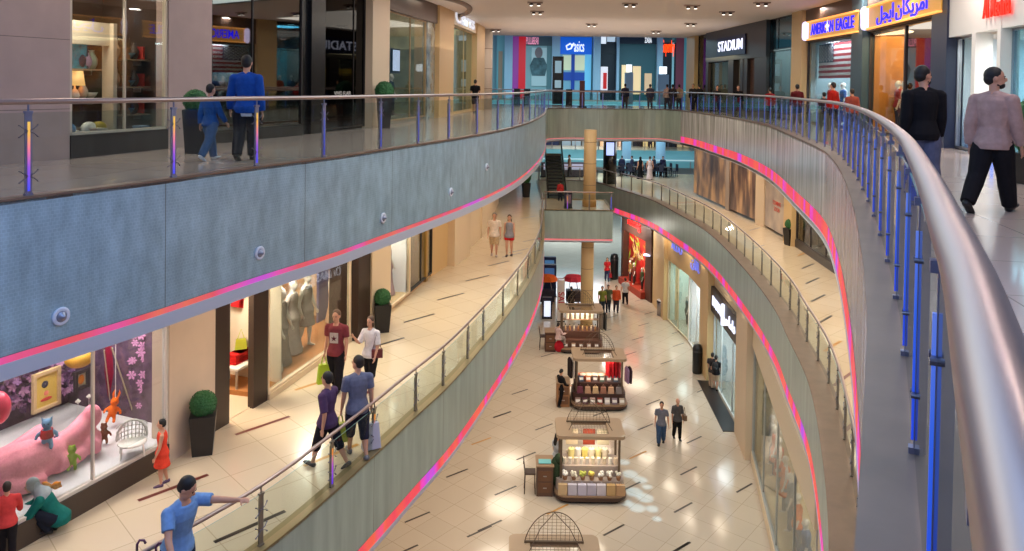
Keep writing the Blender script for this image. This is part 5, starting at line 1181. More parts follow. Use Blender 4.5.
fV = Fr(LW1, 409, 431, Z1, -1); shell(fV, 2.4, H1, mat('bright_white', (240, 236, 232), .6, emit=(235, 240, 255), es=.25), mat('peach_floor', (230, 196, 150)), 'left', .12, None, 1.4); window(fV, .12, H1, mat('frame_black', (30, 24, 22)), None, (.5,)); shoplight(fV, 90, 1.6, H1, (.95, .96, 1))
mannequin(fV, fV.u_px(419, .6, 1), .6, .12, (150, 36, 40), 'gown', 'mannequin in dark red gown in the white lit window', H=1.9)
mb = MB(); fV.slabx(mb, .70, .78, -.05, .3, 0, H1); struct(mb.build('wall_left_post', mat('gold_post', (170, 130, 60), .4)))
def plainwall(poly, x0, x1, z, h, inward, m_, side): return pier(poly, x0, x1, z, h, inward, m_, .02, .4, side)
plainwall(LW1, 431, 447, Z1, H1, -1, M_TAN, 'left'); pier(LW1, 447, 463, Z1, H1, -1, M_CREAM, .3, .6); plainwall(LW1, 463, 480, Z1, H1, -1, M_CREAM, 'left'); pier(LW1, 480, 498, Z1, H1, -1, M_CREAM, .1, .6)
topiary(526, 197, Z1, 'tall dark potted shrub at the far end of the left walkway', .9, .3, True)
# things people carry
def carrier(q, s_, rgb, label, name_='carrier_bag', bottom=.75):
    r = thing(name_, label, 'bag', tuple(q), .5); mm_ = mat('bag_%d_%d_%d' % rgb, rgb, .5); mb = MB(); mb.box((0, 0, -.34*s_), (.26*s_, .12*s_, .36*s_), taper=bottom); mb.build('body', mm_, r)
    for k in (-1, 1): mb = MB(); mb.tube([(-.05*s_, k*.03*s_, -.17*s_), (-.03*s_, k*.01, -.03*s_), (0, 0, 0), (.03*s_, k*.01, -.03*s_), (.05*s_, k*.03*s_, -.17*s_)], .008, 5); mb.build('handle', mm_, r)
    return r
def hand(key, k): r, J = ppl[key]; return world(r, J['G'](J['a'+k][2]+J['a'+k][3]*.055))
carrier(hand('star', 'r')+Vector((0, 0, .02)), 1.15, (176, 200, 40), 'lime green carrier bag held by the man in the star t-shirt')
carrier(hand('greyblue', 'r'), 1.3, (214, 208, 220), 'white carrier bag held by the man in grey blue shirt')
carrier(hand('greyblue', 'l'), .95, (170, 180, 60), 'yellow green bag between the purple top woman and the grey blue shirt man')
r, J = ppl['star']; G = J['G']; Hs = 1.8   # star print
mb = MB(); c = Vector((0, .078, .68))
mb.raw([G(c+Vector((sx*.052, 0, sz*.062))) for sx, sz in ((-1, -1), (1, -1), (1, 1), (-1, 1))]+[G(c+Vector((sx*.052, .006, sz*.062))) for sx, sz in ((-1, -1), (1, -1), (1, 1), (-1, 1))], [(4, 5, 6, 7), (0, 3, 2, 1), (0, 1, 5, 4), (1, 2, 6, 5), (2, 3, 7, 6), (3, 0, 4, 7)])
pr = mb.build('shirt_print', cloth((190, 176, 170)), r)
mb = MB(); mb.raw([G(c+Vector((math.sin(k*PI/5)*(.04 if k % 2 == 0 else .016), .008, math.cos(k*PI/5)*(.04 if k % 2 == 0 else .016)-.006))) for k in range(10)], [tuple(range(10))]); mb.build('star_shape', cloth((92, 36, 44)), pr)
q = hand('white', 'l'); r_, J_ = ppl['white']; o = thing('shoulder_bag', 'dark red bag at the hip of the woman in white top', 'bag', tuple(world(r_, J_['G'](Vector((-.12, .03, .52))))), .2); mb = MB(); mb.box((0, 0, 0), (.24, .08, .18)); mb.build('body', mat('maroon_bag', (104, 40, 44), .4), o); mb = MB(); mb.tube([(-.1, 0, .08), (-.02, .0, .42), (.1, 0, .08)], .009, 5); mb.build('strap', mat('maroon_bag', (104, 40, 44)), o)
r_, J_ = ppl['pack2']; o = thing('backpack', 'black backpack on the person outside the white lit shop', 'backpack', tuple(world(r_, J_['G'](Vector((0, -.12, .70))))), r_.rotation_euler[2]); mb = MB(); mb.ell((0, 0, 0), (.16, .10, .24)); mb.build('body', mat('pack_black', (24, 24, 28), .7), o, True); mb = MB(); mb.ell((0, -.09, -.06), (.11, .05, .11)); mb.build('pocket', mat('pack_black', (24, 24, 28)), o, True)
q = hand('redw', 'l'); carrier(q, .8, (180, 40, 50), 'red bag held by the woman in red top', 'handbag')
r_, J_ = ppl['cpl2']; o = thing('shoulder_bag', 'brown bag carried by the woman in patterned tunic', 'bag', tuple(world(r_, J_['G'](Vector((-.15, .06, .56))))), .2); mb = MB(); mb.box((0, 0, 0), (.12, .26, .2)); mb.build('body', mat('brown_bag', (120, 92, 70), .5), o); mb = MB(); mb.tube([(0, -.1, .1), (0, 0, .4), (0, .1, .1)], .009, 5); mb.build('strap', mat('brown_bag', (120, 92, 70)), o)
# umbrella handles at the lower edge (hooked buggy handles)
for i, (x, y) in enumerate(((137, 543), (156, 546))):
    q = P(x, y, Z1+.95); r = thing('pushchair_handle', ('left', 'right')[i]+' hooked purple pushchair handle at the bottom edge by the man in light blue', 'pushchair', (q.x, q.y, Z1), .3)
    mb = MB(); mb.tube([(0, 0, 0), (0, 0, .86)], .012, 6); mb.build('tube', M_STEEL, r); mb = MB(); mb.tube([(0, 0, .86), (0, 0, .93), (.03, .0, .98), (.08, 0, .97), (.10, 0, .93)], .016, 8); mb.build('grip', mat('grip_purple', (90, 40, 80), .5), r, True)

# ================= middle level, right side
x_ = [691, 726, 745, 775, 800, 836]
def mural(x0, x1, label, m_, z0=.15, z1=None):
    f = Fr(RW1, x0, x1, Z1, 1); mb = MB(); f.slabx(mb, 0, 1, -.06, .05, z0, z1 or H1); r = mb.build('hoarding_poster', m_)
    tag(r, label, 'poster'); return f
def mural_mat(name, c1, c2, c3, sc):
    mm = bpy.data.materials.new(name); mm.use_nodes = True; nt = mm.node_tree; b = nt.nodes['Principled BSDF']
    tc = N(nt, 'ShaderNodeTexCoord'); mp = N(nt, 'ShaderNodeMapping'); mp.inputs['Scale'].default_value = sc; no = N(nt, 'ShaderNodeTexNoise'); no.inputs['Scale'].default_value = 1; no.inputs['Detail'].default_value = 5
    rp = N(nt, 'ShaderNodeValToRGB'); e = rp.color_ramp.elements; e[0].position = .36; e[0].color = (*lin([v/255 for v in c1]), 1); e[1].position = .66; e[1].color = (*lin([v/255 for v in c3]), 1); q_ = e.new(.5); q_.color = (*lin([v/255 for v in c2]), 1)
    L = nt.links.new; L(tc.outputs['Object'], mp.inputs[0]); L(mp.outputs[0], no.inputs['Vector']); L(no.outputs['Fac'], rp.inputs[0]); L(rp.outputs[0], b.inputs['Base Color']); b.inputs['Roughness'].default_value = .3
    return mm
pier(RW1, 686, 693, Z1, H1, 1, M_TAN, .3, .6, SIDE)
mural(693, 727, 'large brown and grey picture hoarding nearest the far atrium', mural_mat('mural_a', (60, 52, 62), (120, 96, 84), (190, 150, 108), (1.2, 1.2, .5)))
pier(RW1, 727, 731, Z1, H1, 1, mat('grey_strip', (150, 134, 124), .4), .1, .4, SIDE)
mural(731, 757, 'brown picture hoarding with dark robed shape in the middle of the wall', mural_mat('mural_b', (54, 42, 46), (104, 78, 70), (200, 160, 120), (1.6, 1.6, .35)))
pier(RW1, 757, 766, Z1, H1, 1, mat('pale_strip', (214, 190, 160), .4), .12, .4, SIDE)
fM = mural(766, 789, 'grey mottled hoarding with small red writing behind the ball topiary', mural_mat('mural_c', (134, 116, 110), (164, 146, 132), (190, 170, 150), (.8, .8, .8)))
sign(fM, .55, 1.3, -.08, 'COMING\nSOON', .28, mat('red_ink', (200, 70, 60), .5), 'small red writing on the grey mottled hoarding', ext=.003)
pier(RW1, 789, 797, Z1, H1, 1, M_TAN, .25, .6, SIDE); topiary(790, 245, Z1, 'ball topiary against the tan pier on the middle right walkway', .75, .22)
fN = Fr(RW1, 797, 850, Z1, 1); shell(fN, 2.6, H1, mat('brown_shop', (90, 64, 48), .6), mat('dark_floor', (90, 80, 74)), SIDE, .1); window(fN, .3, H1, mat('frame_dk', (60, 50, 48)), None, (.3, .6), plinth=(0, mat('frame_dk', (60, 50, 48)))); shoplight(fN, 40, 2.2, H1, (1, .85, .6))
for i, c in enumerate(((190, 170, 140), (150, 130, 110), (120, 100, 90), (60, 50, 50))): mannequin(fN, .12+.22*i, .7, .1, c, 'tunic', ('cream', 'sand', 'taupe', 'black')[i]+' dressed mannequin in the brown shop of the middle right walkway', rgb2=('long', (70, 60, 54)))
plainwall(RW1, 850, 990, Z1, H1, 1, M_CREAM, SIDE)

# ================= ground floor, right side
# red themed shop front
f0 = Fr(RW0, 621, 657, Z0, 1); shell(f0, 4, H0, mat('shop_in', (190, 150, 130), .6), mat('pale_floor', (190, 180, 160)), SIDE, .05)
mb = MB(); f0.slabx(mb, 0, .07, -.4, .3, 0, H0); f0.slabx(mb, .80, .98, -.4, .3, 0, H0); f0.slabx(mb, .0, .98, -.4, .3, f0.z_px(.5, 0, 236), H0); struct(mb.build('wall_right_portal', mat('portal_red_brown', (84, 54, 44), .4)))
def red_mural(f, u0, u1, z0, z1):
    mm = mural_mat('mural_red', (120, 20, 24), (206, 44, 34), (226, 70, 40), (.5, .5, .5)); mb = MB(); f.slabx(mb, u0, u1, .0, .06, z0, z1)
    r = mb.build('window_graphic', mm); tag(r, 'tall red window graphic with gold and green shapes on the ground floor shop', 'poster')
    rnd = random.Random(3); W = f.w
    cols = [(230, 180, 90), (240, 210, 130), (150, 190, 50), (200, 210, 80), (240, 200, 160)]
    for i in range(46):
        u = u0+(u1-u0)*min(.95, max(.05, rnd.gauss(.42, .2))); z = z0+(z1-z0)*min(.93, max(.3, rnd.gauss(.66, .16))); c = f.p(u, -.012, z); a = rnd.uniform(0, 6.3); L_ = rnd.uniform(.15, .55)
        t3 = Vector((f.t.x, f.t.y, 0)); d = t3*math.cos(a)+Vector((0, 0, 1))*math.sin(a); n_ = t3*(-math.sin(a))+Vector((0, 0, 1))*math.cos(a); mb = MB()
        mb.face([c-d*L_, c-d*L_*.2+n_*L_*.22, c+d*L_, c-d*L_*.1-n_*L_*.2]); o_ = mb.build('painted_leaf', mat('pl_%d' % (i % 5), cols[i % 5], .5), r)
    return r
red_mural(f0, .08, .79, .45, f0.z_px(.5, 0, 236))
mb = MB(); f0.slabx(mb, .06, .82, -.7, .1, 0, .45); struct(mb.build('wall_right_plinth', mat('red_plinth', (170, 60, 40), .5)))
lamp(*f0.p(.45, -2.4, 4.6), 260, 1.0, (1, .9, .8), rot=(0, math.radians(-55), 0))  # added lamp, no fixture: brightens the red graphic from in front
for i in (1, 2, 4): mannequin(f0, .2+.13*i, -.4, .45, ((60, 60, 60), (150, 110, 60), (110, 60, 50), (190, 190, 190), (70, 80, 50))[i], 'tunic', ('dark', 'gold', 'brown', 'silver', 'olive')[i]+' figure standing before the red window graphic', rgb2=('long', (60, 50, 50)), H=1.5)
us = .45; sign(f0, us, f0.z_px(us, -.4, 222), -.46, 'Redtag', 1.0, emis('sign_red2', (255, 20, 20), 1.8), 'glowing red lettering on the brown portal of the red shop', width=f0.w*.42)
q = f0.p(.90, -.45, f0.z_px(.9, -.4, 255)); tag(MB().lathe([(.0, -.05), (.3, -.03), (.3, .03), (0, .05)], n=20).build('wall_lamp', emis('lamp_blue_white', (210, 220, 255), 1.2), loc=tuple(q)), 'small star shaped white light on the portal of the red shop', 'lamp')
pier(RW0, 657, 668, Z0, H0, 1, M_TAN, .3, .6, SIDE)
f1 = Fr(RW0, 668, 689, Z0, 1); zt = H0*.68; header(f1, zt, H0, M_TAN, SIDE, .1); shell(f1, 3, zt, mat('green_white', (214, 226, 214), .6), mat('pale_floor', (190, 180, 160)), SIDE, .03); window(f1, .05, zt, M_CREAM, None, (.5,)); shoplight(f1, 130, 2.6, zt, (.9, 1, .95))
sign(f1, .5, (zt+H0)/2+.2, -.16, 'ALDO', .7, emis('sign_lilac', (110, 120, 230), .9), 'small blue violet lettering above the pale green window', width=f1.w*.5)
for i in range(2): mannequin(f1, .3+.4*i, .8, .05, ((90, 110, 110), (120, 100, 90))[i], 'tunic', ('teal', 'brown')[i]+' topped mannequin in the pale green ground floor window', rgb2=('long', (60, 60, 60)))
f2 = Fr(RW0, 689, 706, Z0, 1); header(f2, zt, H0, M_TAN, SIDE, .1); shell(f2, 3, zt, mat('pure_white', (238, 240, 240), .5), mat('pale_floor', (190, 180, 160)), SIDE, .03); window(f2, .05, zt, M_WHITE, None, (.45,)); shoplight(f2, 200, 2.6, zt, (.95, .98, 1))
sign(f2, .45, (zt+H0)/2+.1, -.16, '\uFEE5\uFE8E\uFEDF\uFE8E', .7, emis('sign_lilac', (110, 120, 230), .9), 'small blue violet Arabic lettering above the white doorway', width=f2.w*.5)
q = f2.p(.75, .3, 0); tag(MB().box((q.x, q.y, q.z+1.0), (.7, .06, 2.0), f2.rz).build('banner_stand', mat('banner_blue', (30, 90, 180), .5)), 'tall blue banner beside the white doorway', 'banner')
pier(RW0, 706, 714, Z0, H0, 1, M_TAN, .35, .6, SIDE)
f3 = Fr(RW0, 714, 742, Z0, 1); zt3 = f3.z_px(.5, 0, 328); header(f3, zt3, H0, M_CREAM, SIDE, .05)
mb = MB(); zz1 = zt3+1.15; f3.slabx(mb, 0, 1, -.2, .05, zt3, zz1); struct(mb.build('wall_right_band', mat('sign_band', (40, 34, 36), .4)))
shell(f3, 3.2, zt3, mat('cool_white', (214, 224, 228), .5), mat('pale_floor', (190, 180, 160)), SIDE, .03); window(f3, .05, zt3, mat('frame_white2', (220, 220, 216)), None, (.3, .68)); shoplight(f3, 200, 2.8, zt3, (.85, .95, 1))
sign(f3, .27, zt3+.58, -.23, 'DAMAS', .62, emis('sign_white', (225, 230, 255)), 'white glowing lettering on the black sloping sign band', width=f3.w*.36); sign(f3, .72, zt3+.58, -.23, '\uFEB1\uFE8E\uFEE3\uFE8D\uFEA9', .62, emis('sign_white', (225, 230, 255)), 'white glowing Arabic lettering on the black sloping sign band', width=f3.w*.36)
mb = MB(); q = f3.p(.5, -.205, zt3+.58); mb.tube([q+Vector((0, 0, -.45)), q+Vector((0, 0, .45))], [.12, .12], 8); tag(mb.build('logo_mark', emis('sign_white', (225, 230, 255))), 'white upright mark between the two words of the black sign band', 'sign')
shelving(f3, .35, .95, 2.3, [.6, 1.2, 1.8], mat('glass_shelf', (190, 220, 230), .2), 'pale shelf wall inside the shop with the black sign band')
for zz in (.6, 1.2, 1.8): shelf_items(f3, .37, .93, 2.2, zz, [('bowl', (60, 60, 70)), ('vase', (200, 220, 230)), ('box', (90, 150, 190)), ('vase', (60, 80, 110)), ('box', (230, 230, 230))], '%s on the pale shelf wall of the black banded shop', 'pale shelf wall goods', 1.2)
q = f3.p(.75, .5, 0); o = thing('display_plinth', 'white plinth with a black case near the black banded shop window', 'display stand', tuple(q), f3.rz); mb = MB(); mb.box((0, 0, .25), (.9, .5, .5)); mb.build('base', M_WHITE, o); mb = MB(); mb.box((0, 0, .78), (.7, .4, .55)); mb.build('case', M_BLACK, o)
mb = MB(); f3.slabx(mb, .0, 1.0, -.75, -.1, 0, .03); struct(mb.build('floor_mat_black', mat('black_mat', (40, 38, 40), .3)))
pier(RW0, 742, 753, Z0, H0, 1, mat('cream_pier', (214, 190, 160)), .3, .6, SIDE)
f4 = Fr(RW0, 753, 815, Z0, 1); shell(f4, 3, H0, mat('sand_wall', (214, 196, 160), .6), mat('sand_floor', (214, 190, 150), .3), SIDE, .35)
window(f4, .35, H0*.8, mat('frame_silver', (190, 190, 186), .3, .4), None, (.25, .5, .75), plinth=(0, M_CREAM)); header(f4, H0*.8, H0, M_CREAM, SIDE, .1); lamp(*f4.p(.25, .9, H0*.75), 110, .8, (1, .9, .75)); lamp(*f4.p(.7, .9, H0*.75), 110, .8, (1, .9, .75))
for i, (u, c, d) in enumerate(((.07, (200, 190, 180), 'white topped'), (.14, (226, 90, 60), 'coral dressed'), (.22, (190, 80, 60), 'rust dressed'), (.33, (240, 110, 30), 'bright orange dressed'), (.42, (120, 130, 140), 'grey dressed'), (.52, (240, 120, 40), 'orange and blue dressed'), (.63, (60, 90, 130), 'blue dressed'))):
    mannequin(f4, u, .55, .36, c, 'dress' if i in (1, 2, 3) else 'tunic', d+' mannequin in the long ground floor window at the right', rgb2=('long', (70, 90, 120)), H=1.8)
q = f4.p(.12, .9, 2.6); tag(MB().tube([(0, 0, 0), (.3, 0, .25), (.1, .1, .5), (-.2, 0, .3), (0, 0, .7)], .03, 6).build('ribbon_sign', emis('neon_blue', (60, 70, 200), .8), loc=tuple(q)), 'dark blue squiggle of wire above the coral mannequin', 'sign')
plainwall(RW0, 815, 1000, Z0, H0, 1, M_CREAM, SIDE)
# dark bins / planters on the ground floor
def bin_(x, y, z, label, s_=1.):
    r = thing('litter_bin', label, 'bin', tuple(P(x, y, z))); mb = MB(); mb.lathe([(.2*s_, 0), (.23*s_, .05), (.23*s_, 1.2*s_), (.17*s_, 1.38*s_), (.05, 1.42*s_)], n=20); mb.build('body', mat('bin_black', (24, 24, 26), .35), r, True); mb = MB(); mb.lathe([(.235*s_, 1.05*s_), (.235*s_, 1.12*s_)], n=20); mb.build('band', mat('bin_band', (70, 70, 74), .3, .6), r, True); return r
bin_(697, 373, Z0, 'tall black bin at the tan pier beside the white doorway'); bin_(614, 279, Z0, 'tall black bin behind the woman in red top', 1.3); 
r = thing('litter_bin', 'grey steel bin at the end of the red shop', 'bin', tuple(P(661, 315, Z0))); mb = MB(); mb.lathe([(.26, 0), (.26, .9), (.2, .95)], n=20); mb.build('body', M_STEEL, r, True); mb = MB(); mb.lathe([(.27, .8), (.27, .86)], n=20); mb.build('band', M_BLACK, r, True)
# ================= stalls on the ground floor
M_KW = mat('stall_wood', (150, 120, 92), .5); M_KR = mat('stall_roof', (172, 146, 118), .5); M_KB = mat('stall_wire', (104, 86, 68), .5, .2); M_KD = mat('stall_dark_wood', (66, 44, 34), .5)
def rrect(cx, cy, w_, d_, r_, n=6):
    out = []
    for qx, qy, a0 in ((1, 1, 0), (-1, 1, PI/2), (-1, -1, PI), (1, -1, 1.5*PI)):
        for i in range(n+1): a = a0+PI/2*i/n; out.append((cx+qx*(w_/2-r_)+r_*math.cos(a), cy+qy*(d_/2-r_)+r_*math.sin(a)))
    return out
def prism(mb, pts, z0, z1, mi=0):
    n = len(pts); return mb.raw([(x, y, z0) for x, y in pts]+[(x, y, z1) for x, y in pts], [tuple(range(n-1, -1, -1)), tuple(range(n, 2*n))]+[(i, (i+1) % n, n+(i+1) % n, n+i) for i in range(n)], mi)
def stall(x, Y, label, base_rgb, rz=0., roof_z=2.06, W=2.45, Dp=1.7, shelves=True):
    X = (x-512)*Y/FPX; r = thing('market_stall', label, 'market stall', (X, Y, Z0), rz)
    mb = MB(); prism(mb, rrect(0, 0, W, Dp, .5), .10, .20); mb.build('base', M_KD, r)
    mb = MB(); prism(mb, rrect(0, 0, W*.9, Dp*.88, .4), 0.0, .10); mb.build('plinth', M_BLACK, r)
    bm_ = mat('stall_%d_%d_%d' % base_rgb, base_rgb, .5)
    mb = MB(); prism(mb, rrect(0, .1, W*.94, Dp*.72, .3), .20, .62); prism(mb, rrect(0, .22, W*.86, Dp*.5, .25), .62, .98); mb.build('counter', bm_, r)
    mb = MB(); prism(mb, rrect(0, 0, W*.98, Dp*.95, .4), .2, .24); mb.build('shelf', M_KW, r)
    for sx in (-1, 1):
        for sy in (-.30, .62): mb = MB(); mb.box((sx*W*.40, sy*Dp/1.7, (roof_z+.2)/2+.0), (.07, .07, roof_z-.2)); mb.build('post', M_KB, r)
    mb = MB(); o_ = rrect(0, .12, W*.94, Dp*.86, .18, 4); i_ = rrect(0, .05, W*.50, Dp*.52, .02, 4); n = len(o_)
    for z0, z1, fl in ((roof_z+.11, roof_z+.11, 0), (roof_z, roof_z, 1)):
        for k in range(n):
            f4 = [(*o_[k], z0), (*o_[(k+1) % n], z0), (*i_[(k+1) % n], z0), (*i_[k], z0)]; mb.face(f4[::-1] if fl else f4)
    for k in range(n):
        mb.face([(*o_[k], roof_z), (*o_[(k+1) % n], roof_z), (*o_[(k+1) % n], roof_z+.11), (*o_[k], roof_z+.11)]); mb.face([(*i_[(k+1) % n], roof_z), (*i_[k], roof_z), (*i_[k], roof_z+.11), (*i_[(k+1) % n], roof_z+.11)])
    mb.build('roof', M_KR, r)
    # wire lattice with a pointed arch rising over the opening
    hw = W*.30; zt = roof_z+.12; yb = .05+Dp*.26; yf = .05-Dp*.26; H_ = .82
    def arch(s_): return max(0., 1-abs(s_)**2.2)**.75
    mb = MB(); K = 13
    for i in range(K+1):
        s_ = -1+2*i/K; top = zt+H_*arch(s_)
        mb.tube([(s_*hw, yb, zt), (s_*hw, yb-.10, top)], .0045, 4)
    for j in range(1, 9):
        z = j/9
        ss = [s_ for s_ in [k/40-1 for k in range(81)] if arch(s_) >= z]
        if ss: mb.tube([(ss[0]*hw, yb-.10*z, zt+H_*z), (ss[-1]*hw, yb-.10*z, zt+H_*z)], .0045, 4)
    mb.build('arch_lattice', M_KB, r)
    mb = MB(); mb.tube([((k/20-1)*hw*1.02, yb-.1*arch(k/20-1), zt+H_*1.02*arch(k/20-1)) for k in range(41)], .013, 6); mb.build('arch_rim', M_KB, r)
    mb = MB()
    for i in range(15): s_ = -1+2*i/14; mb.tube([(s_*hw*.92, yb, roof_z+.06), (s_*hw*.92, yf, roof_z+.06)], .006, 4)
    for j in range(9): y = yf+(yb-yf)*j/8; mb.tube([(-hw*.92, y, roof_z+.06), (hw*.92, y, roof_z+.06)], .006, 4)
    mb.build('roof_lattice', M_KB, r)
    for s_ in (-1, 1):
        mb = MB(); mb.tube([(0, yb-.1, zt+H_), (s_*hw*.5, yb-.4, zt+H_*.72), (s_*hw*1.0, yf+.1, zt+.05)], .011, 6); mb.build('rib', M_KB, r)
    mb = MB(); mb.box((0, yb, zt), (W*.62, .06, .06)); mb.build('cross_bar', M_KB, r)
    return r
def onstall(r, x, y, z): return world(r, Vector((x, y, z)))
def goods(r, kind, x0, x1, y, z, cols, label, group, s_=1.):
    n = len(cols)
    for i, c in enumerate(cols):
        x = x0+(x1-x0)*(i+.5)/n; q = onstall(r, x, y, z); mb = MB(); m_ = mat('g_%s_%d_%d_%d' % (kind, *c), c, .5)
        if kind == 'gift_bag': mb.box((0, 0, .15*s_), (.26*s_, .14, .30*s_), taper=.96); o = mb.build('gift_bag', m_, loc=tuple(q)); m2 = MB(); m2.tube([(-.05, 0, .3*s_), (0, 0, .38*s_), (.05, 0, .3*s_)], .008, 4); m2.build('handle', m_, o)
        elif kind == 'flower_pot':
            mb.lathe([(.06, 0), (.09, .12)], n=12); o = mb.build('flower_pot', mat('pot_tan', (150, 110, 80), .6), loc=tuple(q)); m2 = MB(); rd = random.Random(i)
            for k in range(9): m2.ell((rd.uniform(-.08, .08), rd.uniform(-.08, .08), rd.uniform(.15, .26)), .045*s_, 8, 6)
            m2.build('blossom', m_, o, True)
        elif kind == 'candle': mb.lathe([(.05*s_, 0), (.055*s_, .16*s_), (.05*s_, .17*s_)], n=12); o = mb.build('candle', m_, loc=tuple(q), smooth=False); m2 = MB(); m2.tube([(0, 0, .17*s_), (0, 0, .2*s_)], .006, 4); m2.build('wick', M_BLACK, o)
        elif kind == 'bottle': mb.lathe([(.035*s_, 0), (.035*s_, .14*s_), (.014*s_, .19*s_), (.014*s_, .24*s_)], n=12); o = mb.build('bottle', m_, loc=tuple(q), smooth=True); m2 = MB(); m2.lathe([(.018*s_, .23*s_), (.018*s_, .27*s_)], n=10); m2.build('cap', M_BLACK, o)
        elif kind == 'book': mb.box((0, 0, .12*s_), (.2*s_, .05, .24*s_), M=Matrix.Rotation(-.35, 3, 'X')); o = mb.build('book', m_, loc=tuple(q+Vector((0, 0, .01)))); m2 = MB(); m2.box((0, -.03, .13*s_), (.17*s_, .004, .1*s_), M=Matrix.Rotation(-.35, 3, 'X')); m2.build('cover_panel', M_WHITE, o)
        elif kind == 'handbag': mb.box((0, 0, .13*s_), (.24*s_, .12, .24*s_), taper=.8); o = mb.build('handbag', m_, loc=tuple(q)); m2 = MB(); m2.tube([(-.06, 0, .24*s_), (0, 0, .36*s_), (.06, 0, .24*s_)], .01, 5); m2.build('handle', m_, o)
        elif kind == 'basket':
            mb.lathe([(.10*s_, 0), (.15*s_, .14*s_), (.155*s_, .15*s_), (.14*s_, .14*s_), (.09*s_, .02)], n=16); o = mb.build('basket', m_, loc=tuple(q)); m2 = MB(); m2.ell((0, 0, .13*s_), (.12*s_, .12*s_, .05*s_)); m2.build('contents', mat('wrapped', (226, 214, 196), .6), o, True)
        elif kind == 'garment': mb2 = MB(); garment(mb2, 0, 0, 0, .42*s_, .75*s_, .04); o = mb2.build('hanging_garment', cloth(c), loc=tuple(q), rz=.25); m2 = MB(); m2.tube([(0, -.14, 0), (0, 0, .04), (0, .14, 0)], .008, 4); m2.build('hanger', M_BLACK, o)
        tag(o, label, kind.replace('_', ' '), group=group)
def counter(r, x, y, label, rgb, w_=.55, h=1.0, door=True):
    q = onstall(r, x, y, 0); o = thing('sales_counter', label, 'counter', tuple(q), r.rotation_euler[2]); m_ = mat('ct_%d_%d_%d' % rgb, rgb, .5)
    mb = MB(); mb.box((0, 0, h/2), (w_, .75, h)); mb.build('body', m_, o); mb = MB(); mb.box((0, 0, h+.02), (w_+.06, .8, .04)); mb.build('top', M_KW, o)
    if door:
        for k in (.3, .7): mb = MB(); mb.box((0, -.38, h*k), (w_*.8, .02, h*.34)); d_ = mb.build('drawer', mat('ct_in', (110, 74, 50), .5), o); mb = MB(); mb.box((0, -.4, h*k), (.12, .03, .03)); mb.build('knob', M_STEEL, d_)
    return o
def stool(r, x, y, label):
    q = onstall(r, x, y, 0); o = thing('bar_chair', label, 'chair', tuple(q), r.rotation_euler[2]+PI/2); mb = MB(); mb.box((0, 0, .68), (.38, .38, .05)); mb.build('seat', M_KD, o)
    for sx in (-.16, .16):
        for sy in (-.16, .16): mb = MB(); mb.tube([(sx, sy, .68), (sx*1.15, sy*1.15, 0)], .018, 6); mb.build('leg', M_KD, o)
    mb = MB(); mb.tube([(-.17, .17, .68), (-.18, .22, 1.12)], .018, 6); mb.tube([(.17, .17, .68), (.18, .22, 1.12)], .018, 6); mb.box((0, .22, 1.08), (.38, .03, .1)); mb.box((0, .2, .92), (.36, .03, .06)); mb.build('backrest', M_KD, o); return o
K1 = stall(595, 25.7, 'market stall with candles and flowers, nearest whole stall on the ground floor', (176, 160, 150))
goods(K1, 'gift_bag', -1.1, 1.15, -.66, .245, [(196, 168, 130), (196, 190, 204), (190, 186, 206), (186, 180, 198), (204, 196, 206), (196, 160, 110), (190, 150, 110)], 'pale gift bag in the lowest row of the candle stall', 'gift bags in the lowest row of the candle stall', 1.15)
goods(K1, 'flower_pot', -1.0, 1.1, -.42, .62, [(230, 226, 220), (226, 220, 200), (190, 196, 90), (240, 220, 110), (236, 232, 224), (236, 230, 220), (220, 214, 200)], 'flower pot on the front counter of the candle stall', 'flower pots on the candle stall', 1.1)
goods(K1, 'candle', -.95, 1.0, -.05, .98, [(226, 214, 196), (230, 220, 206), (220, 206, 186), (232, 224, 212), (216, 206, 196), (230, 216, 190), (226, 220, 210), (214, 196, 170), (232, 226, 214), (226, 206, 180)], 'pale candle on the upper tier of the candle stall', 'candles on the candle stall', 1.25)
goods(K1, 'candle', -.7, .7, .35, .98, [(240, 226, 150), (236, 230, 220), (240, 220, 120), (230, 222, 200), (238, 228, 160), (226, 216, 196)], 'tall yellow candle at the back of the candle stall', 'tall candles on the candle stall', 2.0)
goods(K1, 'basket', -.8, .8, .55, .98, [(200, 180, 150), (210, 190, 160), (190, 170, 140), (206, 186, 150)], 'wicker basket at the back of the candle stall', 'baskets on the candle stall')
counter(K1, -1.52, .0, 'brown wooden counter at the left of the candle stall', (96, 70, 56)); stool(K1, -2.02, -.05, 'dark wooden bar chair left of the candle stall counter')
q = onstall(K1, -1.52, -.1, 1.05); tag(MB().box((0, 0, .012), (.42, .3, .02)).build('leaflet_tray', mat('tray_cyan', (110, 186, 190), .5), loc=tuple(q)), 'turquoise tray on the brown counter of the candle stall', 'tray')
q = onstall(K1, -1.15, -.1, .24); tag(MB().ell((0, 0, .5), (.2, .2, .5)).ell((.1, 0, .9), (.16, .16, .2)).build('leafy_plant', mat('plant_dark', (40, 60, 34), .8, noise=.4, nscale=20), loc=tuple(q), smooth=True), 'dark leafy plant at the left post of the candle stall', 'plant')
mb = MB()
for i, x in enumerate((-.55, .05, .55)):
    q = onstall(K1, x, .62, 1.35); mm_ = mat('poster_%d' % i, ((220, 200, 170), (150, 60, 40), (224, 210, 180))[i], .5); tag(MB().box((0, 0, .25), (.42, .03, .55)).build('display_board', mm_, loc=tuple(q)), ('cream', 'red brown', 'pale yellow')[i]+' display board at the back of the candle stall', 'board')
K2 = stall(603, 32.9, 'market stall crowded with red and dark goods, between the other two whole stalls', (70, 44, 38))
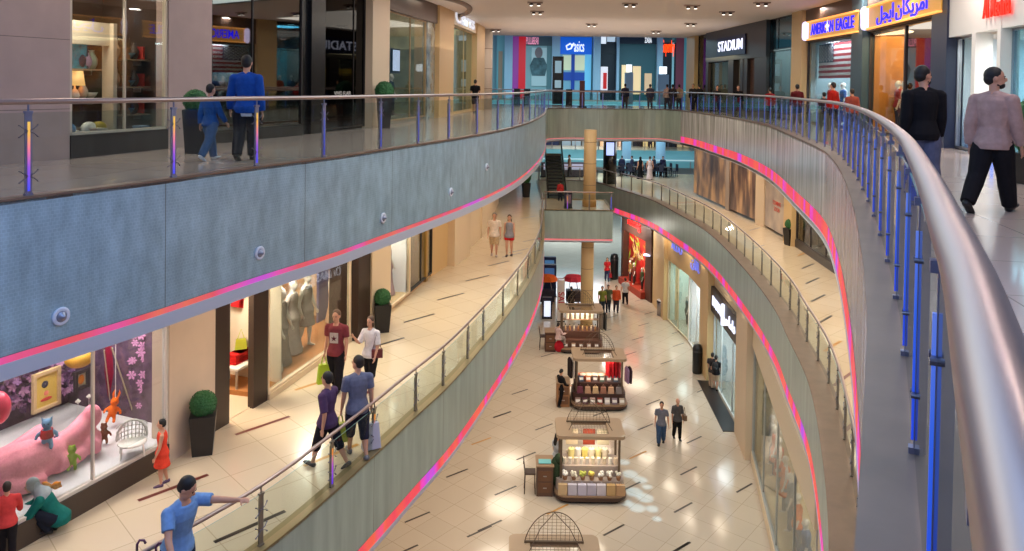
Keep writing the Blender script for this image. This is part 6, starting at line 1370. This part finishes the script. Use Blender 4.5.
goods(K2, 'book', -1.1, 1.1, -.66, .245, [(150, 120, 110), (90, 40, 60), (190, 160, 150), (150, 60, 50), (200, 190, 190), (140, 120, 130), (190, 170, 150)], 'boxed gift in the lowest row of the dark stall', 'boxed gifts in the lowest row of the dark stall', 1.1)
goods(K2, 'handbag', -1.0, 1.0, -.42, .62, [(110, 50, 70), (190, 150, 120), (200, 170, 130), (160, 110, 90), (200, 160, 130), (130, 120, 120)], 'handbag on the front counter of the dark stall', 'handbags on the dark stall', 1.1)
goods(K2, 'book', -.9, .9, -.05, .98, [(90, 100, 120), (200, 120, 80), (110, 90, 90), (90, 110, 100), (120, 100, 100), (80, 90, 110)], 'boxed gift on the upper tier of the dark stall', 'boxed gifts on the upper tier of the dark stall')
goods(K2, 'basket', -.8, .3, .3, .98, [(230, 90, 30), (240, 190, 150), (236, 220, 190), (220, 120, 60)], 'bright basket at the back of the dark stall', 'baskets on the dark stall', 1.3)
goods(K2, 'garment', .35, .95, .1, 1.92, [(190, 30, 40), (206, 40, 50), (180, 26, 36), (200, 60, 70)], 'red scarf hanging at the right of the dark stall', 'red scarves on the dark stall', 1.0)
goods(K2, 'garment', -1.3, -.95, .1, 1.95, [(40, 30, 30), (200, 190, 180), (50, 40, 40)], 'black or white scarf hanging at the left of the dark stall', 'scarves at the left of the dark stall', 1.1)
goods(K2, 'garment', 1.15, 1.4, -.2, 1.7, [(150, 120, 150), (60, 40, 50)], 'mauve scarf hanging on the right post of the dark stall', 'mauve scarves on the dark stall', .9)
counter(K2, -1.55, -.05, 'light brown wooden counter left of the dark stall', (150, 104, 66))
K3 = stall(584, 39.8, 'market stall with hanging ornaments, farthest whole stall before the cream column', (96, 60, 46))
goods(K3, 'book', -1.0, 1.0, -.6, .25, [(140, 100, 80), (180, 140, 110), (120, 80, 60), (160, 120, 100), (120, 90, 80)], 'brown boxed gift in the lowest row of the ornament stall', 'boxed gifts in the lowest row of the ornament stall')
goods(K3, 'bottle', -.9, .9, -.05, .98, [(230, 190, 140), (210, 150, 90), (240, 220, 190), (200, 140, 90), (230, 200, 150), (220, 170, 110), (240, 220, 190), (200, 150, 100)], 'amber bottle on the ornament stall', 'amber bottles on the ornament stall', 1.3)
goods(K3, 'candle', -.8, .8, .3, 1.5, [(250, 240, 220)]*6, 'white ornament on the upper shelf of the ornament stall', 'white ornaments on the ornament stall', 1.6)
q = onstall(K3, 0, .3, 1.49); tag(MB().box((0, 0, -.01), (1.9, .3, .03)).build('wall_shelf', M_KW, loc=tuple(q)), 'wooden shelf carrying white ornaments in the ornament stall', 'shelf')
goods(K3, 'garment', 1.0, 1.35, 0, 1.95, [(110, 100, 90), (70, 70, 66)], 'grey beaded strand hanging at the right of the ornament stall', 'beaded strands on the ornament stall', 1.2)
counter(K3, -1.6, -.2, 'dark brown counter left of the ornament stall', (80, 46, 34)); stool(K3, -1.95, -.1, 'dark bar chair the seated seller uses at the ornament stall')
q = onstall(K3, -1.15, -.55, 0); tag(MB().ell((0, 0, .3), (.26, .22, .3)).build('red_sack', cloth((180, 30, 44)), loc=tuple(q), smooth=True), 'red sack on the floor at the left of the ornament stall', 'bag')
K4 = stall(562, 18.7, 'market stall with a pointed wire arch cut by the bottom edge of the photo', (176, 150, 130))
for k_, c_ in ((K1, (1, .86, .66)), (K2, (1, .82, .62)), (K3, (1, .8, .6))):
    q = onstall(k_, 0, -.1, 2.0); lamp(q.x, q.y, q.z, 26, 1.2, c_)
# pale blue light patch thrown on the floor next to the candle stall comes from unseen spots added overhead
# ground floor, farther: promotion stands under the bridge
def totem(x, y, z, label, w_, h, screen=(0.2, .5), rgb=(20, 20, 30), scol=(220, 230, 250), d=.35, ftxt=None, rz=0):
    q = P(x, y, z); o = thing('display_totem', label, 'display totem', tuple(q), rz); mb = MB(); mb.box((0, 0, h/2), (w_, d, h)); mb.build('body', mat('tt_%d_%d_%d' % rgb, rgb, .4), o)
    mb = MB(); a, b = screen; mb.box((0, -d/2-.01, h*(a+b)/2), (w_*.7, .02, h*(b-a))); mb.build('screen', emis('ts_%d_%d_%d' % scol, scol, 1.0), o)
    mb = MB(); mb.box((0, 0, .03), (w_*1.1, d*1.2, .06)); mb.build('base', M_BLACK, o)
    if ftxt: text(ftxt[0], ftxt[1], mat('ttx_%d_%d_%d' % ftxt[2], ftxt[2], .5), o, (0, -d/2-.03, h*.5), (PI/2, 0, 0) if not ftxt[3] else (PI/2, PI/2, 0), .004)
    return o
totem(547, 318, Z0, 'low dark stand with bright white screen under the bridge left end', .55, 1.25, (.12, .85), (24, 30, 60))
totem(560.5, 321, Z0, 'white totem with red upright writing left of the cream column', .42, 2.5, (.99, 1.0), (226, 214, 206), ftxt=('SALE', .5, (200, 30, 50), True))
totem(549, 296, Z0, 'dark navy stand under the bridge behind the orange kiosk roof', .9, 2.1, (.6, .9), (24, 40, 80), (50, 80, 120)); totem(549, 287, Z0, 'second dark navy stand farther under the bridge', .9, 2.1, (.6, .9), (30, 50, 90), (60, 100, 140))
for i, (x, y, c) in enumerate(((547, 303, (220, 100, 40)), (573, 303, (206, 60, 80)))):
    q = P(x, y, Z0); o = thing('parasol_cart', ('orange', 'pink and red')[i]+' topped promotion cart under the bridge', 'cart', tuple(q)); mb = MB(); mb.box((0, 0, .5), (.9, .6, .7)); mb.build('body', mat('cart_dark', (40, 34, 50), .5), o); mb = MB(); mb.lathe([(.75, 1.5), (.5, 1.75), (.03, 1.85)], n=10); mb.build('canopy', cloth(c), o)
    for sx in (-.35, .35): mb = MB(); mb.tube([(sx, 0, .5), (sx*.4, 0, 1.7)], .02, 6); mb.build('post', M_STEEL, o)
    for sx in (-.3, .3): mb = MB(); mb.box((sx, -.25, .08), (.08, .08, .16)); mb.build('leg', M_BLACK, o)
person('sit1', 'person in black at the pink and red promotion cart', 571, 312, Z0, .5, 1.6, top=('long', (20, 20, 24)), bottom=('long', (20, 20, 24)), hair='black', vox=.03)
# ground floor back wall and shops far away
def backwall(Y, z0, z1, rgb, name, x0=-18, x1=22): mb = MB(); mb.box(((x0+x1)/2, Y, (z0+z1)/2), (x1-x0, .3, z1-z0)); return struct(mb.build(name, mat('bw_%d_%d_%d' % rgb, rgb, .5)))
backwall(86, Z0, Z1-1.7, (186, 190, 200), 'wall_back_ground', -30, 40)
for i, (x0, x1, c) in enumerate(((-2, 3.5, (240, 220, 190)), (4.5, 9.5, (235, 225, 210)), (10.5, 14.5, (60, 60, 90)), (15.5, 22, (210, 220, 230)))):
    r = thing('far_shop_front', ('warm lit', 'cream lit', 'dark navy', 'cool lit')[i]+' shop front far away on the ground floor', 'shop front', ((x0+x1)/2, 85.8, Z0)); mb = MB(); mb.box((0, 0, 1.8), (x1-x0, .1, 3.6)); mb.build('pane', mat('fsf_%d' % i, c, .4, emit=c, es=.45 if i != 2 else .1), r); mb = MB()
    for k in (-1, -.33, .33, 1): mb.box((k*(x1-x0)/2, -.08, 1.8), (.14, .1, 3.6))
    mb.box((0, -.08, 3.7), (x1-x0+.2, .12, .3)); mb.build('frame', M_DARK, r)
# ================= middle level far side: columns, cafe, totem
M_PBLUE = mat('pale_blue_column', (176, 206, 226), .45)
for (x, w_) in ((627.5, 9), (661.5, 9.5)): 
    X = (x-512)*72/FPX; r = w_*72/FPX/2; struct(MB().lathe([(r, Z0), (r, -1.0)], (X, 72, 0), 24).build('column_pale_blue', M_PBLUE, smooth=True))
balustrade('glass_balustrade', 'pale lit railing behind the cafe tables on the middle level', [Vector((-2+26*i/24, 59)) for i in range(25)], Z1, .1, 1.05, .05, every(2.0), lambda i, p: None, pm=M_STEEL, railm=emis('lit_rail', (190, 225, 235), .5))
balustrade('glass_balustrade', 'railing on the opposite side of the far atrium, middle level', [Vector((-8+44*i/20, 79.8)) for i in range(21)], Z1, -.2, 1.05, .05, every(2.5), lambda i, p: None, pm=M_STEEL)
def cafeset(x, Y, col, k):
    X = (x-512)*Y/FPX; t = thing('cafe_table', 'round cafe table among the dark chairs past the far railing', 'table', (X, Y, Z1), group='cafe tables on the middle level'); mb = MB(); mb.lathe([(.35, .72), (.36, .75)], n=16); mb.build('tabletop', M_KD, t); mb = MB(); mb.lathe([(.04, .02), (.04, .72)], n=8); mb.build('stem', M_BLACK, t); mb = MB(); mb.lathe([(.22, 0), (.2, .02)], n=12); mb.build('base', M_BLACK, t)
    for a in (0.2, 2.2, 4.0):
        c = thing('cafe_chair', 'dark navy cafe chair at a round table past the far railing', 'chair', (X+.62*math.cos(a), Y+.62*math.sin(a), Z1), a-PI/2, 'cafe chairs on the middle level'); mb = MB(); mb.box((0, 0, .45), (.42, .42, .05)); mb.build('seat', mat('chair_navy', (26, 32, 54), .6), c); mb = MB(); mb.box((0, .2, .72), (.42, .04, .5)); mb.build('backrest', mat('chair_navy', (26, 32, 54)), c)
        for sx in (-.18, .18):
            for sy in (-.18, .18): mb = MB(); mb.box((sx, sy, .22), (.03, .03, .44)); mb.build('leg', M_BLACK, c)
for k, (x, Y) in enumerate(((621, 57.2), (629, 57.5), (637, 57), (656, 57.2), (662, 57.6), (668, 57.0), (645, 58.2))): cafeset(x, Y, None, k)
for k, x in enumerate((623, 633, 655, 664)):
    person_at('cafe%d' % k, 'person in dark clothes standing at the cafe tables, '+('leftmost', 'second from the left', 'just right of the white robed figure', 'rightmost')[k], (x-512)*57.9/FPX, 57.9, Z1, k, 1.5, top=('long', ((40, 44, 70), (60, 64, 90), (36, 40, 60), (50, 50, 80))[k]), bottom=('long', (40, 44, 60)), hair='black', vox=.035)
q = P(609.5, 183.5, Z1); o = thing('display_totem', 'tall black totem with blue white screen beside the cream column on the middle level', 'display totem', tuple(q)); h = 2.95; mb = MB(); mb.lathe([(.47, 0), (.47, h)], n=20); mb.build('body', M_BLACK, o, True); mb = MB(); mb.box((-.05, -.45, h*.83), (.52, .06, h*.30)); mb.build('screen', emis('screen_blue_white', (170, 190, 250), 1.3), o)
# escalator rising behind the bridge
q = thing('escalator', 'dark escalator behind the short bridge railing on the middle level', 'escalator', (2.3, 46, Z1)); mb = MB(); mb.raw([(0, 0, -1.2), (1.1, 0, -1.2), (1.1, 6, 1.6), (0, 6, 1.6), (0, 0, -.7), (1.1, 0, -.7), (1.1, 6, 2.1), (0, 6, 2.1)], [(0, 1, 2, 3), (7, 6, 5, 4), (0, 4, 5, 1), (1, 5, 6, 2), (2, 6, 7, 3), (3, 7, 4, 0)]); mb.build('truss', mat('esc_green_grey', (90, 94, 84), .5), q)
mb = MB()
for i in range(16): mb.box((.55, .3+i*.36, -.6+i*.168), (.95, .36, .12))
mb.build('steps', mat('esc_step', (60, 60, 60), .4, .6), q)
for sx in (0, 1.1):
    mb = MB(); mb.tube([(sx, -.2, -.1), (sx, .1, .1), (sx, 6, 2.9)], .045, 8); mb.build('handrail', M_BLACK, q)
    mb = MB(); mb.raw([(sx-.01, 0, -.7), (sx+.01, 0, -.7), (sx+.01, 6, 2.1), (sx-.01, 6, 2.1), (sx-.01, 0, .05), (sx+.01, 0, .05), (sx+.01, 6, 2.85), (sx-.01, 6, 2.85)], [(0, 1, 2, 3), (7, 6, 5, 4), (0, 4, 5, 1), (1, 5, 6, 2), (2, 6, 7, 3), (3, 7, 4, 0)]); mb.build('side_panel', M_GLASS, q)
totem(568, 208, Z1, 'dark framed stand behind the short bridge railing', .42, .95, (.3, .8), (40, 34, 50), (90, 60, 70))
for i, x in enumerate((549, 562, 577)):
    o = totem(x, 177, Z1, ('left', 'middle', 'right')[i]+' counter with bright top past the far railing left of the cream column', 1.2, 1.1, (.5, .9), (90, 80, 90), (150, 150, 170))
person_at('esc', 'person in red at the escalator left of the cream column', 2.9, 45.3-.9, Z1, .2, 1.2, top=('long', (180, 50, 50)), bottom=('long', (30, 30, 34)), hair='black', vox=.03)
# middle level shops on the opposite side
for i, (x0, x1, c, s_) in enumerate(((545, 560, (40, 50, 90), .3), (562, 582, (150, 170, 190), .4), (600, 613, (235, 190, 150), .6), (615, 622, (250, 200, 170), .7), (634, 642, (60, 50, 60), .1), (643, 655, (240, 210, 150), .7), (667, 676, (60, 70, 80), .1), (677, 690, (230, 200, 150), .5))):
    a = (x0-512)*86/FPX; b = (x1-512)*86/FPX; r = thing('far_shop_front', 'middle level shop front across the far atrium, '+('navy', 'grey blue', 'peach', 'salmon', 'plum dark', 'golden', 'slate dark', 'sand lit')[i], 'shop front', ((a+b)/2, 86, Z1)); mb = MB(); mb.box((0, 0, 1.7), (b-a, .1, 3.4)); mb.build('pane', mat('mfs_%d' % i, c, .4, emit=c, es=s_), r); mb = MB()
    for k in (-1, 0, 1): mb.box((k*(b-a)/2, -.08, 1.7), (.12, .1, 3.4))
    mb.build('frame', M_DARK, r)
backwall(86.4, Z1, -1.8, (170, 176, 180), 'wall_back_middle', -30, 40)
# left end of the middle level beyond the shops
backwall(62, Z1, -1.9, (120, 110, 100), 'wall_back_walkway', -18, 0.5)
backwall(60.5, Z0, Z1-1.7, (110, 104, 100), 'wall_back_hall', -18, 1.8)

# ================= upper level, far facade across the second atrium
YB = 82
backwall(YB+.6, 0, 9, (150, 190, 196), 'wall_back_upper', -30, 45)
def fq(x): return (x-512)*YB/FPX
def fz(y): return EYE+(85.5-y)*YB/FPX
def panel(x0, x1, y0, y1, rgb, label, e=.0, d=.0, cat='panel', name='shop_panel', th=.1, keep=True):
    c = ((fq(x0)+fq(x1))/2, YB-d, (fz(y0)+fz(y1))/2); w_ = fq(x1)-fq(x0); h = fz(y0)-fz(y1); mb = MB(); mb.box((0, 0, 0), (w_, th, h))
    return mb, c, w_, h
def farshop(x0, x1, label, parts, lights=0):
    r = thing('far_shop_front', label, 'shop front', ((fq(x0)+fq(x1))/2, YB, 0)); cx = r.location.x
    for i, (nm, a, b, y0, y1, rgb, es, d) in enumerate(parts):
        mb = MB(); mb.box(((fq(a)+fq(b))/2-cx, -d, (fz(y0)+fz(max(y0+.5, y1)))/2), (fq(b)-fq(a), .12, fz(y0)-fz(y1))); mb.build(nm, mat('fs_%d_%d_%d_%d' % (*rgb, int(es*10)), rgb, .4, emit=rgb if es else None, es=es), r)
    return r
B_ = 101
s1 = farshop(496, 504, 'pale teal glazed shop front at the left of the far facade', [('pane', 496, 504, 30, B_, (110, 170, 180), .15, 0), ('door_panel', 498, 502, 52, B_, (150, 130, 110), .2, .1)])
s2 = farshop(512, 551, 'red and grey far shop front with the striped figure poster', [('red_panel', 512, 518, 37, B_, (150, 60, 150), .35, 0), ('red_panel', 518, 525, 37, B_, (200, 30, 40), .5, .1), ('header', 525, 551, 37, 46, (70, 92, 100), .1, .1), ('pane', 525, 551, 46, B_, (130, 170, 176), .2, 0), ('poster', 531, 546, 48, 86, (170, 196, 200), .25, .2), ('banner', 546, 551, 46, 90, (90, 130, 136), .15, .15)])
text('PULL&BEAR', 1.1, mat('pinktxt', (240, 150, 180), .5, emit=(240, 150, 180), es=.8), s2, (fq(531.5)-s2.location.x, -.25, fz(41.5)), (PI/2, 0, 0), .02, width=fq(538)-fq(525.5))
# striped knit figure on the poster: head, torso, arms
mb = MB(); cx = fq(538)-s2.location.x
mb.ell((cx, -.3, fz(53)), (.42, .03, .6)); mb.build('poster_head', mat('pf_skin', (150, 130, 130), .5), s2)
mb = MB(); mb.tube([(cx, -.3, fz(58)), (cx, -.3, fz(66)), (cx, -.3, fz(76))], [(.55, .03), (.95, .03), (.7, .03)], 16, flat=(1, 0, 0)); mb.build('poster_torso', mat('pf_knit', (80, 110, 116), .5, noise=.5, nscale=2), s2)
s3 = farshop(559, 590.5, 'far shop front with the big blue header', [('header', 559, 590.5, 37, 54, (10, 84, 190), .75, .3), ('pane', 559, 590, 54, B_, (130, 180, 200), .2, 0), ('window_panel', 562, 571, 55, 70, (210, 216, 180), .45, .1), ('window_panel', 574, 584, 55, 70, (214, 216, 180), .45, .1), ('blue_post', 570.5, 574, 54, 90, (20, 60, 150), .4, .2), ('blue_band', 562, 584, 72, 80, (30, 70, 160), .35, .15), ('blue_panel', 584, 590.5, 54, 92, (110, 190, 226), .45, .15)])
text('asics', 1.7, mat('wtxt', (240, 245, 250), .5, emit=(240, 245, 250), es=1.), s3, (fq(578)-s3.location.x, -.42, fz(46.5)), (PI/2, 0, 0), .02, width=fq(583)-fq(573))
mb = MB(); cx = fq(568)-s3.location.x; mb.tube([(cx+.3, -.42, fz(45)), (cx+.1, -.42, fz(43.5)), (cx-.3, -.42, fz(46)), (cx-.2, -.42, fz(49.5)), (cx+.2, -.42, fz(48.5)), (cx+.5, -.42, fz(43))], .08, 6); mb.build('logo_mark', mat('wtxt', (240, 245, 250)), s3)
s4 = farshop(599, 615, 'dark far shop front with white and red lit poster', [('pane', 599, 615, 37, B_, (24, 30, 44), .05, 0), ('lit_panel', 600, 605, 36, 43, (225, 235, 245), .9, .1), ('lit_panel', 606, 614, 36, 41, (190, 210, 225), .7, .1), ('beam', 599, 615, 50, 53, (30, 34, 46), 0, .2), ('poster', 600, 607, 66, 90, (230, 225, 230), .7, .2), ('red_bottle', 602.5, 606, 72, 88, (200, 30, 30), .5, .3)])
s5 = farshop(616, 655, 'dark teal far shop front with warm lit doors', [('header', 616, 655, 36.5, 43, (30, 44, 60), .05, .3), ('pane', 616, 655, 43, B_, (50, 96, 106), .12, 0), ('warm_door', 621, 629, 64, 93, (240, 210, 160), .8, .15), ('warm_door', 632, 640, 65, 93, (236, 200, 150), .7, .15), ('warm_door', 644, 651, 72, 93, (220, 180, 140), .5, .15)])
text('ZARA', .8, mat('wtxt', (240, 245, 250)), s5, (fq(646.5)-s5.location.x, -.42, fz(39.5)), (PI/2, 0, 0), .02, width=fq(650)-fq(643))
s6 = farshop(661, 690, 'black and red far shop front with the orange lettering', [('pane', 661, 675, 36, B_, (26, 22, 34), .05, 0), ('pane', 675, 683, 36, B_, (120, 60, 76), .15, 0), ('pane', 683, 690, 36, B_, (80, 150, 160), .2, 0), ('glass_post', 671, 673, 36, 92, (140, 190, 200), .3, .1), ('header', 661, 675, 36, 41, (50, 100, 110), .1, .1)])
text('Superdry', 1.9, mat('otxt', (255, 80, 10), .5, emit=(255, 70, 10), es=1.8), s6, (fq(667)-s6.location.x, -.3, fz(45.5)), (PI/2, 0, 0), .04, width=fq(673)-fq(661))
for x0, x1 in ((504, 512), (551, 559), (592, 599), (615, 617.5), (655, 660.5)):
    mb = MB(); mb.box(((fq(x0)+fq(x1))/2, YB-.6, 4), ((fq(x1)-fq(x0)), .6, 9)); struct(mb.build('column_pale_blue', M_PBLUE))
# lantern pylons and totem on the near side of the second atrium
def at_depth(x, Y): return (x-512)*Y/FPX
for i, (x, wd, y0, lab) in enumerate(((628.5, 8, 63.5, 'pale blue pylon with a lit white lantern box, left of the two'), (662.5, 11, 65, 'wide pale blue pylon with a lit white lantern box, right of the two'))):
    Y = 62; X = at_depth(x, Y); o = thing('lantern_pylon', lab, 'pylon', (X, Y, 0)); zt = EYE+(85.5-y0-8)*Y/FPX; w_ = wd*Y/FPX; mb = MB(); mb.box((0, 0, zt/2), (w_, .4, zt)); mb.build('shaft', M_PBLUE, o); mb = MB(); mb.box((0, 0, zt+.35), (w_*.6, .45, .6)); mb.build('lantern', emis('lantern_white', (240, 250, 255), 1.6), o)
o = thing('display_totem', 'tall black totem with two grey screens in front of the blue header shop', 'display totem', (at_depth(557.5, 60), 60, 0)); h = 3.75; mb = MB(); mb.box((0, 0, h/2), (.85, .5, h)); mb.build('body', M_BLACK, o)
for k in (.78, .42): mb = MB(); mb.box((0, -.27, h*k), (.5, .04, .95 if k > .5 else .6)); mb.build('screen', emis('ts_grey', (150, 180, 190), .7), o)
o = thing('signboard', 'narrow dark red signboard at the far railing below the blue header shop', 'sign', (at_depth(582, 51), 51, 0)); mb = MB(); mb.box((0, 0, .95), (.34, .2, 1.7)); mb.build('panel', mat('maroon', (74, 30, 34), .5), o); mb = MB(); mb.box((0, 0, .05), (.6, .4, .1)); mb.build('base', M_BLACK, o)
for i, x in enumerate((527, 569, 517)):
    o = thing('stand_board', ('black a-board near the red far shop', 'blue footed stand near the totem', 'small black stand at the white column')[i], 'sign', (at_depth(x, 55), 55, 0)); mb = MB(); mb.box((0, 0, .6), (.45, .1, 1.2)); mb.build('board', M_BLACK, o)
    for s_ in (-1, 1): mb = MB(); mb.tube([(s_*.2, 0, .6), (s_*.25, s_*.3, 0)], .02, 6); mb.build('leg', M_BLACK, o)
balustrade('glass_balustrade', 'bright railing of the second atrium behind the far upper rail', [Vector((-3+19*i/20, 57.7)) for i in range(21)], Z2, .1, 1.1, .05, every(2.4), lambda i, p: None, pm=M_STEEL, railm=M_STEEL)
# ceiling spots: pairs of small directional lamps
def spot(x, y, label):
    d = ray(x, y); t = (ZC-EYE)/d.z; q = Vector((d.x*t, d.y*t, ZC)); s_ = 1.0
    o = thing('ceiling_spot', label, 'ceiling light', tuple(q), group='twin spots in the ceiling'); mb = MB(); mb.box((0, 0, -.03), (.62, .24, .05)); mb.build('frame', mat('spot_frame', (170, 150, 136), .5), o)
    for s_ in (-.15, .15): mb = MB(); mb.lathe([(.07, -.04), (.09, -.14), (.07, -.14), (.06, -.09)], (s_, 0, 0), 14); h_ = mb.build('lamp_head', mat('spot_metal', (90, 80, 76), .4, .5), o, True); mb = MB(); mb.ell((s_, 0, -.14), (.07, .07, .035), 12, 8); mb.build('bulb', emis('bulb', (255, 246, 230), 6 if s_ > 0 else 2), h_)
for x, y in ((537, 11), (591.6, 23.6), (656, 30.7), (690.6, 23), (496, 29), (727, 11.3), (535, 2), (630, 3), (692, 5), (762, 2)): spot(x, y, 'twin directional spot lamp set in the cream ceiling')
# curved ceiling cornice at the left
mb = MB(); c_ = (-6.5, 33)
mb.tube([(c_[0]+4.6*math.cos(a), c_[1]+7*math.sin(a), ZC-.02) for a in [(-1.3+2.6*i/30) for i in range(31)]], .12, 8); struct(mb.build('trim_70', mat('cornice', (150, 130, 116), .6), smooth=True))
# ------------------------------------------------------------------ downlights of the walkways
def row(c, off, z, power, step, size=.5, y0=4, col=WARM, y1=99):
    cc = offs(c, -off); L = arclen(cc); d = step/2
    while d < L[-1]:
        p = at(cc, L, d)
        if y0 < p.y < y1: lamp(p.x, p.y, z, power, size, col)
        d += step
row(L1L, 1.5, -2.06, 38, 3.6, 1.2)
row(L1R, 1.8, -2.06, 60, 3.6, 1.2)
row(L1L, 1.6, -7.06, 75, 4, 1.8)
row(L1R, .9, -7.06, 65, 4, 1.8, y0=12)
row(L2L, 2.4, 4.7, 38, 4.5, col=(1, .82, .72))
row(L2R, 2.5, 4.7, 70, 4.5, col=(1, .84, .76))
lamp(2, 70, 6.5, 1500, 10, (.55, .9, 1)); lamp(14, 70, 6.5, 1500, 10, (.55, .9, 1))
lamp(8, 55, -2.2, 220, 5, (.8, .92, 1)); lamp(3, 49, 4.6, 120, 3, (1, .88, .75)); lamp(5, 70, Z1-2, 900, 9, (.75, .88, 1))
lamp(9, 83, -2, 400, 9, (1, .9, .8), 2)

# added unseen spots make broken patches of pale blue light on the ground floor beside the candle stall
for i, (x, y, a) in enumerate(((624, 462, 1.1), (630, 474, 1.5), (640, 480, 1.3), (634, 492, 1.6), (645, 498, 1.5), (637, 508, 1.4), (652, 509, 1.1), (647, 487, .9), (627, 503, 1.0), (657, 519, .8))):
    tgt = P(x, y, Z0); sd = bpy.data.lights.new('patch_spot', 'SPOT'); sd.energy = 11000; sd.color = (.36, .70, 1); sd.spot_size = math.radians(a*1.5); sd.spot_blend = .6; sd.shadow_soft_size = .02
    so = bpy.data.objects.new('patch_spot', sd); COL.objects.link(so); so.location = (3.2+.03*i, 25.5, 4.6); so.rotation_euler = (tgt-Vector(so.location)).to_track_quat('-Z', 'Y').to_euler()
